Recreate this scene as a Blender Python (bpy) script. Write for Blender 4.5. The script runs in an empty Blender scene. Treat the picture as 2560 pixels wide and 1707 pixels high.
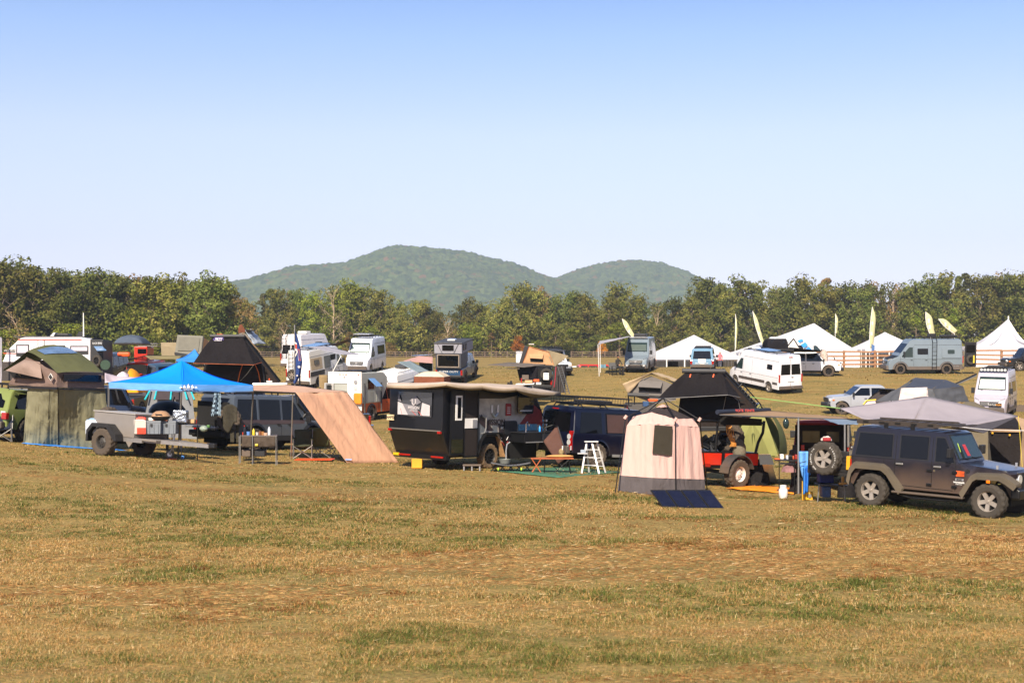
import bpy, bmesh, math, random
import numpy as np
from mathutils import Vector, Matrix, Euler, noise
random.seed(7); np.random.seed(7)
R=math.radians; SC=bpy.context.scene; COL=SC.collection
# ---------------------------------------------------------------- camera, light, exposure
F=3555.0; CX=1280.0; VH=955.0; CH=3.0        # focal length in photo pixels, centre column, horizon row, eye height
cam=bpy.data.cameras.new('camera'); camo=bpy.data.objects.new('camera',cam); COL.objects.link(camo)
cam.sensor_width=36; cam.lens=36*F/2560; cam.shift_y=(VH-853.5)/2560; cam.clip_start=.5; cam.clip_end=20000
camo.location=(0,0,CH); camo.rotation_euler=(R(90),0,0); SC.camera=camo
cam.dof.use_dof=True; cam.dof.focus_distance=55; cam.dof.aperture_fstop=2.8
SUN_EL,SUN_AZ=37.0,-13.0       # azimuth: degrees left of straight behind the camera
sd=Vector((math.sin(R(SUN_AZ))*math.cos(R(SUN_EL)),-math.cos(R(SUN_AZ))*math.cos(R(SUN_EL)),math.sin(R(SUN_EL))))
sun=bpy.data.lights.new('sun','SUN'); suno=bpy.data.objects.new('sun',sun); COL.objects.link(suno)
sun.energy=5.0; sun.angle=R(.5); sun.color=(1,.87,.70); suno.rotation_euler=sd.to_track_quat('Z','Y').to_euler()
W=bpy.data.worlds.new('World'); SC.world=W; W.use_nodes=True
nt=W.node_tree; bg=nt.nodes['Background']
sky=nt.nodes.new('ShaderNodeTexSky'); sky.sky_type='NISHITA'; sky.sun_disc=False; sky.sun_elevation=R(SUN_EL)
sky.sun_rotation=math.atan2(sd.x,sd.y); sky.dust_density=.6; sky.air_density=1.0; sky.ozone_density=1.5
tc=nt.nodes.new('ShaderNodeTexCoord'); sx=nt.nodes.new('ShaderNodeSeparateXYZ'); nt.links.new(tc.outputs['Generated'],sx.inputs[0])
rp=nt.nodes.new('ShaderNodeValToRGB'); nt.links.new(sx.outputs['Z'],rp.inputs[0])
e=rp.color_ramp.elements
e[0].position=0.0; e[0].color=(1.06,.91,1.05,1)
e[1].position=.30; e[1].color=(.44,.66,1.02,1)
x=e.new(.09); x.color=(1.29,1.03,1.21,1)
x=e.new(.17); x.color=(1.30,1.08,1.27,1)
x=e.new(.235); x.color=(.90,.95,1.16,1)
x=e.new(.5); x.color=(.55,.62,.75,1)
mx=nt.nodes.new('ShaderNodeMix'); mx.data_type='RGBA'; mx.blend_type='MULTIPLY'; mx.inputs[0].default_value=1
nt.links.new(sky.outputs[0],mx.inputs[6]); nt.links.new(rp.outputs[0],mx.inputs[7]); nt.links.new(mx.outputs[2],bg.inputs[0])
bg.inputs[1].default_value=.092
SC.view_settings.view_transform='Standard'; SC.view_settings.look='None'; SC.view_settings.exposure=.86; SC.view_settings.gamma=1
SC.cycles.volume_bounces=0; SC.cycles.max_bounces=6; SC.cycles.transparent_max_bounces=12
# ---------------------------------------------------------------- ground shape
_D=np.array([-200,0,20,34,45,60,70,80,88,100,112,125,133,150,175,200,240,309,400,4600],float)
_Z=np.array([0,0,0,.15,.28,.42,.52,.72,1.0,2.25,3.62,4.3,4.2,2.95,3.0,3.6,5.5,8.4,9.6,12],float)
_H=np.diff(_D); _dl=np.diff(_Z)/_H; _M=np.zeros_like(_Z)
for i in range(1,len(_Z)-1):
    a,b=_dl[i-1],_dl[i]
    if a*b>0: w1=2*_H[i]+_H[i-1]; w2=_H[i]+2*_H[i-1]; _M[i]=(w1+w2)/(w1/a+w2/b)
def _prof(d):
    d=np.clip(d,-199,4599); i=np.clip(np.searchsorted(_D,d)-1,0,len(_D)-2); h=_H[i]; t=(d-_D[i])/h
    return (2*t**3-3*t**2+1)*_Z[i]+(t**3-2*t**2+t)*h*_M[i]+(-2*t**3+3*t**2)*_Z[i+1]+(t**3-t**2)*h*_M[i+1]
def _ss(x,a,b): t=np.clip((x-a)/(b-a),0,1); return t*t*(3-2*t)
def gz(x,y):
    x=np.asarray(x,float); y=np.asarray(y,float)
    t=np.clip(x/np.maximum(y,12)*F,-1500,1500)
    w=_ss(y,24,43)*(1-_ss(y,55,88))
    c=np.where(t<0,.20*np.minimum(-t/1000,1.5)+.33*np.minimum((t/1000)**2,2.2),-.36*_ss(t,150,620))
    und=.035*np.sin(x*.31+y*.12)*np.sin(y*.23-x*.07)
    return _prof(y)+c*w+und-.17*_ss(x,8.8,11)*(1-_ss(y,33,37))
def P(u,v,d): return Vector(((u-CX)/F*d,d,CH-(v-VH)/F*d))
def G(u,v):
    k=(u-CX)/F; lo=None
    for d in np.arange(8,330,.25):
        if CH-(v-VH)/F*d<=float(gz(k*d,d)): lo=d; break
    if lo is None: lo=300
    a,b=lo-.25,lo
    for _ in range(18):
        m=(a+b)/2
        if CH-(v-VH)/F*m<=float(gz(k*m,m)): b=m
        else: a=m
    return Vector((k*b,b,float(gz(k*b,b))))
def GD(u,d): x=(u-CX)/F*d; return Vector((x,d,float(gz(x,d))))
# ---------------------------------------------------------------- materials
def hx(s):
    s=s.lstrip('#'); r=[int(s[i:i+2],16)/255 for i in (0,2,4)]
    return tuple([(c/12.92 if c<=.04045 else ((c+.055)/1.055)**2.4) for c in r])+(1,)
_MC={}
def mat(name,col,rough=.6,metal=0,var=.12,vs=3,bump=0,bs=20,coat=0,trans=0,spec=.5,dirt=None,stretch=None,obj_var=0):
    if name in _MC: return _MC[name]
    m=bpy.data.materials.new(name); m.use_nodes=True; n=m.node_tree; N=n.nodes; Lk=n.links.new
    b=N['Principled BSDF']; c=hx(col) if isinstance(col,str) else tuple(col)+(1,)
    b.inputs['Roughness'].default_value=rough; b.inputs['Metallic'].default_value=metal
    b.inputs['Specular IOR Level'].default_value=spec; b.inputs['Coat Weight'].default_value=coat; b.inputs['Coat Roughness'].default_value=.05
    tc=N.new('ShaderNodeTexCoord'); mp=N.new('ShaderNodeMapping'); Lk(tc.outputs['Object'],mp.inputs[0])
    if stretch: mp.inputs['Scale'].default_value=stretch
    no=N.new('ShaderNodeTexNoise'); no.inputs['Scale'].default_value=vs; no.inputs['Detail'].default_value=5; Lk(mp.outputs[0],no.inputs[0])
    mr=N.new('ShaderNodeMapRange'); mr.inputs[1].default_value=.3; mr.inputs[2].default_value=.7; mr.inputs[3].default_value=1-var; mr.inputs[4].default_value=1+var*.6
    Lk(no.outputs[0],mr.inputs[0])
    mx=N.new('ShaderNodeVectorMath'); mx.operation='SCALE'; mx.inputs[0].default_value=c[:3]; Lk(mr.outputs[0],mx.inputs[3])
    out=mx.outputs[0]
    if dirt:
        sp=N.new('ShaderNodeSeparateXYZ'); Lk(tc.outputs['Object'],sp.inputs[0])
        n2=N.new('ShaderNodeTexNoise'); n2.inputs['Scale'].default_value=2.2; n2.inputs['Detail'].default_value=7; Lk(tc.outputs['Object'],n2.inputs[0])
        ad=N.new('ShaderNodeMath'); ad.operation='MULTIPLY_ADD'; ad.inputs[1].default_value=-dirt[2]*1.3; Lk(n2.outputs[0],ad.inputs[0]); Lk(sp.outputs['Z'],ad.inputs[2])
        m2=N.new('ShaderNodeMapRange'); m2.inputs[1].default_value=dirt[1]; m2.inputs[2].default_value=dirt[1]-dirt[2]*1.4; m2.inputs[3].default_value=0; m2.inputs[4].default_value=dirt[3] if len(dirt)>3 else .55
        Lk(ad.outputs[0],m2.inputs[0]); dm=N.new('ShaderNodeMix'); dm.data_type='RGBA'; dm.inputs[7].default_value=hx(dirt[0]); Lk(m2.outputs[0],dm.inputs[0]); Lk(out,dm.inputs[6]); out=dm.outputs[2]
    Lk(out,b.inputs['Base Color'])
    if bump:
        nb=N.new('ShaderNodeTexNoise'); nb.inputs['Scale'].default_value=bs; nb.inputs['Detail'].default_value=4; nb.inputs['Distortion'].default_value=.6; Lk(mp.outputs[0],nb.inputs[0])
        bp=N.new('ShaderNodeBump'); bp.inputs['Strength'].default_value=bump; bp.inputs['Distance'].default_value=.05; Lk(nb.outputs[0],bp.inputs['Height']); Lk(bp.outputs[0],b.inputs['Normal'])
    if trans:
        tr=N.new('ShaderNodeBsdfTranslucent'); Lk(out,tr.inputs[0]); ms=N.new('ShaderNodeMixShader'); ms.inputs[0].default_value=trans
        Lk(b.outputs[0],ms.inputs[1]); Lk(tr.outputs[0],ms.inputs[2]); Lk(ms.outputs[0],N['Material Output'].inputs[0])
    _MC[name]=m; return m
def paint(name,col,metal=.0,dirt=('#6f5b44',.55,.5,.15),rough=.28): return mat('paint_'+name,col,rough,metal,var=.05,vs=1.5,coat=.35,spec=.3,dirt=dirt)
def cloth(name,col,trans=.12,bump=.5,bs=5,stretch=None,var=.1,rough=.85): return mat('cloth_'+name,col,rough,0,var=var,vs=2.5,bump=bump,bs=bs,trans=trans,spec=.15,stretch=stretch)
M_GLASS=mat('tinted_glass','#08090b',.05,0,var=.02,spec=.3)
M_GLASSL=mat('clear_glass','#22302f',.05,0,var=.05,spec=.4)
M_BLACK=mat('black_plastic','#17171a',.55,0,var=.15)
M_DGREY=mat('dark_grey_plastic','#3a3a3c',.6,0,var=.12,dirt=('#7a6248',.7,.5,.4))
M_TYRE=mat('tyre_rubber','#25231f',.85,0,var=.2,vs=8,bump=.3,bs=60,dirt=('#5b5146',.6,.6,.3))
M_TYREM=mat('muddy_tyre_rubber','#332c25',.9,0,var=.25,vs=8,bump=.4,bs=60,dirt=('#64574a',.85,.6,.42))
M_CHROME=mat('chrome','#c9c9cc',.18,1,var=.05)
M_ALU=mat('aluminium','#b9b9ba',.4,.7,var=.08)
M_STEEL=mat('steel_pole','#8d8b88',.45,.6,var=.1)
M_BMETAL=mat('black_metal','#131314',.4,.2,var=.15)
M_RED=mat('red_lens','#9a120e',.2,0,var=.1,coat=.8)
M_AMBER=mat('amber_lens','#e8730c',.25,0,var=.1,coat=.6)
M_LAMP=mat('lamp_lens','#d3d6d8',.12,.3,var=.15,vs=20,coat=1)
M_WHITE=mat('white_plastic','#dcdad6',.5,0,var=.05)
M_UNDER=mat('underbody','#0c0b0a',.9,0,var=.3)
M_WOODF=mat('fence_wood','#9a7152',.85,0,var=.3,vs=6,bump=.4,bs=25,stretch=(1,1,8))
M_ORANGE=mat('orange_plastic','#e8540f',.5,0,var=.1)
M_ROPE=mat('cord','#1a1a1a',.8,0)
# ---------------------------------------------------------------- mesh builder
class MB:
    def __init__(s): s.v=[]; s.f=[]
    def add(s,vs,fs,M=None):
        o=len(s.v)
        for p in vs: s.v.append(tuple(M@Vector(p)) if M is not None else tuple(p))
        for f in fs: s.f.append(tuple(i+o for i in f))
        return s
    def box(s,c,sz,rot=None,taper=(1,1)):
        hx_,hy,hz=sz[0]/2,sz[1]/2,sz[2]/2; vs=[]
        for z in (-1,1):
            k=taper if z>0 else (1,1)
            for x_,y_ in ((-1,-1),(1,-1),(1,1),(-1,1)): vs.append(Vector((x_*hx_*k[0],y_*hy*k[1],z*hz)))
        if rot is not None:
            rm=Euler(rot).to_matrix() if not isinstance(rot,Matrix) else rot
            vs=[rm@q for q in vs]
        c=Vector(c); return s.add([q+c for q in vs],[(0,3,2,1),(4,5,6,7),(0,1,5,4),(1,2,6,5),(2,3,7,6),(3,0,4,7)])
    def cyl(s,p0,p1,r0,r1=None,n=10,caps=True):
        p0=Vector(p0); p1=Vector(p1); r1=r0 if r1 is None else r1; d=(p1-p0)
        if d.length<1e-6: return s
        q=d.to_track_quat('Z','Y').to_matrix(); vs=[]
        for p,r in ((p0,r0),(p1,r1)):
            for i in range(n):
                a=2*math.pi*i/n; vs.append(p+q@Vector((r*math.cos(a),r*math.sin(a),0)))
        fs=[(i,(i+1)%n,n+(i+1)%n,n+i) for i in range(n)]
        if caps: fs+= [tuple(range(n-1,-1,-1)),tuple(range(n,2*n))]
        return s.add(vs,fs)
    def tube(s,pts,r,n=6):
        for a,b in zip(pts[:-1],pts[1:]): s.cyl(a,b,r,n=n)
        return s
    def poly(s,pts): return s.add(pts,[tuple(range(len(pts)))])
    def slab(s,pts,off):
        n=len(pts); off=Vector(off); q=[Vector(p) for p in pts]; vs=q+[p+off for p in q]
        return s.add(vs,[tuple(range(n)),tuple(range(2*n-1,n-1,-1))]+[(i,n+i,n+(i+1)%n,(i+1)%n) for i in range(n)])
    def ell(s,c,r,nu=12,nv=8,M=None):
        vs=[];fs=[]
        for j in range(nv+1):
            ph=math.pi*j/nv
            for i in range(nu):
                a=2*math.pi*i/nu; vs.append(Vector((c[0]+r[0]*math.sin(ph)*math.cos(a),c[1]+r[1]*math.sin(ph)*math.sin(a),c[2]+r[2]*math.cos(ph))))
        for j in range(nv):
            for i in range(nu): fs.append((j*nu+i,(j+1)*nu+i,(j+1)*nu+(i+1)%nu,j*nu+(i+1)%nu))
        return s.add(vs,fs,M)
    def rev(s,prof,n=32,axis='y',c=(0,0,0),mod=None):
        vs=[];fs=[];m=len(prof)
        for i in range(n):
            a=2*math.pi*i/n
            for j,(r,h) in enumerate(prof):
                if mod: r=r+mod(i,j)
                x_,z_=r*math.cos(a),r*math.sin(a)
                p=(x_,h,z_) if axis=='y' else (x_,z_,h) if axis=='z' else (h,x_,z_)
                vs.append((p[0]+c[0],p[1]+c[1],p[2]+c[2]))
        for i in range(n):
            k=(i+1)%n
            for j in range(m-1): fs.append((i*m+j,i*m+j+1,k*m+j+1,k*m+j))
        return s.add(vs,fs)
    def grid(s,fn,nu,nv):
        vs=[fn(i/nu,j/nv) for j in range(nv+1) for i in range(nu+1)]
        return s.add(vs,[(j*(nu+1)+i,j*(nu+1)+i+1,(j+1)*(nu+1)+i+1,(j+1)*(nu+1)+i) for j in range(nv) for i in range(nu)])
    def sheet(s,a,b,c,d,nu=10,nv=10,fn=None):
        a,b,c,d=[Vector(q) for q in (a,b,c,d)]; nn=(b-a).cross(d-a)
        nn=nn.normalized() if nn.length>0 else Vector((0,0,1))
        def g(u,v):
            p=(a*(1-u)+b*u)*(1-v)+(d*(1-u)+c*u)*v
            if fn:
                o=fn(u,v)
                p=p+(o if isinstance(o,Vector) else nn*o)
            return p
        return s.grid(g,nu,nv)
    def mesh(s,name):
        me=bpy.data.meshes.new(name); me.from_pydata([tuple(q) for q in s.v],[],s.f); me.update(); return me
    def obj(s,name,m,parent=None,smooth=None,bevel=0,solid=0):
        me=s.mesh(name)
        if smooth: 
            me.polygons.foreach_set('use_smooth',[True]*len(me.polygons))
            me.set_sharp_from_angle(angle=R(smooth))
        return mkobj(name,me,m,parent,bevel,solid)
def mkobj(name,me,m,parent=None,bevel=0,solid=0):
    if m is not None and not me.materials: me.materials.append(m)
    o=bpy.data.objects.new(name,me); COL.objects.link(o)
    if parent is not None: o.parent=parent
    if solid: q=o.modifiers.new('solidify','SOLIDIFY'); q.thickness=solid; q.offset=0
    if bevel: q=o.modifiers.new('bevel','BEVEL'); q.width=bevel; q.segments=2; q.limit_method='ANGLE'; q.angle_limit=R(40)
    return o
def tag(o,label=None,cat=None,group=None,kind=None):
    if label: o['label']=label
    if cat: o['category']=cat
    if group: o['group']=group
    if kind: o['kind']=kind
    return o
def thing(name,label,cat,loc=(0,0,0),yaw=0,group=None,tilt=None):
    o=bpy.data.objects.new(name,None); COL.objects.link(o); o.location=loc; o.rotation_euler=(0,0,R(yaw)); o.empty_display_size=.3
    if tilt is not None: o.rotation_euler=tilt
    return tag(o,label,cat,group)
class LF:      # a frame standing on the ground at depth d: photo measurements become metres around the thing's base
    def __init__(s,u,d,v=None):
        s.o=G(u,v) if v is not None else GD(u,d); s.d=s.o.y
    def __call__(s,u,v,dd=0): return P(u,v,s.d+dd)-s.o
    def g(s,u,dd=0): return GD(u,s.d+dd)-s.o
def wr(amp,fx,fy,sd=0):
    def f(u,v): return amp*(noise.noise((u*fx+sd,v*fy,sd*1.7))+.5*noise.noise((u*fx*2.3,v*fy*2.3+sd,3.1)))
    return f
def text(s,size,m,parent,loc,rot,ext=.004,name='lettering',align='CENTER',sx=1,bold=0):
    cu=bpy.data.curves.new(name,'FONT'); cu.body=s; cu.size=size; cu.extrude=ext; cu.align_x=align; cu.align_y='CENTER'; cu.offset=bold
    cu.resolution_u=3; tmp=bpy.data.objects.new('t',cu); me=bpy.data.meshes.new_from_object(tmp); bpy.data.objects.remove(tmp); me.materials.clear(); me.materials.append(m)
    o=bpy.data.objects.new(name,me); COL.objects.link(o); o.location=loc; o.rotation_euler=rot; o.scale=(sx,1,1)
    if parent is not None: o.parent=parent
    return o
# ---------------------------------------------------------------- ground, hills
def ground_mat():
    m=bpy.data.materials.new('meadow'); m.use_nodes=True; n=m.node_tree; N=n.nodes; Lk=n.links.new; b=N['Principled BSDF']
    b.inputs['Roughness'].default_value=.95; b.inputs['Specular IOR Level'].default_value=.1
    tc=N.new('ShaderNodeTexCoord')
    def noi(sc,st=(1,1,1),det=6,dist=0):
        mp=N.new('ShaderNodeMapping'); mp.inputs['Scale'].default_value=st; Lk(tc.outputs['Object'],mp.inputs[0])
        q=N.new('ShaderNodeTexNoise'); q.inputs['Scale'].default_value=sc; q.inputs['Detail'].default_value=det; q.inputs['Distortion'].default_value=dist; Lk(mp.outputs[0],q.inputs[0]); return q.outputs[0]
    def ramp(src,a,b_,ca,cb):
        r=N.new('ShaderNodeMapRange'); r.inputs[1].default_value=a; r.inputs[2].default_value=b_; Lk(src,r.inputs[0])
        q=N.new('ShaderNodeMix'); q.data_type='RGBA'; Lk(r.outputs[0],q.inputs[0])
        for i,c in ((6,ca),(7,cb)):
            if isinstance(c,str): q.inputs[i].default_value=hx(c)
            else: Lk(c,q.inputs[i])
        return q.outputs[2]
    big=noi(.11,(1,2.2,1),5,.5); mid=noi(.9,(.6,1.8,1),6,.4); fine=noi(14,(1,1,1),8); stre=noi(.35,(.35,2.6,1),6,.3)
    c1=ramp(mid,.38,.62,'#787143','#b5945c'); c2=ramp(big,.35,.65,c1,'#ab8d54')
    c3=ramp(stre,.56,.72,c2,'#96683f'); c4=ramp(fine,.3,.75,'#6c6038',c3)
    Lk(c4,b.inputs['Base Color'])
    bp=N.new('ShaderNodeBump'); bp.inputs['Strength'].default_value=.7; bp.inputs['Distance'].default_value=.06; Lk(fine,bp.inputs['Height']); Lk(bp.outputs[0],b.inputs['Normal'])
    return m
ys=np.concatenate([np.linspace(-60,10,15)[:-1],np.linspace(10,135,230)[:-1],np.linspace(135,320,90)[:-1],np.geomspace(320,4550,50)])
q=np.linspace(-1,1,231); xs=np.sinh(q*4.6)/np.sinh(4.6)*2600
X,Y=np.meshgrid(xs,ys); Z=gz(X,Y)
nx=len(xs); vs=np.stack([X,Y,Z],-1).reshape(-1,3)
ii=(np.arange(len(ys)-1)[:,None]*nx+np.arange(nx-1)[None,:]).ravel()
me=bpy.data.meshes.new('ground'); me.from_pydata(vs.tolist(),[],np.stack([ii,ii+1,ii+1+nx,ii+nx],-1).tolist())
me.polygons.foreach_set('use_smooth',[True]*len(me.polygons))
tag(mkobj('ground',me,ground_mat()),kind='structure')
def fbm(x,y,sc,oct=4,seed=0):
    rs=np.random.RandomState(seed); out=np.zeros_like(x); a=1.0
    for o in range(oct):
        T=rs.rand(64,64); xx=x/sc*2**o+rs.rand()*50; yy=y/sc*2**o+rs.rand()*50
        xi=np.floor(xx).astype(int); yi=np.floor(yy).astype(int); fx=xx-xi; fy=yy-yi; fx=fx*fx*(3-2*fx); fy=fy*fy*(3-2*fy)
        g=lambda i,j:T[(xi+i)%64,(yi+j)%64]
        out+=a*((g(0,0)*(1-fx)+g(1,0)*fx)*(1-fy)+(g(0,1)*(1-fx)+g(1,1)*fx)*fy-.5); a*=.5
    return out
mh=bpy.data.materials.new('wooded_slope'); mh.use_nodes=True; N=mh.node_tree.nodes; Lk=mh.node_tree.links.new; b=N['Principled BSDF']; b.inputs['Roughness'].default_value=1; b.inputs['Specular IOR Level'].default_value=0
tcn=N.new('ShaderNodeTexCoord'); q1=N.new('ShaderNodeTexVoronoi'); q1.inputs['Scale'].default_value=.085; Lk(tcn.outputs['Object'],q1.inputs[0])
q2=N.new('ShaderNodeTexNoise'); q2.inputs['Scale'].default_value=.006; q2.inputs['Detail'].default_value=5; Lk(tcn.outputs['Object'],q2.inputs[0])
cr=N.new('ShaderNodeValToRGB'); cr.color_ramp.elements[0].color=hx('#273a19'); cr.color_ramp.elements[1].color=hx('#5a6832'); cr.color_ramp.elements[1].position=.8
z1=cr.color_ramp.elements.new(.93); z1.color=hx('#6a5230'); Lk(q1.outputs['Color'],cr.inputs[0])
z2=N.new('ShaderNodeMix'); z2.data_type='RGBA'; z2.blend_type='MULTIPLY'; z2.inputs[0].default_value=.5; Lk(cr.outputs[0],z2.inputs[6]); Lk(q2.outputs[0],z2.inputs[7]); Lk(z2.outputs[2],b.inputs['Base Color'])
def hill(name,pts,yr,y0,y1,seed):
    pu=np.array([p[0] for p in pts],float); pv=np.array([p[1] for p in pts],float)
    x=np.arange((pu[0]-CX)/F*yr,(pu[-1]-CX)/F*yr,3.6); y=np.concatenate([np.arange(y0,yr+40,5.0),np.arange(yr+60,y1,30.0)])
    X,Y=np.meshgrid(x,y); U=X/yr*F+CX; H=CH+(VH-np.interp(U,pu,pv))/F*yr-10
    k=np.where(Y<yr,np.sin(np.clip((Y-y0)/(yr-y0),0,1)*math.pi/2)**.9,np.cos(np.clip((Y-yr)/(y1-yr),0,1)*math.pi/2))
    spur=1+.16*fbm(X,Y*.4,190,3,seed)*np.clip((yr-Y)/300,0,1)
    Z=8+(H-8)*k*spur+7*np.abs(fbm(X,Y,13,2,seed+1))*1.7+3*fbm(X,Y,34,2,seed+2)+3
    nx=len(x); ii=(np.arange(len(y)-1)[:,None]*nx+np.arange(nx-1)[None,:]).ravel()
    me=bpy.data.meshes.new(name); me.from_pydata(np.stack([X,Y,Z],-1).reshape(-1,3).tolist(),[],np.stack([ii,ii+1,ii+1+nx,ii+nx],-1).tolist())
    tag(mkobj(name,me,mh),kind='structure')
hill('hill',[(380,760),(470,708),(560,716),(620,702),(700,690),(760,673),(830,664),(880,659),(930,640),(965,624),(1000,616),(1060,620),(1120,625),(1180,633),(1240,648),(1290,665),(1340,684),(1380,698),(1450,724),(1550,765),(1700,830)],3000,2300,3500,3)
hill('hill',[(1150,800),(1250,752),(1330,714),(1378,698),(1420,681),(1480,662),(1540,652),(1600,648),(1650,656),(1700,675),(1740,692),(1800,722),(1900,770),(2000,820)],3300,2600,3800,11)
# ---------------------------------------------------------------- haze
mb=MB().box((0,2300,250),(6400,5200,0.01+520)); hz=mb.obj('haze',None)
hm=bpy.data.materials.new('haze_air'); hm.use_nodes=True; hn=hm.node_tree; hn.nodes.clear(); o_=hn.nodes.new('ShaderNodeOutputMaterial'); pv_=hn.nodes.new('ShaderNodeVolumePrincipled')
pv_.inputs['Color'].default_value=(.66,.80,1.0,1); pv_.inputs['Density'].default_value=.00018; pv_.inputs['Anisotropy'].default_value=.0; hn.links.new(pv_.outputs[0],o_.inputs['Volume'])
hz.data.materials.append(hm); tag(hz,'pale blue air between the meadow and the far wooded hills',kind='stuff')
# ---------------------------------------------------------------- grass
def grass():
    rs=np.random.RandomState(5); V=[];Fc=[];C=[];off=0
    for (a,b,dens,w,hh) in ((11,18,3600,.0045,.045),(18,27,2200,.007,.042),(27,42,900,.011,.038),(42,75,200,.022,.036),(75,128,30,.05,.04)):
        width=lambda d:.41*d+3
        n=int(dens*(b-a)*(width(a)+width(b))); d=np.sqrt(rs.rand(n)*(b*b-a*a)+a*a); x=(rs.rand(n)*2-1)*width(d)
        f1=fbm(x*.8,d*1.7,3.0,4,21); f2=fbm(x*.35,d*1.9,3.6,4,33); f3=fbm(x,d,.42,3,9); f4=fbm(x,d*1.3,9,3,77); f5=fbm(x,d,1.1,3,55)
        keep=rs.rand(n)<np.clip(.8+1.6*f3-.9*np.clip(f2-.1,0,1)*3,.12,1); x,d,f1,f2,f3,f4,f5=[q[keep] for q in (x,d,f1,f2,f3,f4,f5)]; n=len(x)
        z=gz(x,d)-.01; yaw=rs.rand(n)*6.283; h=hh*(.45+.75*rs.rand(n)+.5*np.clip(f1,-.5,.6)+.3*np.clip(f3,-1,1)); h*=np.where(rs.rand(n)<.015,2.0,1)*(1+1.1*np.clip(f3,0,1)*(f1>0)); lean=h*(.4+1.5*rs.rand(n)); flat=(f2+.35*f5>.2)&(rs.rand(n)<.75); h=np.where(flat,h*.25,h); lean=np.where(flat,lean*1.7,lean)
        ww=w*(.6+.8*rs.rand(n)); cx,sy=np.cos(yaw),np.sin(yaw); px,py=-sy,cx
        base=np.stack([x,d,z],-1); lat=np.stack([px*ww/2,py*ww/2,0*z],-1); mid=np.stack([cx*lean*.35,sy*lean*.35,h*.6],-1); tip=np.stack([cx*lean,sy*lean,h],-1)
        vs=np.stack([base-lat,base+lat,base+mid+lat*.8,base+mid-lat*.8,base+tip],1).reshape(-1,3); V.append(vs)
        i=np.arange(n)*5+off; Fc.append(np.stack([i,i+1,i+2,i,i+2,i+3,i+3,i+2,i+4],-1).reshape(-1)); off+=n*5
        green=np.array(hx('#7b853f')[:3]); gdark=np.array(hx('#57622e')[:3]); straw=np.array(hx('#d0a163')[:3]); pale=np.array(hx('#dcc08b')[:3]); brown=np.array(hx('#8f5a30')[:3])
        t=rs.rand(n); pg=np.clip(.17*_ss(d,27,34)+.14*(1-_ss(d,14,18.5))-.10*_ss(d,18,20)*(1-_ss(d,25,28))+(.42+.8*f1+.45*f4+.5*f5),.12,.85); col=np.where((t<pg)[:,None],np.where((rs.rand(n)<.5)[:,None],green,gdark),np.where((rs.rand(n)<.35)[:,None],pale,straw))
        col=np.where(((f2+.35*f5>.15)&(rs.rand(n)<.6))[:,None],brown*(.7+.7*rs.rand(n)[:,None]),col); col=col*(.62+.55*rs.rand(n)[:,None])
        col*=(.82 if b>27 else .93); C.append(np.repeat(np.concatenate([col,np.ones((n,1))],1),5,axis=0))
    V=np.concatenate(V); Fc=np.concatenate(Fc); C=np.concatenate(C); nf=len(Fc)//3
    me=bpy.data.meshes.new('grass'); me.vertices.add(len(V)); me.vertices.foreach_set('co',V.astype(np.float32).ravel()); me.loops.add(len(Fc)); me.loops.foreach_set('vertex_index',Fc.astype(np.int32))
    me.polygons.add(nf); me.polygons.foreach_set('loop_start',np.arange(nf,dtype=np.int32)*3); me.update(calc_edges=True)
    ca=me.color_attributes.new('blade','FLOAT_COLOR','POINT'); ca.data.foreach_set('color',C.astype(np.float32).ravel())
    m=bpy.data.materials.new('grass_blades'); m.use_nodes=True; N=m.node_tree.nodes; Lk=m.node_tree.links.new; b=N['Principled BSDF']; at=N.new('ShaderNodeVertexColor'); at.layer_name='blade'
    b.inputs['Roughness'].default_value=.8; b.inputs['Specular IOR Level'].default_value=.15; Lk(at.outputs[0],b.inputs['Base Color'])
    tr=N.new('ShaderNodeBsdfTranslucent'); Lk(at.outputs[0],tr.inputs[0]); ms=N.new('ShaderNodeMixShader'); ms.inputs[0].default_value=.3; Lk(b.outputs[0],ms.inputs[1]); Lk(tr.outputs[0],ms.inputs[2]); Lk(ms.outputs[0],N['Material Output'].inputs[0])
    tag(mkobj('grass',me,m),'short mown meadow grass, part green and part dry straw','grass',kind='stuff')
    print('grass blades',off//5)
grass()
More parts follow.
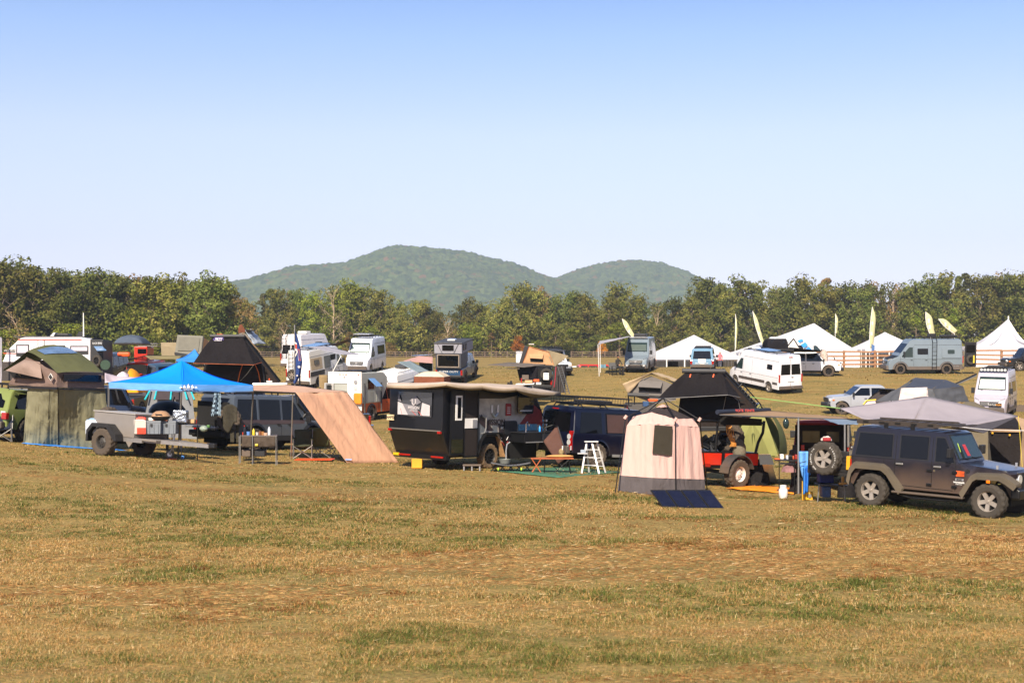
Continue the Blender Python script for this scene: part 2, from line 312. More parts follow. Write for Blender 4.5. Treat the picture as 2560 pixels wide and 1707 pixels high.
# ---------------------------------------------------------------- trees
def leaf_mat(name,cols):
    m=bpy.data.materials.new(name); m.use_nodes=True; N=m.node_tree.nodes; Lk=m.node_tree.links.new; b=N['Principled BSDF']; b.inputs['Roughness'].default_value=.7; b.inputs['Specular IOR Level'].default_value=.08
    tc=N.new('ShaderNodeTexCoord'); q=N.new('ShaderNodeTexNoise'); q.inputs['Scale'].default_value=.45; q.inputs['Detail'].default_value=6; Lk(tc.outputs['Object'],q.inputs[0])
    cr=N.new('ShaderNodeValToRGB'); cr.color_ramp.elements[0].position=.34; cr.color_ramp.elements[1].position=.68
    cr.color_ramp.elements[0].color=hx(cols[0]); cr.color_ramp.elements[1].color=hx(cols[1]); Lk(q.outputs[0],cr.inputs[0])
    oi=N.new('ShaderNodeObjectInfo'); hs=N.new('ShaderNodeHueSaturation'); mr=N.new('ShaderNodeMapRange'); mr.inputs[3].default_value=.55; mr.inputs[4].default_value=1.35; Lk(oi.outputs['Random'],mr.inputs[0]); Lk(mr.outputs[0],hs.inputs['Value'])
    m2=N.new('ShaderNodeMapRange'); m2.inputs[3].default_value=.485; m2.inputs[4].default_value=.508; Lk(oi.outputs['Random'],m2.inputs[0]); Lk(m2.outputs[0],hs.inputs['Hue']); Lk(cr.outputs[0],hs.inputs['Color'])
    Lk(hs.outputs[0],b.inputs['Base Color']); tr=N.new('ShaderNodeBsdfTranslucent'); Lk(hs.outputs[0],tr.inputs[0]); ms=N.new('ShaderNodeMixShader'); ms.inputs[0].default_value=.14
    Lk(b.outputs[0],ms.inputs[1]); Lk(tr.outputs[0],ms.inputs[2]); Lk(ms.outputs[0],N['Material Output'].inputs[0]); return m
LM={'green':leaf_mat('oak_leaves',('#535f26','#8f8844')),'dark':leaf_mat('dark_leaves',('#434f24','#76793a')),'bright':leaf_mat('bright_leaves',('#58681f','#8b8e38')),
    'brown':leaf_mat('turning_leaves',('#6c5a34','#957a4a')),'pine':leaf_mat('pine_needles',('#4c5230','#75734a')),'orange':leaf_mat('autumn_leaves',('#a0641c','#c98a35'))}
M_BARK=mat('bark','#7d6c59',.95,0,var=.35,vs=4,bump=.6,bs=12,stretch=(1,1,.25)); M_PALE=mat('pale_bark','#b09a80',.9,0,var=.3,vs=4)
def tree_meshes(kind,seed):
    rs=random.Random(seed); H=16.0; tr=MB(); lobes=[]
    def limb(p,d,l,r,lev):
        pts=[p]; q=p
        for k in range(4):
            d=(d+Vector((rs.uniform(-.22,.22),rs.uniform(-.22,.22),rs.uniform(-.05,.16)))).normalized(); q=q+d*l/4; pts.append(q)
        for k in range(4): tr.cyl(pts[k],pts[k+1],r*(1-k*.2),r*(1-(k+1)*.2),n=6,caps=False)
        if lev==0: return pts
        for k in (2,3,4):
            if lev>1 or rs.random()<.85:
                dd=(d*.5+Vector((rs.uniform(-1,1),rs.uniform(-1,1),rs.uniform(-.1,.6)))).normalized(); limb(pts[k],dd,l*.5,r*.42,lev-1)
        lobes.append((pts[4],rs.uniform(.9,1.6)*(l*.22+.75))); lobes.append((pts[2],rs.uniform(.7,1.1)*(l*.18+.6)))
        return pts
    if kind=='pine':
        for k in range(9): tr.cyl((rs.uniform(-.05,.05),0,k*H/9),(0,0,(k+1)*H/9),.2*(1-k/10),.2*(1-(k+1)/10),n=7,caps=False)
        for k in range(44):
            z=H*(.22+.78*k/44); L=(1.02-z/H)*3.6+.5; a=rs.uniform(0,6.28); d=Vector((math.cos(a),math.sin(a),rs.uniform(-.05,.3)))
            tr.cyl((0,0,z),Vector((0,0,z))+d*L,.05,.02,n=4,caps=False)
            for t in (.5,.75,1.0): lobes.append((Vector((0,0,z))+d*L*t,rs.uniform(.45,.8)))
    else:
        top=H*(.62 if kind!='bare' else .7); pts=[Vector((0,0,0))]
        for k in range(6): pts.append(Vector((pts[-1].x+rs.uniform(-.18,.18),pts[-1].y+rs.uniform(-.18,.18),(k+1)*top/6)))
        for k in range(6): tr.cyl(pts[k],pts[k+1],.26*(1-k*.1),.26*(1-(k+1)*.1),n=8,caps=False)
        nb=12 if kind!='bare' else 14
        for k in range(nb):
            z=H*(.16+.46*k/nb); a=k*2.4+rs.uniform(-.5,.5); up=rs.uniform(.15,.6)+.5*k/nb; d=Vector((math.cos(a),math.sin(a),up)).normalized()
            base=pts[min(5,int(z/top*6))].lerp(pts[min(6,int(z/top*6)+1)],.5); base=Vector((base.x,base.y,z)); limb(base,d,rs.uniform(3.6,5.2)*(1.15-.35*k/nb),.1,2 if kind!='bare' else 3)
        for k in range(3): limb(pts[6],Vector((rs.uniform(-.5,.5),rs.uniform(-.5,.5),1)).normalized(),H*.3,.13,2)
    zt=max(p.z+r for p,r in lobes)
    r2=np.random.RandomState(seed); P_=np.array([tuple(p) for p,_ in lobes]); Rr=np.array([r for _,r in lobes]); n=11500 if kind!='bare' else 900
    if kind=='pine': n=7500
    w=Rr**2; w/=w.sum(); i=r2.choice(len(lobes),n,p=w); d=r2.randn(n,3); d/=np.linalg.norm(d,axis=1)[:,None]; rad=Rr[i]*(.62+.36*r2.rand(n)**.5); pos=P_[i]+d*rad[:,None]*np.array([1,1,.72])
    lump=fbm(pos[:,0]+pos[:,2]*.6,pos[:,1]+pos[:,2]*.8,1.6,2,seed); pos=pos[lump>-.08]; d=d[lump>-.08]; n=len(pos)
    nn=d*.75+r2.randn(n,3)*.55+np.array([0,0,.35]); nn/=np.linalg.norm(nn,axis=1)[:,None]; t=np.cross(nn,r2.randn(n,3)); t/=np.linalg.norm(t,axis=1)[:,None]; b=np.cross(nn,t); s=(.10+.14*r2.rand(n))[:,None]*(1 if kind!='pine' else .85)
    vs=np.stack([pos-t*s*1.25,pos-b*s,pos+t*s*1.25,pos+b*s],1).reshape(-1,3); i=np.arange(n)*4
    me=bpy.data.meshes.new('crown'); me.from_pydata(vs.tolist(),[],np.stack([i,i+1,i+2,i+3],-1).tolist())
    tm=tr.mesh('trunk'); tm.materials.append(M_PALE if kind=='bare' else M_BARK)
    return tm,me,zt
KINDS=[('leafy',s) for s in (1,2,3,4,5,6)]+[('pine',11),('pine',12)]+[('bare',21),('bare',22)]
TM=[tree_meshes(*k) for k in KINDS]
TREE_WORDS={'green':'olive leafy','dark':'dark green','bright':'bright green','brown':'brownish turning','pine':'dull green conifer','orange':'orange autumn'}
ntree=0
def tree(u,d,vtop,kind,mi,extra='',wide=1.0,base=None):
    global ntree
    tm,cm,zt=TM[mi]; g=GD(u,d); h=(CH-(vtop-VH)/F*d)-g.z; k=h/zt
    side='' if not extra else ' '+extra
    r=thing('tree','',"tree",g,random.uniform(0,360),'trees of the wood edge behind the meadow'); r.scale=(k*wide,k*wide,k)
    near=LANDMARK(u); shape={0:'upright',1:'spreading',2:'round-topped',3:'uneven',4:'broad',5:'ragged',6:'narrow',7:'layered',8:'bare-branched',9:'pale bare'}[mi]
    r['label']=f"{shape} {TREE_WORDS[kind]} tree{side} {near}"; 
    t=bpy.data.objects.new('trunk',tm); COL.objects.link(t); t.parent=r
    c=bpy.data.objects.new('crown',cm.copy() if False else cm); COL.objects.link(c); c.parent=r
    if not cm.materials: cm.materials.append(LM['green'])
    c.material_slots[0].link='OBJECT'; c.material_slots[0].material=LM[kind]; ntree+=1
    return r
LMK=[(0,'above the far left end of the white caravan'),(90,'behind the sloped nose of the white caravan'),(180,'behind the long side of the white caravan'),(260,'above the black rear of the white caravan'),(330,'above the dark domed roof tent'),(400,'behind the dark blue pickup'),(470,'behind the grey hard-shell roof tent'),(540,'above the black awning tent'),(610,'beside the rusty shovel blade'),(680,'left of the two white camper vans'),(750,'behind the flag pole'),(820,'above the grey van awning'),(900,'behind the high white van with the sunshade'),(970,'right of the high white van'),(1040,'left of the blue pickup camper'),(1100,'behind the blue pickup camper'),(1160,'right of the blue pickup camper'),(1230,'left of the small white trailer'),(1300,'above the tan wedge roof tent'),(1370,'behind the tan wedge roof tent'),(1430,'behind the white jeep'),(1490,'above the awning poles by the grey-blue van'),(1560,'above the grey-blue van facing the camera'),(1620,'left slope of the first event tent'),(1700,'left of the first event tent peak'),(1770,'right of the first event tent peak'),(1840,'behind the two thin feather flags'),(1910,'left of the large event tent'),(1980,'above the black box roof tent'),(2050,'behind the large event tent peak'),(2120,'right slope of the large event tent'),(2190,'behind the tall feather flag'),(2250,'above the small event tent'),(2310,'above the side-on grey-blue van'),(2380,'behind the van roof rack'),(2440,'left of the pointed marquee'),(2500,'behind the pointed marquee'),(2560,'beyond the far right marquee')]
def LANDMARK(u): return min(LMK,key=lambda q:abs(q[0]-u))[1]
TOPS=[(-60,640),(0,638),(60,640),(120,660),(200,671),(300,682),(370,672),(440,684),(500,676),(540,682),(565,712),(590,735),(650,722),(700,716),(760,716),(810,722),(850,706),(900,707),(960,722),(1000,748),(1040,737),(1085,762),(1110,790),(1135,825),(1150,830),(1170,740),(1230,737),(1262,756),(1300,706),(1370,712),(1400,748),(1460,716),(1500,728),(1570,710),(1620,748),(1700,742),(1730,702),(1800,696),(1870,697),(1900,716),(1950,706),(2030,690),(2130,686),(2200,702),(2260,706),(2350,687),(2430,680),(2520,672),(2600,690)]
_tu=[p[0] for p in TOPS]; _tv=[p[1]-9 for p in TOPS]
rs=random.Random(42)
u=-40
while u<560:            # the nearer, taller wood at the left
    vt=np.interp(u,_tu,_tv)+rs.uniform(-9,20); kd=rs.choice(['dark','dark','green','dark','green'])
    if 330<u<385: kd='bright'
    tree(u,rs.uniform(222,240),vt,kd,rs.choice([0,1,2,3,4,5]),'at the edge',wide=1.05); u+=rs.uniform(36,50)
u=-30
while u<560:
    tree(u,rs.uniform(250,262),np.interp(u,_tu,_tv)+rs.uniform(-2,22),rs.choice(['green','dark','brown']),rs.choice([0,1,2,3,4,5]),'set deeper'); u+=rs.uniform(46,66)
u=560
while u<2600:
    vt=np.interp(u,_tu,_tv)+rs.uniform(-12,24); kd=rs.choice(['green','green','dark','green','brown','bright'] if u<1100 else ['green','green','dark','green','dark']); mi=rs.choice([0,1,2,3,4,5,3,1,8 if rs.random()<.12 else 2,6 if rs.random()<.5 else 4])
    if mi==6: kd='pine'
    tree(u,rs.uniform(318,334),vt,kd,mi,'in front'); u+=rs.uniform(36,52)
u=570
while u<2600:
    if not 1105<u<1160: tree(u,rs.uniform(345,365),np.interp(u,_tu,_tv)+rs.uniform(6,30),rs.choice(['green','dark','brown','green']),rs.choice([0,1,2,3,4,5,7]),'set deeper'); 
    u+=rs.uniform(44,62)
u=545
while u<2600:        # low young trees along the fence
    big=rs.random(); tree(u,rs.uniform(312,318),rs.uniform(795,852),rs.choice(['green','bright','dark','pine','brown','green']),rs.choice([0,2,4,6,7,3]),'low',wide=1.55); u+=rs.uniform(44,66)
u=-20
while u<620:
    tree(u,rs.uniform(214,220),rs.uniform(800,850),rs.choice(['dark','green','dark','bright']),rs.choice([0,2,4,3]),'low',wide=1.5); u+=rs.uniform(50,75)
for u,v in ((1295,835),(1930,840),(1505,850)): tree(u,311,v,'orange',2,'small')
for u in (710,1120,2290,2330,2380): tree(u,312,rs.uniform(775,800) if u<1200 else rs.uniform(765,785),'bright' if u>2000 else 'brown',8 if u<1200 else 6,'young',wide=1.3)
for u in (45,): tree(u,216 if u<100 else 316,760 if u<100 else 800,'brown',9,'dead-looking')
print('trees',ntree)

def undergrowth(name,label,u0,u1,d0,d1,n,hmax,ma,seed,size):
    r2=np.random.RandomState(seed); d=r2.uniform(d0,d1,n); uu=r2.uniform(u0,u1,n); x=(uu-CX)/F*d; hh=hmax*(.55+1.2*np.clip(fbm(x,d,7,3,seed),-.4,.6)); z=gz(x,d)+hh*r2.rand(n)**.8
    nn=r2.randn(n,3)+np.array([0,-.5,.6]); nn/=np.linalg.norm(nn,axis=1)[:,None]; t=np.cross(nn,r2.randn(n,3)); t/=np.linalg.norm(t,axis=1)[:,None]; b=np.cross(nn,t); s=size*(.6+.8*r2.rand(n))[:,None]; pos=np.stack([x,d,z],-1)
    vs=np.stack([pos-t*s,pos-b*s,pos+t*s,pos+b*s],1).reshape(-1,3); i=np.arange(n)*4
    me=bpy.data.meshes.new(name); me.from_pydata(vs.tolist(),[],np.stack([i,i+1,i+2,i+3],-1).tolist()); tag(mkobj(name,me,ma),label,name,kind='stuff')
undergrowth('undergrowth','dense bushes and saplings filling the foot of the far wood',520,2640,316,345,52000,5.5,LM['green'],4,.26)
undergrowth('undergrowth','dark bushes filling the foot of the left wood',-60,600,221,250,26000,6.0,LM['dark'],5,.26)
undergrowth('undergrowth','more trees seen deep inside the wood',-60,2640,372,400,30000,9.0,LM['dark'],6,.5)

r2=np.random.RandomState(8); n=16000; pos=np.stack([r2.uniform(-260,260,n),r2.uniform(-175,-150,n),16*r2.rand(n)**.8],-1); nn=r2.randn(n,3); nn/=np.linalg.norm(nn,axis=1)[:,None]; t_=np.cross(nn,r2.randn(n,3)); t_/=np.linalg.norm(t_,axis=1)[:,None]; b_=np.cross(nn,t_); vs=np.stack([pos-t_*.9,pos-b_*.9,pos+t_*.9,pos+b_*.9],1).reshape(-1,3); i=np.arange(n)*4  # unseen tree belt behind the camera, added for dark reflections in the paintwork
me=bpy.data.meshes.new('unseen_wood'); me.from_pydata(vs.tolist(),[],np.stack([i,i+1,i+2,i+3],-1).tolist()); tag(mkobj('foliage',me,LM['dark']),'unseen wood behind the viewer, added for dark reflections in the vehicles','foliage',kind='stuff')

def straw():
    rs=np.random.RandomState(31); V=[];C=[]
    for a,b,n,L,w in ((11,18,60000,.10,.0045),(18,28,70000,.13,.008),(28,60,16000,.15,.014)):
        d=np.sqrt(rs.rand(n)*(b*b-a*a)+a*a); x=(rs.rand(n)*2-1)*(.4*d+1.5); f2=fbm(x*.35,d*1.9,3.6,4,33); f5=fbm(x,d,1.1,3,55); k=(f2+.35*f5>.18)&(rs.rand(n)<.55)|(rs.rand(n)<.10); x,d,f2=x[k],d[k],f2[k]; n=len(x)
        yaw=rs.randn(n)*.5+np.where(rs.rand(n)<.5,0,math.pi); l=L*(.4+rs.rand(n)); z=gz(x,d)+.012+.035*rs.rand(n); dz=(rs.rand(n)-.4)*l*.35; c,s_=np.cos(yaw),np.sin(yaw)
        p=np.stack([x,d,z],-1); q=p+np.stack([c*l,s_*l,dz],-1); up=np.stack([-s_*w*.5,c*w*.5,np.full(n,w*.8)],-1); V.append(np.stack([p-up*.5,q,p+up*.5],1).reshape(-1,3))
        dry=np.array(hx('#c09660')[:3]); rust=np.array(hx('#8a5a34')[:3]); pal=np.array(hx('#e0c79c')[:3]); t=rs.rand(n)[:,None]; col=np.where(t<.45,rust,np.where(t<.95,dry,pal))*(.6+.6*rs.rand(n)[:,None]); C.append(np.repeat(np.concatenate([col,np.ones((n,1))],1),3,axis=0))
    V=np.concatenate(V); C=np.concatenate(C); nf=len(V)//3; me=bpy.data.meshes.new('straw'); me.vertices.add(len(V)); me.vertices.foreach_set('co',V.astype(np.float32).ravel()); me.loops.add(len(V)); me.loops.foreach_set('vertex_index',np.arange(len(V),dtype=np.int32)); me.polygons.add(nf); me.polygons.foreach_set('loop_start',np.arange(nf,dtype=np.int32)*3); me.update(calc_edges=True)
    ca=me.color_attributes.new('blade','FLOAT_COLOR','POINT'); ca.data.foreach_set('color',C.astype(np.float32).ravel()); tag(mkobj('straw',me,bpy.data.materials['grass_blades']),'dry cut straw lying in rusty streaks on the meadow','straw',kind='stuff')
straw()
# ---------------------------------------------------------------- wheels
_WC={}
def wheel_meshes(r,w,rr,style,muddy=False,near=False):
    k=(r,w,rr,style,muddy,near)
    if k in _WC: return _WC[k]
    n=72 if near else 28
    b=.03; prof=[(rr*.97,-w/2+.03),(rr+.01,-w/2+.01),(r*.82,-w/2-.004),(r*.94,-w/2+.006),(r,-w/2+b),(r,-w*.22),(r*.985,-w*.2),(r*.985,-w*.1),(r,-w*.08),(r,w*.08),(r*.985,w*.1),(r*.985,w*.2),(r,w*.22),(r,w/2-b),(r*.94,w/2-.006),(r*.82,w/2+.004),(rr+.01,w/2-.01),(rr*.97,w/2-.03)]
    lug=.016*r/.4 if near else .01
    def mod(i,j):
        if j in (3,4,5,12,13,14): return -lug*(1.6 if j in(3,14) else 1) if (i%4)<2 else 0
        if j in (8,9): return -lug if ((i+2)%4)<2 else 0
        return 0
    ty=MB().rev(prof,n,'y',mod=mod).mesh('tyre'); ty.materials.append(M_TYREM if muddy else M_TYRE)
    if not near: ty.polygons.foreach_set('use_smooth',[True]*len(ty.polygons)); ty.set_sharp_from_angle(angle=R(35))
    m=MB(); o=w/2-.045
    m.rev([(rr*.98,-w/2+.04),(rr*.93,-w/2+.06),(rr*.93,w/2-.05),(rr*1.0,w/2-.02),(rr*1.02,w/2-.012)],24,'y')
    col=M_ALU
    if style in('five','six','ten'):
        ns={'five':5,'six':6,'ten':10}[style]; ww={'five':.40,'six':.28,'ten':.16}[style]
        for i in range(ns):
            a=2*math.pi*i/ns+.3; c,s_=math.cos(a),math.sin(a); t=Vector((-s_,0,c)); rad=Vector((c,0,s_)); f=rr*ww
            ou=o-.02
            m.slab([rad*rr*.18-t*f*.5+Vector((0,ou,0)),rad*rr*.96-t*f*.52+Vector((0,ou+.01,0)),rad*rr*.96+t*f*.52+Vector((0,ou+.01,0)),rad*rr*.18+t*f*.5+Vector((0,ou,0))],(0,-.045,0))
        m.cyl((0,o-.07,0),(0,o-.012,0),rr*.3,rr*.26,16); m.cyl((0,o-.02,0),(0,o+.012,0),rr*.14,rr*.12,12)
        for i in range(5):
            a=2*math.pi*i/5+.9; m.cyl((math.cos(a)*rr*.3,o-.03,math.sin(a)*rr*.3),(math.cos(a)*rr*.3,o-.004,math.sin(a)*rr*.3),rr*.045,n=6)
    else:
        m.rev([(rr*.93,o-.10),(rr*.7,o-.05),(rr*.35,o-.02),(rr*.33,o),(.001,o)],24,'y')
        for i in range(8):
            a=2*math.pi*i/8; m.cyl((math.cos(a)*rr*.62,o-.06,math.sin(a)*rr*.62),(math.cos(a)*rr*.62,o-.028,math.sin(a)*rr*.62),rr*.10,n=8)
        m.cyl((0,o,0),(0,o+.03,0),rr*.13,rr*.1,10)
    rm=m.mesh('rim'); rm.set_sharp_from_angle(angle=R(30))
    bk=MB().cyl((0,-w*.2,0),(0,o-.085,0),rr*.93,n=20).mesh('brake_disc'); bk.materials.append(M_UNDER)
    _WC[k]=(ty,rm,bk); return _WC[k]
M_RIMS={'silver':mat('wheel_silver','#b9b5b0',.35,.5,var=.1,dirt=('#8a7355',.8,.5,.35)),'black':mat('wheel_black','#1d1c1c',.5,.2,var=.2),'grey':mat('wheel_grey','#4a4744',.5,.3,var=.2),'white':mat('wheel_white','#cfcac4',.5,0,var=.1)}
def wheel(par,x,y,r=.4,w=.26,rr=.22,style='six',rim='silver',muddy=False,near=False,steer=0,z=None,rot=None,name='wheel'):
    ty,rm,bk=wheel_meshes(r,w,rr,style,muddy,near)
    e=bpy.data.objects.new(name,None); COL.objects.link(e); e.empty_display_size=.1; e.parent=par; e.location=(x,y,r if z is None else z)
    e.rotation_euler=rot if rot else (0,random.uniform(0,6),(0 if y>0 else math.pi)+R(steer))
    for nm,me in (('tyre',ty),('rim',rm),('brake_disc',bk)):
        o=bpy.data.objects.new(nm,me); COL.objects.link(o); o.parent=e
        if nm=='rim':
            if not me.materials: me.materials.append(M_RIMS['silver'])
            o.material_slots[0].link='OBJECT'; o.material_slots[0].material=M_RIMS[rim]
    return e
# ---------------------------------------------------------------- vehicle shells
def shell(name,out,hw,belt,tumble,m,parent,axles=(),ra=.46,zb=.35,frx=None,frk=.12,rrx=None,rrk=.03,bev=.05,smooth=30):
    """out: silhouette from the rear sill over the roof to the front sill; wheel arches are cut along the sill"""
    top=max(p[1] for p in out); pts=[Vector((p[0],0,p[1])) for p in out]
    for ax in sorted(axles,reverse=True):
        n=10
        for i in range(n+1):
            a=math.pi*i/n; z=ax[1]+ra*math.sin(a); pts.append(Vector((ax[0]+ra*math.cos(a),0,max(z,zb) if i in(0,n) else z)))
    bm=bmesh.new(); A=[bm.verts.new((p.x,-hw,p.z)) for p in pts]; B=[bm.verts.new((p.x,hw,p.z)) for p in pts]
    n=len(pts); bm.faces.new(A); bm.faces.new(B[::-1])
    for i in range(n): bm.faces.new((A[i],B[i],B[(i+1)%n],A[(i+1)%n]))
    bmesh.ops.recalc_face_normals(bm,faces=bm.faces)
    if bev:
        ed=[e for e in bm.edges if abs(e.verts[0].co.y-e.verts[1].co.y)<1e-6 and max(e.verts[0].co.z,e.verts[1].co.z)>zb+.15]
        # only the outline edges above the arches
        good=[]
        L=len(out)
        idx={v:i%n for i,v in enumerate(A+B)}
        for e in ed:
            i,j=idx[e.verts[0]],idx[e.verts[1]]
            if i<L and j<L and abs(i-j)==1: good.append(e)
        bmesh.ops.bevel(bm,geom=good,offset=bev,segments=3,affect='EDGES',profile=.6,clamp_overlap=True)
    for z in (belt,belt+.02,(belt+top)/2):
        bmesh.ops.bisect_plane(bm,geom=bm.verts[:]+bm.edges[:]+bm.faces[:],plane_co=(0,0,z),plane_no=(0,0,1))
    xs_=[]
    if frx is not None: xs_+= [frx,frx+(out[-1][0]-frx)*.4,frx+(out[-1][0]-frx)*.75]
    if rrx is not None: xs_+= [rrx]
    for x in xs_: bmesh.ops.bisect_plane(bm,geom=bm.verts[:]+bm.edges[:]+bm.faces[:],plane_co=(x,0,0),plane_no=(1,0,0))
    for y in (0,hw*.6,-hw*.6): bmesh.ops.bisect_plane(bm,geom=bm.verts[:]+bm.edges[:]+bm.faces[:],plane_co=(0,y,0),plane_no=(0,1,0))
    xf=max(p[0] for p in out); xr=min(p[0] for p in out)
    def wk(x,z):
        k=1-(tumble*(z-belt)/(top-belt) if z>belt else 0)-(.02*(belt-z)/belt if z<belt else 0)
        if frx is not None and x>frx: k*=1-frk*((x-frx)/(xf-frx))**2
        if rrx is not None and x<rrx: k*=1-rrk*((rrx-x)/(rrx-xr))
        return k
    for v in bm.verts:
        yy=v.co.y; k=wk(v.co.x,v.co.z); v.co.y*=k
        # crown of the roof and bowed nose
        if v.co.z>top-.02: v.co.z+=.03*(1-(yy/hw)**2)
        if v.co.x>xf-.35: v.co.x-=.10*(yy/hw)**2
        if v.co.x<xr+.2: v.co.x+=.05*(yy/hw)**2
    bmesh.ops.triangulate(bm,faces=[f for f in bm.faces if len(f.verts)>4])
    me=bpy.data.meshes.new(name); bm.to_mesh(me); bm.free()
    me.polygons.foreach_set('use_smooth',[True]*len(me.polygons)); me.set_sharp_from_angle(angle=R(smooth))
    o=mkobj(name,me,m,parent)
    return o,(lambda x,z:hw*wk(x,z))
def side_panel(name,pts,sy,side,m,parent,off=.008,th=.02):
    P_=[Vector((x,side*(sy(x,z)+off),z)) for x,z in pts]
    if side>0: P_=P_[::-1]
    return MB().slab(P_,(0,-side*th,0)).obj(name,m,parent)
def roundrect(x0,x1,z0,z1,r=.06,n=3):
    pts=[]
    for cx,cz,a0 in ((x1-r,z1-r,0),(x0+r,z1-r,90),(x0+r,z0+r,180),(x1-r,z0+r,270)):
        for i in range(n+1): a=R(a0+90*i/n); pts.append((cx+r*math.cos(a),cz+r*math.sin(a)))
    return pts
def end_panel(name,x0,z0,x1,z1,w0,w1,m,parent,off=.012,front=True,th=.02,bow=.0):
    n=Vector((z1-z0,0,-(x1-x0))); n.normalize()
    if (n.x<0)==front: n=-n
    a=Vector((x0,0,z0))+n*off; b=Vector((x1,0,z1))+n*off
    Y=[-1,-.6,0,.6,1]; vs=[];fs=[]
    for t,(q,w) in enumerate(((a,w0),(b,w1))):
        for y in Y: vs.append(q+Vector((-(1 if front else -1)*bow*y*y,y*w,0)))
    for t,(q,w) in enumerate(((a,w0),(b,w1))):
        for y in Y: vs.append(q-n*th+Vector((-(1 if front else -1)*bow*y*y,y*w,0)))
    for i in range(4): fs+= [(i,i+1,6+i,5+i),(10+i,15+i,16+i,11+i)]
    fs+=[(0,5,15,10),(4,14,19,9)]+[(i,10+i,11+i,i+1) for i in range(4)]+[(5+i,6+i,16+i,15+i) for i in range(4)]
    o=MB().add(vs,fs).obj(name,m,parent); return o
def flare(par,ax,sy,side,ra,z0,m,w=.07,out=.06,name='fender_flare',zb=.4,ext=None):
    mb=MB(); n=12; V=[]
    for i in range(n+1):
        a=math.pi*i/n; c,s_=math.cos(a),math.sin(a)
        for r in (ra,ra+w):
            x=ax+r*c; z=max(z0+r*s_,zb); y=sy(x,min(z,1.0)); V.append((x,side*(y-.03),z)); V.append((x,side*(y+out*(1 if r==ra else .45)),z))
    fs=[]
    for i in range(n):
        a=i*4; b=a+4; fs+=[(a,a+1,b+1,b),(a+1,a+3,b+3,b+1),(a+3,a+2,b+2,b+3)]
    return mb.add(V,fs).obj(name,m,par,smooth=30)
def place(u,v,wx,wy,yaw,d=None,name='parked_car',label='',cat='car',group=None,span=2.8):
    """put the vehicle so that its wheel at local (wx,wy) touches the ground seen at (u,v); lean it with the slope"""
    g=G(u,v) if d is None else GD(u,d); c,s_=math.cos(R(yaw)),math.sin(R(yaw)); fx=Vector((c,s_,0)); ly=Vector((-s_,c,0))
    o=Vector((g.x,g.y,0))-fx*wx-ly*wy; h=lambda q:float(gz(q.x,q.y))
    a=o+fx*span/2; b=o-fx*span/2; l=o+ly*.8; r=o-ly*.8; X=Vector((a.x-b.x,a.y-b.y,h(a)-h(b))).normalized(); Yv=Vector((l.x-r.x,l.y-r.y,h(l)-h(r)))
    Zv=X.cross(Yv).normalized(); Yv=Zv.cross(X); M=Matrix((X,Yv,Zv)).transposed(); z=(h(a)+h(b)+h(l)+h(r))/4
    return thing(name,label,cat,(o.x,o.y,z-.02),0,group,tilt=M.to_euler())
def mirrors(par,x,z,y,m,s=(.1,.2,.2),arm=.1,sides=(-1,1)):
    for sd_ in sides:
        mb=MB().box((x,sd_*(y+arm+s[1]/2),z+s[2]*.3),s); mb.box((x,sd_*(y+arm/2),z),(.04,arm+.04,.04)); mb.obj('mirror',m,par,bevel=.015)
def under(par,x0,x1,hw,z0=.25,z1=.55): MB().box(((x0+x1)/2,0,(z0+z1)/2),(x1-x0,hw*1.25,z1-z0)).obj('underbody',M_UNDER,par)
def rack(par,x0,x1,hw,z,m=None,n=7,name='roof_rack',rail=.05,legs=True,h=.12):
    mb=MB(); m=m or M_BMETAL
    for s_ in (-1,1): mb.box(((x0+x1)/2,s_*hw,z+h),(x1-x0,.04,rail)); 
    for i in range(n):
        x=x0+(x1-x0)*i/(n-1); mb.box((x,0,z+h),(.05,2*hw,.03))
        if legs and i%2==0:
            for s_ in (-1,1): mb.box((x,s_*(hw-.02),z+h/2),(.05,.03,h))
    for x in (x0,x1): mb.box((x,0,z+h),(.04,2*hw,rail))
    return mb.obj(name,m,par)
def seam(par,segs,sy,side,m=None,w=.012):
    mb=MB()
    for (xa,za,xb,zb_) in segs:
        n=4
        for i in range(n):
            x0,z0=xa+(xb-xa)*i/n,za+(zb_-za)*i/n; x1,z1=xa+(xb-xa)*(i+1)/n,za+(zb_-za)*(i+1)/n
            mb.cyl((x0,side*(sy(x0,z0)+.001),z0),(x1,side*(sy(x1,z1)+.001),z1),w/2,n=4)
    return mb.obj('door_seam',m or M_UNDER,par)
def handle(par,x,z,sy,side,m=None,l=.16): return MB().box((x,side*(sy(x,z)+.025),z),(l,.035,.035)).obj('door_handle',m or M_BLACK,par,bevel=.01)
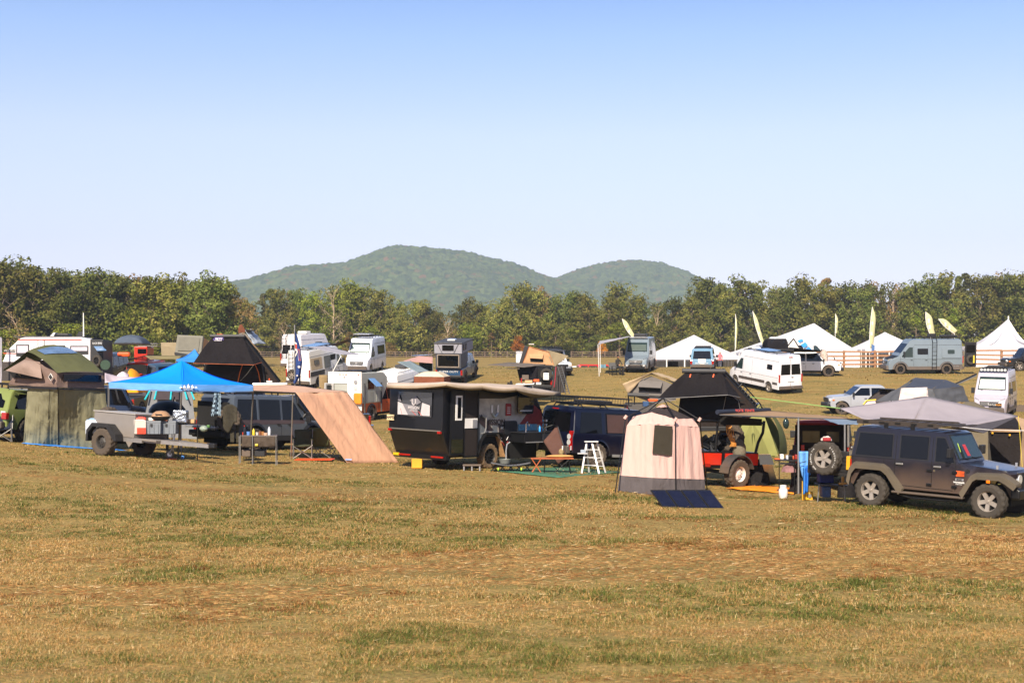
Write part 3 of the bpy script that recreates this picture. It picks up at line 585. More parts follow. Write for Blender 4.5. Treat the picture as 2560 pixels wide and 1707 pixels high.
# ---- big panel van
def van(u,v,yaw,label,body='#dcdce0',which='rl',L=6.0,H=2.72,lower=None,win=(),d=None,front=True,rear=True,group=None,rim='silver',sun=None,rearglass=True,rackz=None,side_glass=M_GLASSL,name='camper_van',tyre=.37,hood=None,stripe=None,highroof=True,bumper=M_DGREY,style='six',muddy=False):
    xr=-L/2; xf=L/2; ar=xr+1.28; af=xf-1.02; hw=.99; wx={'r':ar,'f':af}[which[0]]; wy={'l':.86,'r':-.86}[which[1]]
    t=place(u,v,wx,wy,yaw,d,name,label,'van',group,L*.6); pm=paint('van_'+body.strip('#'),body)
    zb=.36
    out=[(xr,zb),(xr-.02,1.2),(xr+.06,H-.12),(xr+.16,H),(xf-2.0,H),(xf-1.78,H-.10),(xf-1.02,1.62),(xf-.86,1.40),(xf-.16,1.12),(xf-.03,.92),(xf,.5),(xf-.03,zb)]
    b,sy=shell('body',out,hw,1.25,.14,pm,t,((ar,tyre),(af,tyre)),tyre+.1,zb,frx=xf-1.3,frk=.13,bev=.07)
    under(t,xr+.1,xf-.15,hw)
    for x in (ar,af):
        for s_ in (-1,1): wheel(t,x,s_*.84,tyre,.24,tyre*.58,style,rim,muddy)
    # windscreen, cab glass
    wx_=lambda z:xf-1.02-.76*(z-1.62)/(H-.10-1.62)
    end_panel('windscreen',wx_(1.68),1.68,wx_(H-.34),H-.34,.80,.74,M_GLASS if not sun else M_GLASSL,t,off=.016)
    if sun:
        end_panel('sunshade',wx_(1.73),1.73,wx_(H-.50),H-.50,.74,.69,sun,t,off=.030,th=.008)
    for s_ in (-1,1):
        side_panel('cab_window',[(xf-1.98,1.34),(xf-1.12,1.34),(xf-1.12,1.46),(xf-1.64,2.06),(xf-1.72,2.12),(xf-1.98,2.12)],sy,s_,side_glass,t)
        seam(t,[(xf-2.06,.45,xf-2.06,2.2),(xf-1.0,.75,xf-1.0,1.4),(xf-3.2,.45,xf-3.2,2.2)],sy,s_)
        seam(t,[(xr+.1,H-.42,xf-2.1,H-.42)],sy,s_,w=.02); seam(t,[(xr+.1,1.18,xf-1.0,1.18)],sy,s_,w=.015)
        handle(t,xf-1.88,1.12,sy,s_); handle(t,xf-3.05,1.12,sy,s_)
        if stripe: side_panel('side_moulding',[(xr+.2,.68),(ar-tyre-.12,.68),(ar-tyre-.12,.84),(xr+.2,.84)],sy,s_,stripe,t,off=.012); side_panel('side_moulding',[(ar+tyre+.12,.64),(af-tyre-.12,.64),(af-tyre-.12,.84),(ar+tyre+.12,.84)],sy,s_,stripe,t,off=.012)
        if lower:
            side_panel('lower_trim',[(xr+.05,zb),(ar-tyre-.13,zb),(ar-tyre-.13,.78),(xr+.05,.78)],sy,s_,lower,t,off=.014)
            side_panel('lower_trim',[(ar+tyre+.13,zb),(af-tyre-.13,zb),(af-tyre-.13,.62),(ar+tyre+.13,.62)],sy,s_,lower,t,off=.014)
            for x in (ar,af): flare(t,x,sy,s_,tyre+.09,tyre,lower,w=.13,out=.035)
        MB().box((xr+.02,s_*.93,1.15),(.12,.09,.55)).obj('tail_light',M_RED,t,bevel=.02)
        if front: 
            MB().slab([(xf-.52,s_*.60,1.02),(xf-.2,s_*.56,.98),(xf-.15,s_*.62,1.12),(xf-.40,s_*.86,1.22),(xf-.56,s_*.865,1.14)],(.06,0,.03)).obj('headlight',M_LAMP,t)
    for (x0,x1,z0,z1,s_) in win:
        side_panel('side_window',roundrect(x0,x1,z0,z1,.05),sy,s_,M_GLASS,t)
    if rear:
        end_panel('rear_door_seam',xr-.018,.55,xr+.04,H-.2,.008,.008,M_UNDER,t,front=False,off=.006)
        if rearglass:
            for s_ in (-1,1): 
                MB().slab([(xr+.0,s_*.05,1.40),(xr+.02,s_*.82,1.40),(xr+.06,s_*.76,2.12),(xr+.04,s_*.05,2.12)],(-.035,0,0)).obj('rear_window',M_GLASS,t,bevel=.015)
        MB().box((xr-.06,0,.50),(.16,1.9,.22)).obj('rear_bumper',bumper,t,bevel=.03)
        MB().box((xr-.04,0,.98),(.04,.5,.12)).obj('licence_plate',M_WHITE,t)
        MB().box((xr-.04,-.12,1.22),(.04,.14,.04)).obj('door_handle',M_BLACK,t)
    if front:
        MB().box((xf-.04,0,.52),(.2,1.72,.34),taper=(1,.96)).obj('front_bumper',lower or bumper,t,bevel=.06)
        MB().slab([(xf+.0,-.50,.80),(xf+.0,.50,.80),(xf-.08,.56,1.04),(xf-.08,-.56,1.04)],(.05,0,0)).obj('grille',M_BLACK,t,bevel=.015)
        g=MB()
        for k in range(3): g.box((xf+.05-.03*k,0,.84+.07*k),(.03,.98,.018))
        g.obj('grille_slat',M_ALU,t); MB().cyl((xf+.02,0,.92),(xf+.06,0,.92),.085,n=16).obj('badge',M_ALU,t)
        if hood: MB().slab([(xf-.88,-.78,1.43),(xf-.88,.78,1.43),(xf-.2,.70,1.16),(xf-.2,-.70,1.16)],(0.008,0,.018)).obj('bonnet_panel',hood,t)
        for s_ in (-1,1):
            MB().cyl((xf-1.15,s_*.05,1.60),(xf-1.02,s_*.62,1.66),.012,n=5).obj('wiper',M_BLACK,t)
    mirrors(t,xf-1.25,1.52,.9,M_BLACK,(.1,.2,.34),.1)
    MB().box(((xr+xf-2)/2,0,H+.04),(.1,.1,.02)).obj('roof_vent',M_WHITE,t)
    return t,sy
# ---- boxy suv
def suv(u,v,yaw,label,body='#1f2b45',which='rr',L=4.7,H=1.85,d=None,hoodx=1.15,hoodz=1.08,belt=1.08,rim='silver',tyre=.39,hw=.93,wins=None,group=None,style='six',cladding=None,near=False,glass=M_GLASS,name='parked_suv',slant=.42,rear_slant=.12,muddy=False,spare=False,rearwin=True,grille=M_BLACK,lift=0,wb=None,cat='suv',taillight=None,bumper=None,front=True):
    xr=-L/2; xf=L/2; ar=xr+(L-2.85)*.55 if wb is None else xr+(L-wb)*.55; af=ar+(2.85 if wb is None else wb); T=hw-.12; wx={'r':ar,'f':af}[which[0]]; wy={'l':T,'r':-T}[which[1]]
    t=place(u,v,wx,wy,yaw,d,name,label,cat,group,2.8); pm=paint('car_'+body.strip('#'),body); zb=.42+lift; H=H+lift; belt+=lift; hoodz+=lift
    cx=xf-hoodx
    out=[(xr,zb+.05),(xr-.03,belt-.1),(xr+.0,belt),(xr+rear_slant,H-.10),(xr+rear_slant+.14,H),(cx-slant-.12,H),(cx-slant,H-.05),(cx,hoodz+.03),(xf-.14,hoodz-.05),(xf-.02,hoodz-.2),(xf,zb+.2),(xf-.04,zb)]
    b,sy=shell('body',out,hw,belt,.15,pm,t,((ar,tyre),(af,tyre)),tyre+.09,zb,frx=xf-.9,frk=.09,bev=.06)
    under(t,xr+.15,xf-.2,hw,.25+lift,.62+lift)
    for x in (ar,af):
        for s_ in (-1,1): wheel(t,x,s_*T,tyre,.26,tyre*.58,style,rim,muddy,near)
    end_panel('windscreen',cx-slant*.04,hoodz+.03+(H-.08-hoodz)*.04,cx-slant*.93,hoodz+.03+(H-.08-hoodz)*.93,hw*.80,hw*.72,glass,t,off=.02)
    w=wins or [(xr+.24,xr+1.05),(xr+1.18,xr+2.05),(xr+2.15,cx-.10)]
    z0,z1=belt+.03,H-.13
    for s_ in (-1,1):
        for i,(a,b_) in enumerate(w):
            if i==len(w)-1: pts=[(a,z0),(b_,z0),(b_-.04,z0+.06),(b_-slant*.93,z1),(a,z1)]
            elif i==0: pts=[(a,z0),(b_,z0),(b_,z1),(a+rear_slant*.9,z1)]
            else: pts=[(a,z0),(b_,z0),(b_,z1),(a,z1)]
            side_panel('side_window',pts,sy,s_,glass,t)
        x1=w[-1][0]-.05; x0=w[-2][0]-.03 if len(w)>1 else x1
        seam(t,[(x1,zb+.1,x1,H-.1),(cx-.02,zb+.1,cx-.02,belt),(x0,belt-.1,x0,H-.1)],sy,s_)
        handle(t,x1-.16,belt-.12,sy,s_,M_CHROME if not cladding else None); handle(t,cx-.95,belt-.12,sy,s_,M_CHROME if not cladding else None)
        if cladding:
            for x in (ar,af): flare(t,x,sy,s_,tyre+.08,tyre,cladding,w=.09,out=.06)
            side_panel('sill_cladding',[(ar+tyre+.1,zb-.04),(af-tyre-.1,zb-.04),(af-tyre-.1,zb+.14),(ar+tyre+.1,zb+.14)],sy,s_,cladding,t,off=.03,th=.05)
        tl=taillight or (.12,.34); MB().box((xr+.03,s_*(hw-.08),belt-.22),(.14,tl[0]+.05,tl[1])).obj('tail_light',M_RED,t,bevel=.02)
        if front: MB().box((xf-.06,s_*(hw-.26),hoodz-.24),(.12,.30,.17)).obj('headlight',M_LAMP,t,bevel=.03)
        MB().box((xf-.25,s_*(hw-.05),hoodz-.28),(.16,.06,.08)).obj('turn_signal',M_AMBER,t,bevel=.02)
    if rearwin: end_panel('rear_window',xr+.01,belt+.04,xr+rear_slant*.93,H-.16,hw*.78,hw*.70,glass,t,front=False,off=.02,bow=.03)
    MB().box((xr-.07,0,zb+.14),(.18,2*hw-.1,.24)).obj('rear_bumper',bumper or cladding or M_DGREY,t,bevel=.04)
    MB().box((xr-.035,-.0,belt-.3),(.03,.36,.15)).obj('licence_plate',M_WHITE,t)
    if front:
        MB().box((xf+.03,0,zb+.12),(.22,2*hw-.16,.26)).obj('front_bumper',bumper or cladding or M_DGREY,t,bevel=.05)
        MB().box((xf-.02,0,hoodz-.24),(.08,2*hw-.85,.2)).obj('grille',grille,t,bevel=.02)
    mirrors(t,cx-.12,belt+.02,hw-.06,M_BLACK)
    return t,sy
# ---- pickup
def pickup(u,v,yaw,label,body='#c8c9cc',which='fl',L=5.5,H=1.80,d=None,rim='black',tyre=.40,hw=.95,cladding=None,group=None,muddy=False,tailtext=None,glass=M_GLASS,style='six',bedcover=False,name='pickup_truck',tail='#0',wb=3.45):
    xr=-L/2; xf=L/2; ar=xr+1.15; af=ar+wb; T=hw-.12; wx={'r':ar,'f':af}[which[0]]; wy={'l':T,'r':-T}[which[1]]
    t=place(u,v,wx,wy,yaw,d,name,label,'pickup truck',group,3.2); pm=paint('car_'+body.strip('#'),body); zb=.48; hz_=1.16; belt=1.14; cx=xf-1.35; cb=xr+1.85
    out=[(xr,zb+.1),(xr-.02,belt),(xr+.04,belt+.03),(cb-.02,belt+.03),(cb+.06,H-.12),(cb+.2,H),(cx-.75,H),(cx-.62,H-.05),(cx,hz_+.04),(xf-.16,hz_-.05),(xf-.02,hz_-.22),(xf,zb+.15),(xf-.04,zb)]
    b,sy=shell('body',out,hw,belt+.04,.15,pm,t,((ar,tyre),(af,tyre)),tyre+.09,zb,frx=xf-.9,frk=.09,bev=.05)
    under(t,xr+.15,xf-.2,hw,.3,.66)
    MB().box(((xr+cb)/2+.02,0,belt+.032),(cb-xr-.2,2*hw-.28,.02)).obj('truck_bed',M_BLACK,t)
    for x in (ar,af):
        for s_ in (-1,1): wheel(t,x,s_*T,tyre,.27,tyre*.58,style,rim,muddy)
        if cladding:
            for s_ in (-1,1): flare(t,x,sy,s_,tyre+.08,tyre,cladding,w=.09,out=.05)
    end_panel('windscreen',cx-.62*.05,hz_+.04+(H-.09-hz_)*.05,cx-.62*.93,hz_+.04+(H-.09-hz_)*.93,hw*.80,hw*.72,glass,t,off=.02)
    end_panel('rear_window',cb+.0,belt+.12,cb+.06,H-.16,hw*.72,hw*.66,glass,t,front=False,off=.03,bow=.02)
    xm=(cb+cx)/2-.12; z0,z1=belt+.06,H-.12
    for s_ in (-1,1):
        side_panel('side_window',[(cb+.16,z0),(xm-.05,z0),(xm-.05,z1),(cb+.2,z1)],sy,s_,glass,t); side_panel('side_window',[(xm+.05,z0),(cx-.1,z0),(cx-.62,z1),(xm+.05,z1)],sy,s_,glass,t)
        seam(t,[(xm,zb+.1,xm,H-.1),(cx-.0,zb+.1,cx-.0,belt),(cb+.08,zb+.1,cb+.08,H-.1)],sy,s_); handle(t,xm-.15,belt-.12,sy,s_); handle(t,cx-.9,belt-.12,sy,s_)
        MB().box((xr+.04,s_*(hw-.07),belt-.26),(.14,.14,.40)).obj('tail_light',M_RED,t,bevel=.02)
        MB().box((xf-.1,s_*(hw-.24),hz_-.23),(.16,.30,.18)).obj('headlight',M_LAMP,t,bevel=.03); MB().box((xf-.28,s_*(hw-.05),hz_-.24),(.14,.06,.08)).obj('turn_signal',M_AMBER,t,bevel=.02)
    MB().box((xr-.09,0,zb+.12),(.2,2*hw-.1,.2)).obj('rear_bumper',M_CHROME if cladding is None else M_BLACK,t,bevel=.04)
    MB().box((xf+.02,0,zb+.1),(.2,2*hw-.14,.26)).obj('front_bumper',M_BLACK,t,bevel=.05); MB().box((xf-.01,0,hz_-.25),(.08,2*hw-.85,.26)).obj('grille',M_BLACK,t,bevel=.02)
    mirrors(t,cx-.12,belt+.06,hw-.06,M_BLACK,(.1,.2,.24))
    if tailtext: text(tailtext,.20,M_WHITE,t,(xr-.035,0,belt-.2),(R(90),0,R(-90)),.004,sx=1.25)
    return t,sy
# ================================================================ far rows
G_LOT='vehicles parked on the upper meadow'
SUNSH=mat('foil_sunshade','#b9c8bc',.4,.1,var=.1,vs=6); SUNSHD=mat('grey_sunshade','#3b4a45',.6,0,var=.15,vs=4)
LOWG=mat('grey_cladding','#4b4b4d',.6,0,var=.1,dirt=('#7a6248',.75,.4,.35)); BLUEG='#6f7b84'
# side-on grey-blue van with ladder
t,sy=van(2250,935,183,'grey-blue camper van parked side-on by the rail fence, ladder on its side',BLUEG,'fl',6.0,2.72,LOWG,win=[(-.2,.65-.0,1.55,2.02,1)],rim='black',tyre=.40,group=G_LOT,hood=M_BLACK,muddy=True)
side_panel('bulged_side_panel',roundrect(-2.85,-1.3,1.28,2.08,.08),sy,1,paint('van_'+BLUEG.strip('#'),BLUEG),t,off=.05,th=.06); side_panel('side_window',roundrect(-2.3,-1.75,1.6,1.92,.05),sy,1,M_GLASSL,t,off=.06)
lad=MB()
for x in (-.85,-.50): lad.tube([(x,.93,2.8),(x,1.08,2.6),(x,1.1,.45)],.025)
for k in range(7): lad.cyl((-.85,1.09,.55+k*.32),(-.5,1.09,.55+k*.32),.02,n=5)
lad.obj('side_ladder',M_BMETAL,t)
rack(t,-2.8,1.0,.72,2.74,n=9); MB().box((-2.0,.3,2.98),(1.3,.5,.18)).obj('roof_box',M_BLACK,t,bevel=.05); MB().box((-.75,.1,3.02),(.55,.5,.28)).obj('roof_crate',M_BLACK,t,bevel=.02)
dr=MB().box((-3.55,1.05,1.55),(.95,.06,1.95)); dr.obj('open_rear_door',M_BLACK,t,bevel=.04); MB().box((-3.55,1.085,2.0),(.7,.02,.6)).obj('door_window',M_GLASS,t); wheel(t,-3.55,1.16,.38,.24,.2,'six','black',z=1.15); MB().box((-3.72,1.32,1.2),(.1,.05,.6)).obj('recovery_board',mat('yellow_plastic','#d8c03a',.5),t)
text('CRUISER',.12,M_ALU,t,(-2.45,1.02,.62),(R(90),0,R(180)),.003)
# grey-blue van facing camera
t,sy=van(1566,930,-102,'grey-blue camper van facing the camera with a grey awning pulled out',BLUEG,'fr',6.0,2.72,LOWG,rim='grey',tyre=.40,sun=SUNSHD,group=G_LOT,muddy=True)
bb=MB(); bb.tube([(3.14,-.55,.5),(3.25,-.4,.72),(3.25,.4,.72),(3.14,.55,.5)],.03); bb.box((3.12,0,.42),(.12,1.5,.16)); bb.obj('bull_bar',M_BMETAL,t)
for y in (-.68,.68): MB().cyl((3.02,y,.62),(3.12,y,.62),.08,n=12).obj('fog_light',M_LAMP,t)
MB().box((.4,.1,2.92),(1.2,1.0,.3)).obj('roof_box',M_BLACK,t,bevel=.04); MB().box((1.1,0,2.80),(.4,1.5,.05)).obj('solar_panel',M_LAMP,t)
# awning of that van
def awning(fr,pts,dds,m,name,label,poles=(),dark=None,sag=.08,cat='awning',th=.012,poler=.025,pm=None,group=None):
    t=thing(name,label,cat,fr.o,group=group)
    q=[fr(u,v,dd) for (u,v),dd in zip(pts,dds)]
    MB().sheet(*q,12,12,lambda u,v:-sag*math.sin(math.pi*u)*math.sin(math.pi*v)*(1 if (q[1]-q[0]).cross(q[3]-q[0]).z>0 else -1)+.02*noise.noise((u*5,v*5,1))).obj('canopy',m,t,smooth=60,solid=th)
    for (u0,v0,dd,ub,ddb) in poles:
        a=fr(u0,v0,dd); b=fr.g(ub,ddb); MB().cyl(a,b,poler,n=8).obj('pole',pm or M_STEEL,t)
    return t
C_GREY=cloth('awning_grey','#a5a3ab'); C_TAN=cloth('awning_tan','#b39b86',bump=.3)
f=LF(1495,110); awning(f,[(1495,861),(1573,842),(1575,840),(1500,852)],[0,2,6,4],C_GREY,'awning','grey fabric awning on two white poles left of the grey-blue van','awning' and [(1495,861,0,1498,0),(1500,852,4,1501,4)],sag=.1,pm=M_WHITE)
# small blue suv seen from behind
t,sy=suv(1731,929,80,'light blue boxy suv seen from behind in front of the first event tent','#6a8da6','rl',4.9,1.9,rim='black',tyre=.40,cladding=M_DGREY,group=G_LOT,muddy=True)
rack(t,-2.0,.9,.62,1.88,n=7); MB().box((-2.50,0,.98),(.04,.62,.28)).obj('white_sign',M_WHITE,t); text('baoutfit.com',.20,M_WHITE,t,(-2.53,0,.78),(R(90),0,R(-90)),.004)
# white van, rear three-quarter
t,sy=van(1924,981,114,'plain white cargo van with twin rear windows parked on the slope','#d6d6da','rl',6.6,2.72,group=G_LOT,stripe=M_DGREY,win=[(-2.4,-1.75,1.66,2.02,1)],side_glass=M_GLASSL)
MB().box((-3.46,0,.52),(.3,.06,.06)).obj('tow_hitch',M_STEEL,t); MB().box((1.2,0,2.83),(.6,.6,.1)).obj('vent_hatch',M_WHITE,t,bevel=.03)
rack(t,-2.4,1.2,.6,2.72,n=6); MB().box((-.4,0,2.86),(1.6,1.1,.04)).obj('solar_panel',mat('blue_panel','#5a7fa8',.2),t); MB().box((-3.24,0,2.62),(.08,.3,.05)).obj('brake_light',M_RED,t)
for s_ in (-1,1): MB().box((-3.34,s_*.8,.42),(.06,.16,.05)).obj('reflector',M_RED,t)
# white tundra pickup
t,sy=pickup(2071,941,-4,'white crew cab pickup parked side-on with a box roof tent and camouflage cover','#dcdcdc','fr',5.9,1.92,rim='black',tyre=.43,hw=1.0,cladding=None,group=G_LOT,muddy=True,wb=3.7)
mb=MB(); mb.grid(lambda u,v:Vector((1.62+.34*math.cos(u*6.283)*(1-v**4*.7),-.15+.55*math.sin(u*6.283)*(1-v**4*.7),1.15+.88*v+.03*noise.noise((u*9,v*9,0)))),20,8)
mb.obj('fabric_hood_cover',mat('camouflage','#b9a79a',.9,0,var=.7,vs=14),t,smooth=60)
f=LF(1945,108)
t=thing('roof_tent','black box-shaped soft roof tent standing over the white pickup','tent',f.o)
C_BLK=cloth('black_canvas','#1d1b1f',.03,.5,6); C_CHAR=cloth('charcoal_canvas','#3c3a3f',.03,.5,6)
def dome_box(fr,u0,u1,vt,vb,depth,m,par,name='fabric_shell',lean=.1,dd0=0,bul=.12):
    a=fr(u0,vb,dd0); b=fr(u1,vb,dd0); h=fr(u0,vt,dd0).z-a.z; w=b.x-a.x
    def g(u,v):
        # wrap: u around the perimeter, v up and over
        ang=u*4; k=int(ang)%4; tt=ang-int(ang); r=.10*w*(v**3)
        x0,x1,y0,y1=a.x+lean*w*v*.4+r,b.x-lean*w*v*.4-r,dd0+r,dd0+depth-r
        c=[(x0,y0),(x1,y0),(x1,y1),(x0,y1),(x0,y0)]; x=c[k][0]*(1-tt)+c[k+1][0]*tt; y=c[k][1]*(1-tt)+c[k+1][1]*tt
        n_=.035*w*noise.noise((x*2.3,y*2.3,v*2)); sn=bul*math.sin(math.pi*v)*math.sin(math.pi*tt)
        off={0:(0,-1),1:(1,0),2:(0,1),3:(-1,0)}[k]
        return Vector((x+off[0]*(sn+n_),fr.o.y*0+y+off[1]*(sn+n_),a.z+h*math.sin(v*math.pi/2)**.85))
    mb=MB().grid(g,32,10); tp=[g(i/32,1) for i in range(32)]; mb.poly(tp); return mb.obj(name,m,par,smooth=50)
dome_box(f,1918,1971,846,877,2.2,C_BLK,t)
MB().sheet(f(1926,850,-.05),f(1962,850,-.05),f(1962,858,-.06),f(1926,858,-.06),4,2).obj('window_band',M_GLASS,t,solid=.01)
MB().slab([f(1910,874,-.3),f(1985,876,-.3),f(1985,880,2.4),f(1910,878,2.4)],(0,0,.1)).obj('tent_base',M_BLACK,t)
f=LF(1945,108); awning(f,[(1862,872),(1915,868),(1925,876),(1858,876)],[-.4,0,2,2],C_BLK,'awning','thin black side awning left of the box roof tent',[] ,sag=.03)
awning(f,[(1972,868),(2054,876),(2050,880),(1975,880)],[0,-.4,2,2],C_BLK,'awning','thin black side awning right of the box roof tent',[],sag=.03)
t=thing('folded_solar_panel','dark solar panel lying on the grass beside the white van nose','solar panel',G(1845,935)); f=LF(1845,0,935); MB().sheet(f(1836,929,0),f(1852,929,0),f(1852,943,.0),f(1838,934,-.2),2,2).obj('panel',M_GLASS,t,solid=.03)
# campervan peeking behind, signboards
t,sy=van(2060,917,-6,'white camper van half hidden behind the white pickup','#d8d9dc','fr',6.0,2.9,d=130,group=G_LOT,win=[(-1.3,.1,1.5,2.15,-1)])
for (u,v,tx) in ((1985,868,0),(2000,862,1)):
    f=LF(u,126); t=thing('signboard',('grey framed tilted board' if tx==0 else 'white and blue tilted sign panel with large letters')+' behind the white pickup','sign',f.o)
    if tx==0:
        mb=MB(); a=[f(1968,866,0),f(1984,846,0),f(2000,872,.3),f(1984,890,.3)]
        for i in range(4): mb.cyl(a[i],a[(i+1)%4],.06,n=4)
        mb.obj('frame',M_DGREY,t); MB().poly(a).obj('panel',M_WHITE,t,solid=.02)
    else:
        a=[f(1992,850,-.2),f(2006,844,-.2),f(2030,872,0),f(2016,878,0)]; MB().poly(a).obj('panel',M_WHITE,t,solid=.03)
        b=mat('sign_blue','#2f8fe0',.6); MB().poly([f(1994,851,-.26),f(2005,847,-.26),f(2009,852,-.26),f(1997,857,-.26)]).obj('lettering',b,t,solid=.02)
        MB().poly([f(2002,862,-.22),f(2013,855,-.22),f(2020,863,-.22),f(2010,870,-.2)]).obj('lettering',b,t,solid=.02); MB().poly([f(2013,873,-.2),f(2022,866,-.2),f(2029,873,-.18),f(2017,876,-.18)]).obj('lettering',b,t,solid=.02)
# high white van with sunshade facing camera
t,sy=van(872,928,-98,'tall white camper van facing the camera with a green-white sunshade','#dfe2e8','fr',6.2,2.78,d=113,sun=SUNSH,group=G_LOT,win=[(-2.6,-.2,1.45,2.15,1)])
rack(t,-2.4,1.2,.75,2.78,n=8,h=.16); MB().box((.7,0,3.12),(1.6,1.3,.05)).obj('solar_panel',M_ALU,t)
for y in (-.25,0,.25): MB().box((1.22,y,2.68),(.05,.06,.04)).obj('marker_lamp',M_AMBER,t)
# white van with ladder and spare wheel (rear right)
t,sy=van(793,968,69,'white van seen from behind with rear ladder, spare wheel and awning','#dcdcda','rr',6.2,2.74,group=G_LOT,rearglass=False,muddy=True,rim='black')
side_panel('tan_side_panel',roundrect(-2.9,-1.2,1.35,2.2,.05),sy,-1,mat('beige_panel','#b9aa92',.6),t,off=.01); side_panel('side_window',roundrect(-2.4,-1.7,1.7,2.05,.05),sy,-1,M_GLASS,t,off=.04)
side_panel('side_window',roundrect(-.9,.0,1.3,2.2,.05),sy,-1,M_GLASSL,t,off=.04); side_panel('open_side_door',[(.1,.5),(.9,.5),(.9,2.2),(.1,2.2)],sy,-1,M_UNDER,t,off=.02)
side_panel('lower_stripe',[(-3.0,.9),(-.9,.9),(-.9,1.25),(-3.0,1.25)],sy,-1,M_DGREY,t,off=.012)
lad=MB()
for y in (.30,.66): lad.tube([(-3.0,y,2.84),(-3.25,y,2.8),(-3.3,y,1.2)],.025)
for k in range(5): lad.cyl((-3.3,.3,1.3+k*.3),(-3.3,.66,1.3+k*.3),.02,n=5)
lad.obj('rear_ladder',M_BMETAL,t); w_=wheel(t,-3.32,.35,.38,.24,.24,'six','silver',z=1.05,rot=(0,0,R(90))); rack(t,-2.8,1.6,.7,2.74,n=8)
MB().box((-.3,0,2.93),(2.2,1.1,.05)).obj('solar_panel',mat('blue_panel','#5a7fa8',.2),t)
f=LF(770,101); awning(f,[(772,867),(812,865),(902,886),(858,887)],[-2.2,2.5,1.5,-2.2],C_GREY,'awning','light grey awning on poles at the side of the white ladder van',[(853,889,-2.2,801,-2.2)],sag=.05,pm=M_WHITE,poler=.03)
t,sy=van(770,920,70,'white van with dark rear window parked farther back, left of the flag','#d9d4d4','rr',6.2,2.95,d=117,group=G_LOT,rim='black')
lad=MB()
for y in (.35,.75): lad.tube([(-3.0,y,2.95),(-3.28,y,2.8),(-3.28,y,1.0)],.03)
for k in range(5): lad.cyl((-3.28,.35,1.2+k*.35),(-3.28,.75,1.2+k*.35),.02,n=5)
lad.obj('rear_ladder',M_BMETAL,t); MB().box((-.8,0,3.1),(.8,.8,.2)).obj('air_conditioner',M_WHITE,t,bevel=.04); side_panel('side_window',roundrect(-.6,.6,1.5,2.3,.05),sy,-1,M_GLASSL,t,off=.03)
# dark brown awning between vans
f=LF(840,112); awning(f,[(820,866),(874,845),(878,851),(830,868)],[0,0,2.5,2.5],cloth('brown_awning','#4a3a30'),'awning','dark brown awning between the ladder van and the tall white van',[],sag=.05)
# super duty with popup camper
t,sy=pickup(1160,957,80,'blue pickup with grey pop-up camper seen from behind','#1c4468','rr',6.3,1.95,rim='black',tyre=.43,hw=1.01,cladding=M_DGREY,group=G_LOT,tailtext='SUPER DUTY',muddy=True,wb=3.9)
cb=MB().box((-2.1,0,1.75),(2.5,1.9,1.12)); cb.obj('camper_box',mat('camper_grey','#3c3e46',.6),t,bevel=.03)
MB().box((-3.36,0,1.76),(.03,1.5,.8)).obj('rear_hatch',M_GLASS,t); fr_=MB()
for (y,z,a,b_) in ((0,2.2,1.66,.07),(0,1.32,1.66,.07),(-.8,1.76,.07,.9),(.8,1.76,.07,.9)): fr_.box((-3.38,y,z),(.04,a,b_))
fr_.obj('hatch_frame',mat('tan_frame','#8a7d70',.5),t)
MB().box((-1.35,0,2.66),(4.1,2.05,.68)).obj('popup_wall',cloth('popup_grey','#8f8f97',.05,.35,5),t); MB().box((-3.42,0,2.72),(.03,.86,.40)).obj('mesh_window',M_GLASS,t)
for y in (-.7,-.35): MB().box((-1.2+y*2.2,-1.04,2.72),(.35,.03,.44)).obj('mesh_window',M_GLASS,t)
MB().box((-1.35,0,3.06),(4.2,2.12,.10)).obj('camper_roof',M_DGREY,t,bevel=.03); MB().box((-1.6,.1,3.17),(.6,.6,.12)).obj('roof_vent',M_LAMP,t,bevel=.03)
st=MB()
for s_ in (-1,1): st.cyl((-3.44,s_*.78,3.0),(-3.44,s_*.42,2.32),.015,n=4)
st.obj('straps',M_BLACK,t)
# rear of a white van with boxes, left of it
t,sy=van(1010,985,72,'white van seen from behind with a black rear cargo box and teal awning','#dcdad8','rr',6.0,2.25,d=92,group=G_LOT,rearglass=False)
MB().box((-3.14,.1,1.5),(.26,1.1,.42)).obj('cargo_box',M_BLACK,t,bevel=.03); MB().box((-3.14,.1,.98),(.3,1.3,.5)).obj('cargo_box',mat('brown_box','#3d332d',.6),t,bevel=.03)
lg=MB()
for s_ in (-1,1): lg.tube([(-3.2,.1+s_*.5,1.2),(-3.25,.1+s_*.5,1.95),(-3.05,.1+s_*.3,2.0)],.02)
lg.obj('grab_rail',M_STEEL,t); rack(t,-2.4,1.4,.72,2.26,n=9,m=M_WHITE); MB().box((.4,0,2.55),(1.4,.7,.2)).obj('roof_box',M_DGREY,t,bevel=.03)
side_panel('glossy_side',[(-2.6,.9),(1.2,.9),(1.2,1.6),(-2.6,1.6)],sy,-1,M_GLASS,t,off=.015)
f=LF(1020,88); awning(f,[(994,905),(1026,902),(1076,929),(1045,931)],[-.8,3,2.2,-.8],cloth('teal_grey','#95a5aa',.25),'awning','pale teal awning sloping down left of the domed tent',[(1048,930,-.8,1040,-.8)],sag=.04)
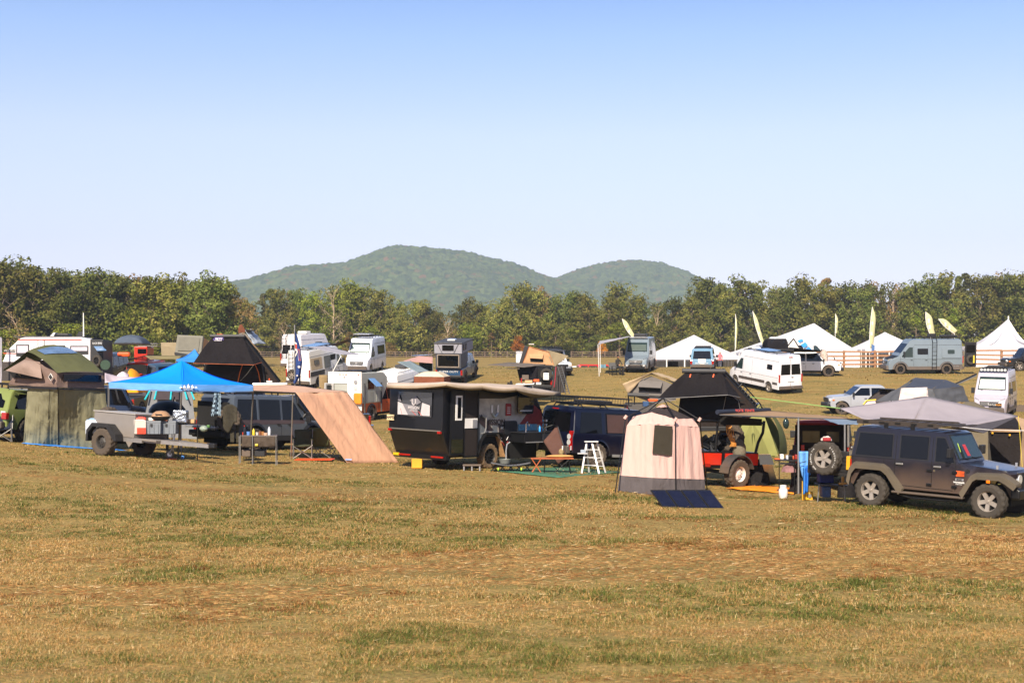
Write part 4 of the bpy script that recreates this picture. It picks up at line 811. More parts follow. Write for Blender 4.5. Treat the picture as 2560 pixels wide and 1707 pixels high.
# truck with white camper in the middle
t,sy=pickup(925,1051,67,'red-brown pickup carrying a white camper box with its door open','#b5562e','rr',6.0,1.9,rim='black',tyre=.42,hw=1.0,cladding=M_DGREY,wb=3.75,muddy=True)
cp=thing('camper_box','white slide-in camper with open rear door and orange fuel can, on the red-brown pickup','camper',t.location,0); cp.rotation_euler=t.rotation_euler
CW=mat('camper_white','#d8d2cc',.5,0,var=.05); CG=mat('camper_side','#9d9f98',.6,0,var=.06)
out=[(-3.15,1.05),(-3.15,2.78),(-.6,2.78),(-.1,2.5),(-.1,2.0),(-.7,1.25),(-.7,1.05)]
sh=MB().slab([Vector((x,-1.08,z)) for x,z in out],(0,2.16,0)); sh.obj('shell',CG,cp,bevel=.03)
rw=MB(); rw.box((-3.17,-.62,1.75),(.05,.92,2.2)); rw.box((-3.17,.93,1.75),(.05,.30,2.2)); rw.box((-3.17,.31,2.52),(.05,.94,.66)); rw.box((-3.17,.31,.80),(.05,.94,.3)); rw.obj('rear_wall',CW,cp)
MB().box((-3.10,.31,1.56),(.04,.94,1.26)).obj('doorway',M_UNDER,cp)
d_=MB().box((-3.55,.86,1.58),(.72,.05,1.25)); d_.obj('open_door',mat('door_grey','#a9a7a4',.5),cp,bevel=.03); 
dw=MB().box((-3.55,.83,1.72),(.42,.02,.75)).obj('door_window',M_GLASS,cp)
dd2=MB().box((-3.24,1.0,1.58),(.05,.62,1.25)).obj('door_leaf',mat('door_grey','#a9a7a4',.5),cp,bevel=.03); MB().box((-3.28,1.0,1.70),(.02,.38,.75)).obj('door_window',M_GLASS,cp)
MB().box((-3.32,-.93,1.35),(.2,.46,.62)).obj('fuel_can',mat('orange_can','#e8861a',.5),cp,bevel=.05); MB().box((-3.30,-.42,1.32),(.16,.46,.60)).obj('water_can',M_WHITE,cp,bevel=.05)
MB().box((-3.21,-.70,1.92),(.03,.2,.2)).obj('window_vent',M_LAMP,cp); MB().cyl((-3.19,-.72,2.28),(-3.24,-.72,2.28),.11,n=14).obj('round_vent',M_ALU,cp)
for y in (-.9,-.1,.1,.3): MB().box((-3.21,y,2.70),(.02,.09,.04)).obj('marker_lamp',M_RED,cp)
MB().box((-2.1,-1.09,2.12),(.7,.02,.55)).obj('side_window',M_GLASS,cp); MB().slab([(-2.45,-1.12,2.45),(-1.75,-1.12,2.45),(-1.75,-1.65,2.0),(-2.45,-1.65,2.0)],(0,0,.02)).obj('raised_window',mat('blue_acrylic','#6a94c4',.15,0,coat=1),cp)
hb=MB().box((-2.3,-1.09,1.42),(.95,.02,.6)); hb.box((-1.25,-1.09,1.42),(.4,.02,.6)); hb.obj('side_hatch',mat('hatch_grey','#8f918b',.6),cp)
MB().box((-2.0,.0,2.86),(1.9,1.2,.10)).obj('solar_panel',M_BLACK,cp)
MB().box((-3.4,0,2.7),(.06,.06,.06)).obj('hook',M_ALU,cp)
for x in (-2.9,-.9):
    MB().box((x,-1.12,1.35),(.07,.07,1.7)).obj('jack_leg',M_DGREY,cp)
# beige domed tent + brown
f=LF(1090,84)
t=thing('domed_tent','cream domed gazebo with brown fabric sides behind the caravan awning','tent',f.o); CB=cloth('brown_side','#7d4a35',.05,.6,3); CC=cloth('cream_top','#d8c9b0',.15,.3,4)
a=[f(1035,941,0),f(1110,942,0),f(1125,940,2.2),f(1052,938,2.4)]; ap=f(1080,929,1.2)
mb=MB()
for i in range(4): mb.sheet(a[i],a[(i+1)%4],ap,ap,8,6,lambda u,v:.12*math.sin(math.pi*v))
mb.obj('canopy',CC,t,smooth=50); mb=MB()
for i in range(4): mb.sheet(a[i],a[(i+1)%4],Vector((a[(i+1)%4].x,a[(i+1)%4].y,-.1)),Vector((a[i].x,a[i].y,-.1)),10,8,wr(.12,6,1.2,i))
mb.obj('side_wall',CB,t,smooth=50)
# pink tarp awning
f=LF(1050,100); t=awning(f,[(1008,902),(1082,908),(1082,892),(1050,889)],[0,-1,3,3.5],cloth('pink_tarp','#c49a90'),'tarp','faded pink tarp shelter left of the blue pickup camper',[(1082,908,-1,1082,-1)],sag=.12)
f=LF(1060,104); awning(f,[(1028,889),(1060,888),(1083,886),(1040,888)],[0,0,1,1],cloth('blue_tarp2','#7f9fd0'),'tarp','thin pale blue awning edge above the pink tarp',[],sag=.0)
t=thing('privacy_screen','dark green fabric screen below the pink tarp','screen',f.o); MB().sheet(f(1048,905,-4),f(1082,905,-4),f(1082,930,-4),f(1048,930,-4),10,6,wr(.15,6,1,2)).obj('screen',cloth('green_screen','#1d2b26',.03),t,smooth=50)
# dark suv with tan wedge tent
t,sy=suv(1380,981,84,'black suv with open rear under a tan wedge roof tent, seen from behind','#131314','rr',4.8,1.95,rim='grey',tyre=.42,hw=.98,cladding=M_BLACK,rearwin=False,muddy=True)
MB().box((-2.38,0.1,1.35),(.1,1.5,.9)).obj('open_tailgate',M_UNDER,t); wheel(t,-2.6,-.55,.42,.26,.24,'six','black',z=1.45,rot=(0,0,R(90)),name='spare_wheel'); MB().box((-2.8,-.55,1.32),(.16,.4,.5)).obj('white_jerry_can',M_WHITE,t,bevel=.04)  # near-black slab on the rear painted for the shaded load space
f=LF(1310,93)
CT=cloth('tan_canvas','#b8906a',.08,.35,5); CO=cloth('olive_canvas','#8c7f66',.08,.35,5)
t=thing('wedge_roof_tent','tan canvas wedge roof tent tipped up on black hard shell over the black suv','tent',f.o)
MB().slab([f(1298,907,0),f(1307,909,0),f(1323,866,0),f(1312,863,0)],(0,2.2,0)).obj('hard_shell',M_BLACK,t,bevel=.05)
A,B_,C_,D_=f(1307,909,0),f(1385,913,0),f(1372,880,0),f(1323,866,0)
MB().sheet(A,B_,C_,D_,10,8,wr(.05,3,3,1)).obj('side_wall',CT,t,smooth=50); MB().sheet(A+Vector((0,2.2,0)),B_+Vector((0,2.2,0)),C_+Vector((0,2.2,0)),D_+Vector((0,2.2,0)),6,6).obj('side_wall',CT,t)
MB().sheet(D_,C_,C_+Vector((0,2.2,0)),D_+Vector((0,2.2,0)),6,6).obj('fly',CO,t); MB().sheet(f(1365,874,-.02),f(1422,889,.1),f(1387,917,-.05),f(1381,914,-.02),10,8,wr(.06,4,2,6)).obj('front_flap',CO,t,smooth=50)
MB().sheet(f(1365,874,2.2),f(1422,889,1.9),f(1387,917,2.2),f(1381,914,2.2),6,6).obj('front_flap',CO,t,smooth=50); MB().sheet(f(1365,874,0),f(1422,889,.1),f(1422,889,1.9),f(1365,874,2.2),6,6).obj('front_flap',CO,t)
MB().slab([f(1325,895,-.04),f(1358,896,-.04),f(1358,905,-.04),f(1326,904,-.04)],(0,.02,0)).obj('window_opening',M_UNDER,t); MB().slab([f(1323,885,-.05),f(1359,884,-.05),f(1356,897,-.25),f(1325,895,-.25)],(0,.02,0)).obj('window_flap',CT,t)
MB().slab([f(1298,910,0),f(1386,914,0),f(1386,917,0),f(1298,913,0)],(0,2.2,0)).obj('tent_base',M_BLACK,t); tr_=MB()
for a,b_ in ((A,D_),(D_,C_),(C_,B_)): tr_.cyl(a+Vector((0,-.03,0)),b_+Vector((0,-.03,0)),.016,n=5)
tr_.obj('piping',mat('tan_piping','#b0642c',.7),t); MB().slab([f(1322,861,.3),f(1335,861,.3),f(1335,863,1.8),f(1322,863,1.8)],(0,0,.05)).obj('roof_bar',M_LAMP,t)
f=LF(1290,91); C_DK=cloth('dusk_grey','#6a625c',.05,.3,4)
awning(f,[(1220,912),(1273,906),(1364,911),(1312,918)],[-1.2,1.5,1.0,-.6],C_DK,'awning','grey-brown wing awning stretched left of the tan roof tent',[],sag=-.02,th=.03)
t=thing('surfboard','white board under the grey-brown wing awning','board',f.o); MB().slab([f(1263,922,0),f(1270,920,0),f(1299,919,0),f(1299,923,0)],(0,.8,0)).obj('board',M_WHITE,t,bevel=.02)
t=thing('privacy_room','black fabric changing room hanging at the right side of the black suv','tent',f.o)
mb=MB(); a=[f(1386,915,-1.2),f(1412,915,-1.2),f(1412,915,1.5),f(1386,915,1.5)]; bb_=[f(1378,976,-1.4),f(1409,982,-1.4),f(1412,970,1.5),f(1385,970,1.5)]
for i in range(4): mb.sheet(a[i],a[(i+1)%4],bb_[(i+1)%4],bb_[i],12,8,wr(.12,7,1.2,i+4))
mb.obj('fabric_wall',cloth('sooty_canvas','#3b3735',.03,.6,5),t,smooth=50)
t=thing('ladder','long grey ladder leaning on the tan wedge roof tent','ladder',f.o); mb=MB(); a,b_=f(1394,915,-2.0),f(1414,984,-2.4); o_=Vector((.25,0,0))
mb.tube([a,b_],.035); mb.tube([a+o_,b_+o_],.035)
for k in range(1,12): q=a.lerp(b_,k/12); mb.cyl(q,q+o_,.025,n=5)
mb.obj('ladder_frame',M_DGREY,t)
f=LF(1305,88.5,None)
t=thing('folding_table','white folding table with boxes behind the open black suv','table',f.o); h=.74
mb=MB().slab([f(1288,961,0),f(1335,959,0),f(1337,956,.8),f(1292,958,.8)],(0,0,-.04)); mb.obj('table_top',M_WHITE,t); 
for u in (1294,1332): MB().cyl(f(u,960,.1),f.g(u,.1),.02,n=6).obj('leg',M_STEEL,t); MB().cyl(f(u,958,.7),f.g(u,.7),.02,n=6).obj('leg',M_STEEL,t)
def boxthing(fr,u0,u1,v0,v1,depth,m,name,label,cat,dd=0,bev=.02,group=None):
    a=fr(u0,v1,dd); b=fr(u1,v0,dd); o=fr.o+Vector(((a.x+b.x)/2,dd+depth/2,a.z)); mb=MB().box((0,0,(b.z-a.z)/2),(b.x-a.x,depth,b.z-a.z)); ob=mb.obj(name,m,None,bevel=bev); ob.location=o; return tag(ob,label,cat,group)
boxthing(f,1312,1331,950,957.5,.35,mat('cardboard','#b8936b',.85),'cardboard_box','open cardboard box on the white folding table','box',.2)
boxthing(f,1334,1348,948,954,.3,M_ORANGE,'tool_case','orange case on the black suv tailgate','case',.9)
boxthing(f,1305,1322,937,949,.35,M_DGREY,'cool_box','dark grey cool box behind the folding table','cool box',.9)
boxthing(f,1302,1305,945,957,.12,M_RED,'bottle','red and white bottle on the white folding table','bottle',.3)
t=thing('gas_heater','red round camp heater on the grass below the tan roof tent','heater',GD(1384,88)); MB().rev([(.001,0),(.16,.0),(.2,.12),(.14,.25),(.05,.3),(.001,.32)],12,'z').obj('heater_body',M_RED,t,smooth=40)
t=thing('hanging_strap','thin red strap hanging from the tan roof tent','strap',GD(1388,88.5)); f2=LF(1388,88.5); MB().tube([f2(1390,917,.5),f2(1388,945,.1),f2(1385,968,0)],.025).obj('strap',M_RED,t)
t=thing('folding_chair','black reclining folding chair beside the white folding table','chair',GD(1278,90)); f2=LF(1278,90)
mb=MB(); mb.slab([f2(1270,966,0),f2(1284,968,0),f2(1280,952,.4),f2(1276,951,.4)],(.0,.06,0)); mb.slab([f2(1266,967,.2),f2(1275,968,.2),f2(1272,955,.6),f2(1269,955,.6)],(0,.06,0)); mb.obj('backrest',M_BLACK,t)
mb=MB(); mb.cyl(f2(1270,966,0),f2.g(1284,.3),.02); mb.cyl(f2(1284,967,0),f2.g(1268,.2),.02); mb.obj('leg',M_BMETAL,t)
# white jeep facing the camera right of the tan tent
t,sy=suv(1421,938,-72,'white off-road jeep facing the camera behind the tan roof tent','#d5d9de','fl',4.3,1.9,rim='black',tyre=.44,hw=.92,cladding=M_BLACK,group=G_LOT,muddy=True,wb=2.6,slant=.25,rear_slant=.05,hoodx=1.45)
MB().box((-.4,0,1.93),(2.6,1.5,.06)).obj('soft_top',M_DGREY,t,bevel=.02); rack(t,-1.8,.6,.6,1.97,n=5)
# enclosed white trailer behind
f=LF(1300,135); t=thing('cargo_trailer','small white enclosed trailer beyond the tan wedge roof tent','trailer',f.o); MB().slab([f(1290,878,0),f(1306,878,0),f(1306,910,0),f(1290,910,0)],(0,3.5,0)).obj('trailer_box',paint('trailer_white','#d8d8da'),t,bevel=.15); MB().slab([f(1290,878,-.02),f(1306,878,-.02),f(1306,884,-.02),f(1290,884,-.02)],(0,.02,0)).obj('front_trim',M_ALU,t)
# red car tops beyond the crest
t,sy=suv(1470,940,8,'red suv showing only its roof and windows beyond the crest','#c2231c','rr',4.8,1.78,d=147,group=G_LOT,glass=M_GLASSL)
for (u,c,lb) in ((1457,'#dfe0e4','white car roof left of the red suv beyond the crest'),(1525,'#e2e4e8','white car roof right of the red suv beyond the crest')):
    suv(u,940,150 if u<1500 else 30,lb,c,'rr',4.4,1.72,d=151,group=G_LOT)
f=LF(1505,122)
for u,lb in ((1500,'left of two blue-grey bins near the awning pole'),(1508,'right of two blue-grey bins near the awning pole')): boxthing(f,u,u+7,911,925,.6,mat('bin_blue','#5d8496',.7),'storage_bin',lb,'bin',0,.03,'blue-grey bins')
# transit van with sunshade, right
t,sy=van(2440,1045,-115,'white camper van with round roof lights and a pale sunshade, behind the grey tarp','#aca7b2','fr',6.0,2.78,d=86,sun=mat('pale_sunshade','#d5dccb',.5,0,var=.04),rim='black',lower=M_DGREY,win=[(-2.5,-.4,1.45,2.1,1),(.3,.7,1.5,2.1,1)])
rack(t,-2.6,1.3,.75,2.78,n=9,h=.14); lb=MB().box((1.28,0,2.86),(.08,1.6,.2)); lb.obj('light_bar',M_BLACK,t)
for k in range(8): MB().cyl((1.30,-.68+k*.195,2.86),(1.36,-.68+k*.195,2.86),.085,n=12).obj('round_lamp',M_LAMP,t)
MB().box((3.08,.35,.86),(.05,.72,.22)).obj('front_sign',M_BLACK,t); text('NATUR',.13,M_WHITE,t,(3.11,.18,.86),(R(90),0,R(90)),.004); text('WERX',.13,mat('sign_text','#f0a01c',.6),t,(3.11,.54,.86),(R(90),0,R(90)),.004)
MB().box((.2,0,3.02),(.7,.9,.14)).obj('roof_vent',M_BLACK,t,bevel=.03)
f=LF(2410,83); t=thing('folded_awning','folded black and silver awning arm reaching down-left from the van roof lights','awning',f.o); MB().cyl(f(2388,960,-1),f(2441,935,0),.05).obj('arm',M_BLACK,t); MB().cyl(f(2390,962,-1.1),f(2441,939,-.1),.035).obj('roller',M_STEEL,t)
# silver tacoma
t,sy=pickup(2104,1036,181,'silver crew cab pickup parked side-on facing left above the black jeep awning','#9599a1','fl',5.4,1.78,rim='grey',tyre=.40,hw=.93,muddy=True,cladding=None)
# dark suv right edge
t,sy=suv(2548,927,180,'black suv cut off by the right photo edge by the rail fence','#1c1f24','fl',5.2,1.85,rim='silver',tyre=.40,hw=.97,group=G_LOT,style='five')
# dark blue pickup behind lime tent
t,sy=pickup(1822,1050,82,'dark blue pickup seen from behind above the lime green tent','#22365c','rl',5.0,1.72,d=68,hw=.86,rim='black',cladding=None)
MB().box((-.5,0,1.62),(.03,.3,.05)).obj('brake_light',M_RED,t)
# ---- left back rows
# white caravan
f=LF(130,96); t=thing('caravan','long white caravan with red stripe and black checker-plate base','caravan',f.o); CWH=mat('caravan_white','#dcd9dc',.45,0,var=.03)
zbm=0
pl=[(6,905),(18,876),(50,846),(62,843),(204,843),(226,849),(226,905)]
MB().slab([f(u,v,0) for u,v in pl],(0,2.4,0)).obj('body',CWH,t,bevel=.05)
MB().slab([f(2,952,-.03),f(5,905,-.03),(f(228,905,-.03)),f(228,952,-.03)],(0,2.44,0)).obj('checker_plate_base',mat('checker_plate','#3b3430',.5,.2,var=.5,vs=18),t)
MB().slab([f(226,849,-.02),f(238,843,.6),f(258,845,2.0),f(258,945,2.0),f(226,945,-.02)],(.0,.0,0.01)).obj('rear_wall',M_BLACK,t); MB().slab([f(226,849,-.02),f(258,849,-.02),f(258,945,-.02),f(226,945,-.02)],(0,2.3,0)).obj('rear_module',M_BLACK,t,bevel=.03)
for (a,b_,c,e_) in ((40,73,861,891),(175,221,864,886),(125,163,863,880)):
    MB().slab([f(a,c,-.03),f(b_,c,-.03),f(b_,e_,-.03),f(a,e_,-.03)],(0,.03,0)).obj('window_frame',M_BLACK,t,bevel=.02); MB().slab([f(a+3,c+3,-.05),f(b_-3,c+3,-.05),f(b_-3,e_-9,-.05),f(a+3,e_-9,-.05)],(0,.02,0)).obj('curtain',mat('curtain_lilac','#b9b1bd',.6),t)
MB().slab([f(94,849,-.03),f(111,849,-.03),f(111,875,-.03),f(94,875,-.03)],(0,.03,0)).obj('hatch_frame',M_BLACK,t); MB().slab([f(96,851,-.05),f(109,851,-.05),f(109,873,-.05),f(96,873,-.05)],(0,.02,0)).obj('hatch',CWH,t)
MB().slab([f(48,848,-.02),f(208,848.0,-.02),f(200,850.6,-.02),f(45,850.4,-.02)],(0,-.015,0)).obj('red_stripe',mat('red_stripe','#c4492e',.5),t); MB().slab([f(8,882,-.02),f(40,882.5,-.02),f(40,884.5,-.02),f(8,884,-.02)],(0,-.015,0)).obj('red_stripe',mat('red_stripe','#c4492e',.5),t)
MB().slab([f(10,873,-.02),f(38,873,-.02),f(38,880,-.02),f(10,880,-.02)],(0,-.015,0)).obj('name_plate',M_BLACK,t); text('OLYMPUS',.17,M_WHITE,t,f(24,876.5,-.06),(R(90),0,0),.004)
text('BLACK SERIES',.19,M_WHITE,t,f(243,858,-.06),(R(90),0,0),.004,sx=.55)
rb=MB(); rb.slab([f(34,842,.2),f(204,843,.2),f(204,841,.2),f(34,839.5,.2)],(0,2,0)); rb.obj('roof_rail',M_DGREY,t); boxr=MB().slab([f(138,840,.5),f(173,841,.5),f(170,833,.5),f(141,833,.5)],(0,.8,0)).obj('roof_air_conditioner',M_BLACK,t,bevel=.06)
MB().slab([f(125,840,.4),f(134,840,.4),f(138,831,.4),f(133,832,.4)],(0,.6,0)).obj('roof_hatch',M_WHITE,t); MB().slab([f(190,841,.4),f(206,841,.4),f(206,828,.4),f(197,829,.4)],(0,.5,0)).obj('roof_hatch',M_BLACK,t)
MB().slab([f(234,866,-.05),f(256,866,-.05),f(266,876,-1.0),f(243,877,-1.0)],(0,0,.02)).obj('raised_window',mat('blue_acrylic','#6a94c4',.15,0,coat=1),t)
w1=wheel(t,(f(246,900,0)).x,-.25,.40,.26,.24,'six','black',z=f(246,902,0).z,rot=(0,0,R(150)),name='spare_wheel')
for x in (f(120,930,0).x,f(150,930,0).x): wheel(t,x,.1,.38,.25,.22,'six','black')
t=thing('flag_pole','thin white pole rising from the white caravan roof','pole',f.o+f(209,841,.3)); MB().cyl((0,0,0),P(208.5,782,96.3)-(f.o+f(209,841,.3)),.05,.03,n=8).obj('pole',M_WHITE,t)
t=thing('windsock_banner','narrow grey banner at the left photo edge beside the caravan','banner',GD(3,95)); f2=LF(3,95); MB().sheet(f2(0,842),f2(5,846),f2(4,960),f2(0,960),4,10,wr(.05,2,4,3)).obj('banner',C_GREY,t,solid=.01); MB().cyl(f2(3,842,.03),f2.g(3,.03),.02).obj('pole',M_STEEL,t)
f=LF(8,140); awning(f,[(0,820),(18,818),(18,821),(0,823)],[0,0,2,2],C_GREY,'awning','dark blue-grey awning edge high at the left photo edge',[],sag=0)
# vehicles left middle
t,sy=pickup(288,948,80,'dark grey pickup with a tinted canopy seen from behind below the red jeep','#3b3a3d','rl',5.4,1.85,d=88,hw=.95,rim='black')
MB().box((-.85,0,1.62),(.02,1.2,.4)).obj('canopy_window',M_GLASS,t); MB().box((-.62,0,1.83),(.1,.3,.04)).obj('brake_light',M_RED,t)
t,sy=suv(330,915,78,'bright red jeep with orange roll on its rear and a dome tent on its roof','#b8301c','rl',4.4,1.9,d=103,hw=.95,rim='black',cladding=M_BLACK,rearwin=False,group=G_LOT)
MB().box((-2.16,0,1.5),(.1,1.5,.62)).obj('open_rear_shade',M_UNDER,t); rack(t,-1.9,1.2,.7,1.95,n=7,h=.2);  # near-black slab stands for the shaded inside of the jeep
f=LF(330,100)
t=thing('gear_roll','bright orange gear roll strapped behind the red jeep','bag',f.o+f(310,886,-.3)); a=f(294,886,-.3)-f(310,886,-.3); MB().box((0,0,0),(-a.x*1.9,.4,.30)).obj('roll',M_ORANGE,t,bevel=.08)
t=thing('box_truck','red boxy truck body with a grey roof rack right of the orange roll','truck',GD(350,106)); f2=LF(350,106); MB().slab([f2(335,866,0),f2(368,866,0),f2(368,905,0),f2(335,905,0)],(0,2,0)).obj('body',paint('truckred','#b8301c'),t,bevel=.05); MB().slab([f2(344,872,-.02),f2(366,872,-.02),f2(366,884,-.02),f2(344,884,-.02)],(0,.02,0)).obj('side_window',M_GLASS,t); mb=MB()
for v_ in (858,864): mb.slab([f2(345,v_,0),f2(393,v_,0),f2(393,v_+1.5,0),f2(345,v_+1.5,0)],(0,1.4,0))
for u_ in range(345,394,6): mb.cyl(f2(u_,858,0),f2(u_,865,0),.02,n=4)
mb.obj('roof_rack',M_STEEL,t)
t=thing('dome_roof_tent','slate blue domed roof tent above the red jeep','tent',f.o); CS=cloth('slate_canvas','#4d5766',.04,.5,5)
mb=MB(); A=f(284,857,0); B_=f(355,857,0); cx_=(A.x+B_.x)/2; w_=(B_.x-A.x)/2; hgt=f(320,836,0).z-A.z
mb.grid(lambda u,v:Vector((cx_+w_*(u*2-1),1.2-1.2*math.cos(math.pi*v),A.z+hgt*(max(0,1-abs(u*2-1)**2.6))**.6*math.sin(math.pi*v)**.5+.04*noise.noise((u*8,v*5,2)))),20,12).obj('fly',CS,t,smooth=60); MB().slab([f(282,857,0),f(356,857,0),f(356,860,0),f(282,860,0)],(0,2.4,0)).obj('tent_base',M_BLACK,t)
t,sy=pickup(400,910,-58,'dark blue pickup facing the camera beside the grey hard-shell tent','#2c4256','fr',5.8,1.95,d=99,hw=1.0,rim='black',group=G_LOT,glass=M_GLASS)
t,sy=suv(275,905,-95,'dark suv with a bright windscreen beside the caravan spare wheel','#20242a','fl',4.6,1.9,d=106,hw=.93,group=G_LOT,glass=M_GLASSL)
f=LF(268,92); t=thing('cable_reel','green hose reel disc between the caravan and the dark grey pickup','reel',f.o+f(263,912,0)); MB().cyl((0,0,0),(0,.2,0),.32,n=18).obj('disc',mat('hose_green','#1d3a26',.6,0,var=.4,vs=12),t)
f=LF(455,93); t=thing('hardshell_tent','olive grey hard-shell roof tent standing open like an upright slab','tent',f.o); 
MB().slab([f(437,882,0),f(443,837,0),f(508,840,.2),f(502,892,.2)],(0,.35,0)).obj('hard_shell',mat('shell_olive','#77756a',.6,0,var=.05),t,bevel=.04); MB().slab([f(444,876,-.02),f(448,843,-.02),f(500,845,.15),f(496,878,.15)],(0,-.02,0)).obj('shell_panel',mat('shell_olive2','#6f6d62',.6,0),t)
MB().sheet(f(508,842,.5),f(524,853,1.5),f(524,890,1.5),f(504,890,.5),5,6,wr(.06,3,3,4)).obj('side_wall',CT,t); MB().slab([f(436,880,0),f(502,890,.1),f(502,897,.1),f(436,887,0)],(0,2,0)).obj('tent_base',M_BLACK,t)
f=LF(430,104); t=thing('curved_tent','grey curved awning tent between the blue pickup and the hard-shell tent','tent',f.o); mb=MB().sheet(f(402,856,0),f(440,856,0),f(440,870,-.5),f(402,864,-.5),8,6,lambda u,v:.2*math.sin(v*3)); mb.sheet(f(402,864,-.5),f(440,870,-.5),f(438,890,-.6),f(404,890,-.6),8,6); mb.obj('canopy',CO,t,smooth=50)
t=thing('roof_basket','black roof basket with a red jacket beside the hard-shell tent','basket',f.o+Vector((0,2,0))); mb=MB()
for v_ in (848,854): mb.slab([f(402,v_,0),f(440,v_-1,0),f(440,v_,0),f(402,v_+1,0)],(0,1.2,0))
for u_ in range(402,441,5): mb.cyl(f(u_,848,0),f(u_,855,0),.03,n=4)
mb.obj('basket',M_BMETAL,t); MB().slab([f(428,855,0),f(440,846,0),f(442,856,0)],(0,.5,0)).obj('jacket',M_RED,t)
# camo fly below
f=LF(430,86); awning(f,[(362,889),(455,889),(448,897),(375,898)],[2,2,-.5,-.5],cloth('khaki','#857b58',.1),'awning','khaki awning with dark stripes below the dark blue pickup',[],sag=.15)
f=LF(480,76); CBL=cloth('sky_blue_fabric','#3f8fe0',.2,.4,4)
t=thing('blue_pop_up_tent','small pale blue pyramid canopy behind the large blue canopy','canopy',f.o); ap=f(487,872,1.5); q=[f(440,898,0),f(512,901,.3),f(520,900,3),f(448,897,3)]; mb=MB()
for i in range(4): mb.sheet(q[i],q[(i+1)%4],ap,ap,8,8,lambda u,v:-.12*math.sin(math.pi*v))
mb.obj('canopy',CBL,t,smooth=50); mb=MB()
for i in range(4): mb.sheet(q[i],q[(i+1)%4],q[(i+1)%4]-Vector((0,0,.12)),q[i]-Vector((0,0,.12)),2,1)
mb.obj('valance',CBL,t)
for p in q: MB().cyl(p,(p.x,p.y,float(gz(f.o.x+p.x,f.o.y+p.y))-f.o.z),.02).obj('pole',M_STEEL,t)
# orange dome tent and pink tarps
f=LF(310,74); t=thing('dome_tent','small orange and dark grey dome tent below the dark grey pickup','tent',f.o)
A=f(280,938,0); B_=f(345,938,0); ap=f(315,920,0); cx_=(A.x+B_.x)/2; w_=(B_.x-A.x)/2; hh=ap.z-A.z
fn=lambda u,v:Vector((cx_+w_*(u*2-1),1.0-1.0*math.cos(math.pi*v),A.z-.9+(hh+.9)*(max(0,1-abs(u*2-1)**2))**.6*math.sin(math.pi*v)**.6))
MB().grid(lambda u,v:fn(u*.55,v),10,10).obj('fly',cloth('dome_grey','#4d4640',.05),t,smooth=60); MB().grid(lambda u,v:fn(.55+u*.45,v),10,10).obj('fly',cloth('dome_orange','#f0a02c',.15),t,smooth=60)
f=LF(300,60); t=awning(f,[(262,932),(300,942),(350,943),(262,957)],[1,1.5,-1,-1.5],cloth('pale_pink','#cfc0c8',.2),'tarp','crumpled pale pink tarp beside the olive annex tent',[],sag=.2)
f=LF(300,63); t=awning(f,[(285,945),(300,933),(322,935),(322,948)],[0,.5,.5,0],cloth('pale_lilac','#d5cbd8',.2),'tarp','rounded lilac shelter fabric under the orange dome tent',[],sag=-.2)
t,sy=suv(350,940,70,'black vehicle with raised bonnet under the khaki awning','#17181b','rl',4.6,1.75,d=80,hw=.92,rim='black') if False else (None,None)
# ---- tents of the event
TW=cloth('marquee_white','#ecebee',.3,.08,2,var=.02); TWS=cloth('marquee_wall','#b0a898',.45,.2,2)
def event_tent(name,label,d,eu0,eu1,ev,apu,apv,depth,vb,walls=True,marquee=False,windows=()):
    f=LF((eu0+eu1)/2,d); t=thing(name,label,'event tent',f.o,group='white event tents behind the crest')
    a=[f(eu0,ev,0),f(eu1,ev,0)]; h=a[0].z; a[1].z=h; a+= [Vector((a[1].x,depth,h)),Vector((a[0].x,depth,h))]; ap=f(apu,apv,0); ap=Vector((ap.x*1.0,depth/2,(P(apu,apv,f.d+depth/2)-f.o).z)); ap.x=(P(apu,apv,f.d+depth/2)-f.o).x
    mb=MB()
    for i in range(4): mb.sheet(a[i],a[(i+1)%4],ap,ap,10,14,(lambda u,v:-1.2*math.sin(math.pi*v)*(1-v*.3)) if marquee else (lambda u,v:-.05*math.sin(math.pi*v)))
    mb.obj('roof',TW,t,smooth=40)
    vl=MB()
    for i in range(4): vl.sheet(a[i],a[(i+1)%4],a[(i+1)%4]-Vector((0,0,.32)),a[i]-Vector((0,0,.32)),20,2,lambda u,v:.03*math.sin(u*90))
    vl.obj('valance',TW,t,smooth=50); z=vb-h
    gz0=-1.5
    for i in range(4):
        for k in range(5):
            p=a[i].lerp(a[(i+1)%4],k/5); MB().cyl(p,(p.x,p.y,gz0),.06).obj('pole',M_WHITE,t)
    if walls:
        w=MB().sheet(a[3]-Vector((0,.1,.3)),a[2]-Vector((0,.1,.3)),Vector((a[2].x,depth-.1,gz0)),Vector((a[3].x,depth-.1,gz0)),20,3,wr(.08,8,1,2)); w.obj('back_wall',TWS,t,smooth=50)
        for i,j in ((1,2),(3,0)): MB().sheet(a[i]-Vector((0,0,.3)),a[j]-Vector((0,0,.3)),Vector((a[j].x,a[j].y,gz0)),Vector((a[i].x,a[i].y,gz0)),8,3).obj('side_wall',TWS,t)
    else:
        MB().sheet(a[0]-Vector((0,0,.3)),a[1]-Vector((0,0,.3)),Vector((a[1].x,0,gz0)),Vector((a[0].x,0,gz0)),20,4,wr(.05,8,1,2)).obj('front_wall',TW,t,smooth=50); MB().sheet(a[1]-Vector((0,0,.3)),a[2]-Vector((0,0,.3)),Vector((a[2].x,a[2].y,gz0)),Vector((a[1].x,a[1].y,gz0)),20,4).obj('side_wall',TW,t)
    for (u0,u1,v0,v1) in windows:
        A=P(u0,v0,f.d+depth-.3)-f.o; B_=P(u1,v1,f.d+depth-.3)-f.o; MB().box(((A.x+B_.x)/2,depth-.35,(A.z+B_.z)/2),(B_.x-A.x,.05,A.z-B_.z)).obj('wall_window',M_GLASS,t)
    return t
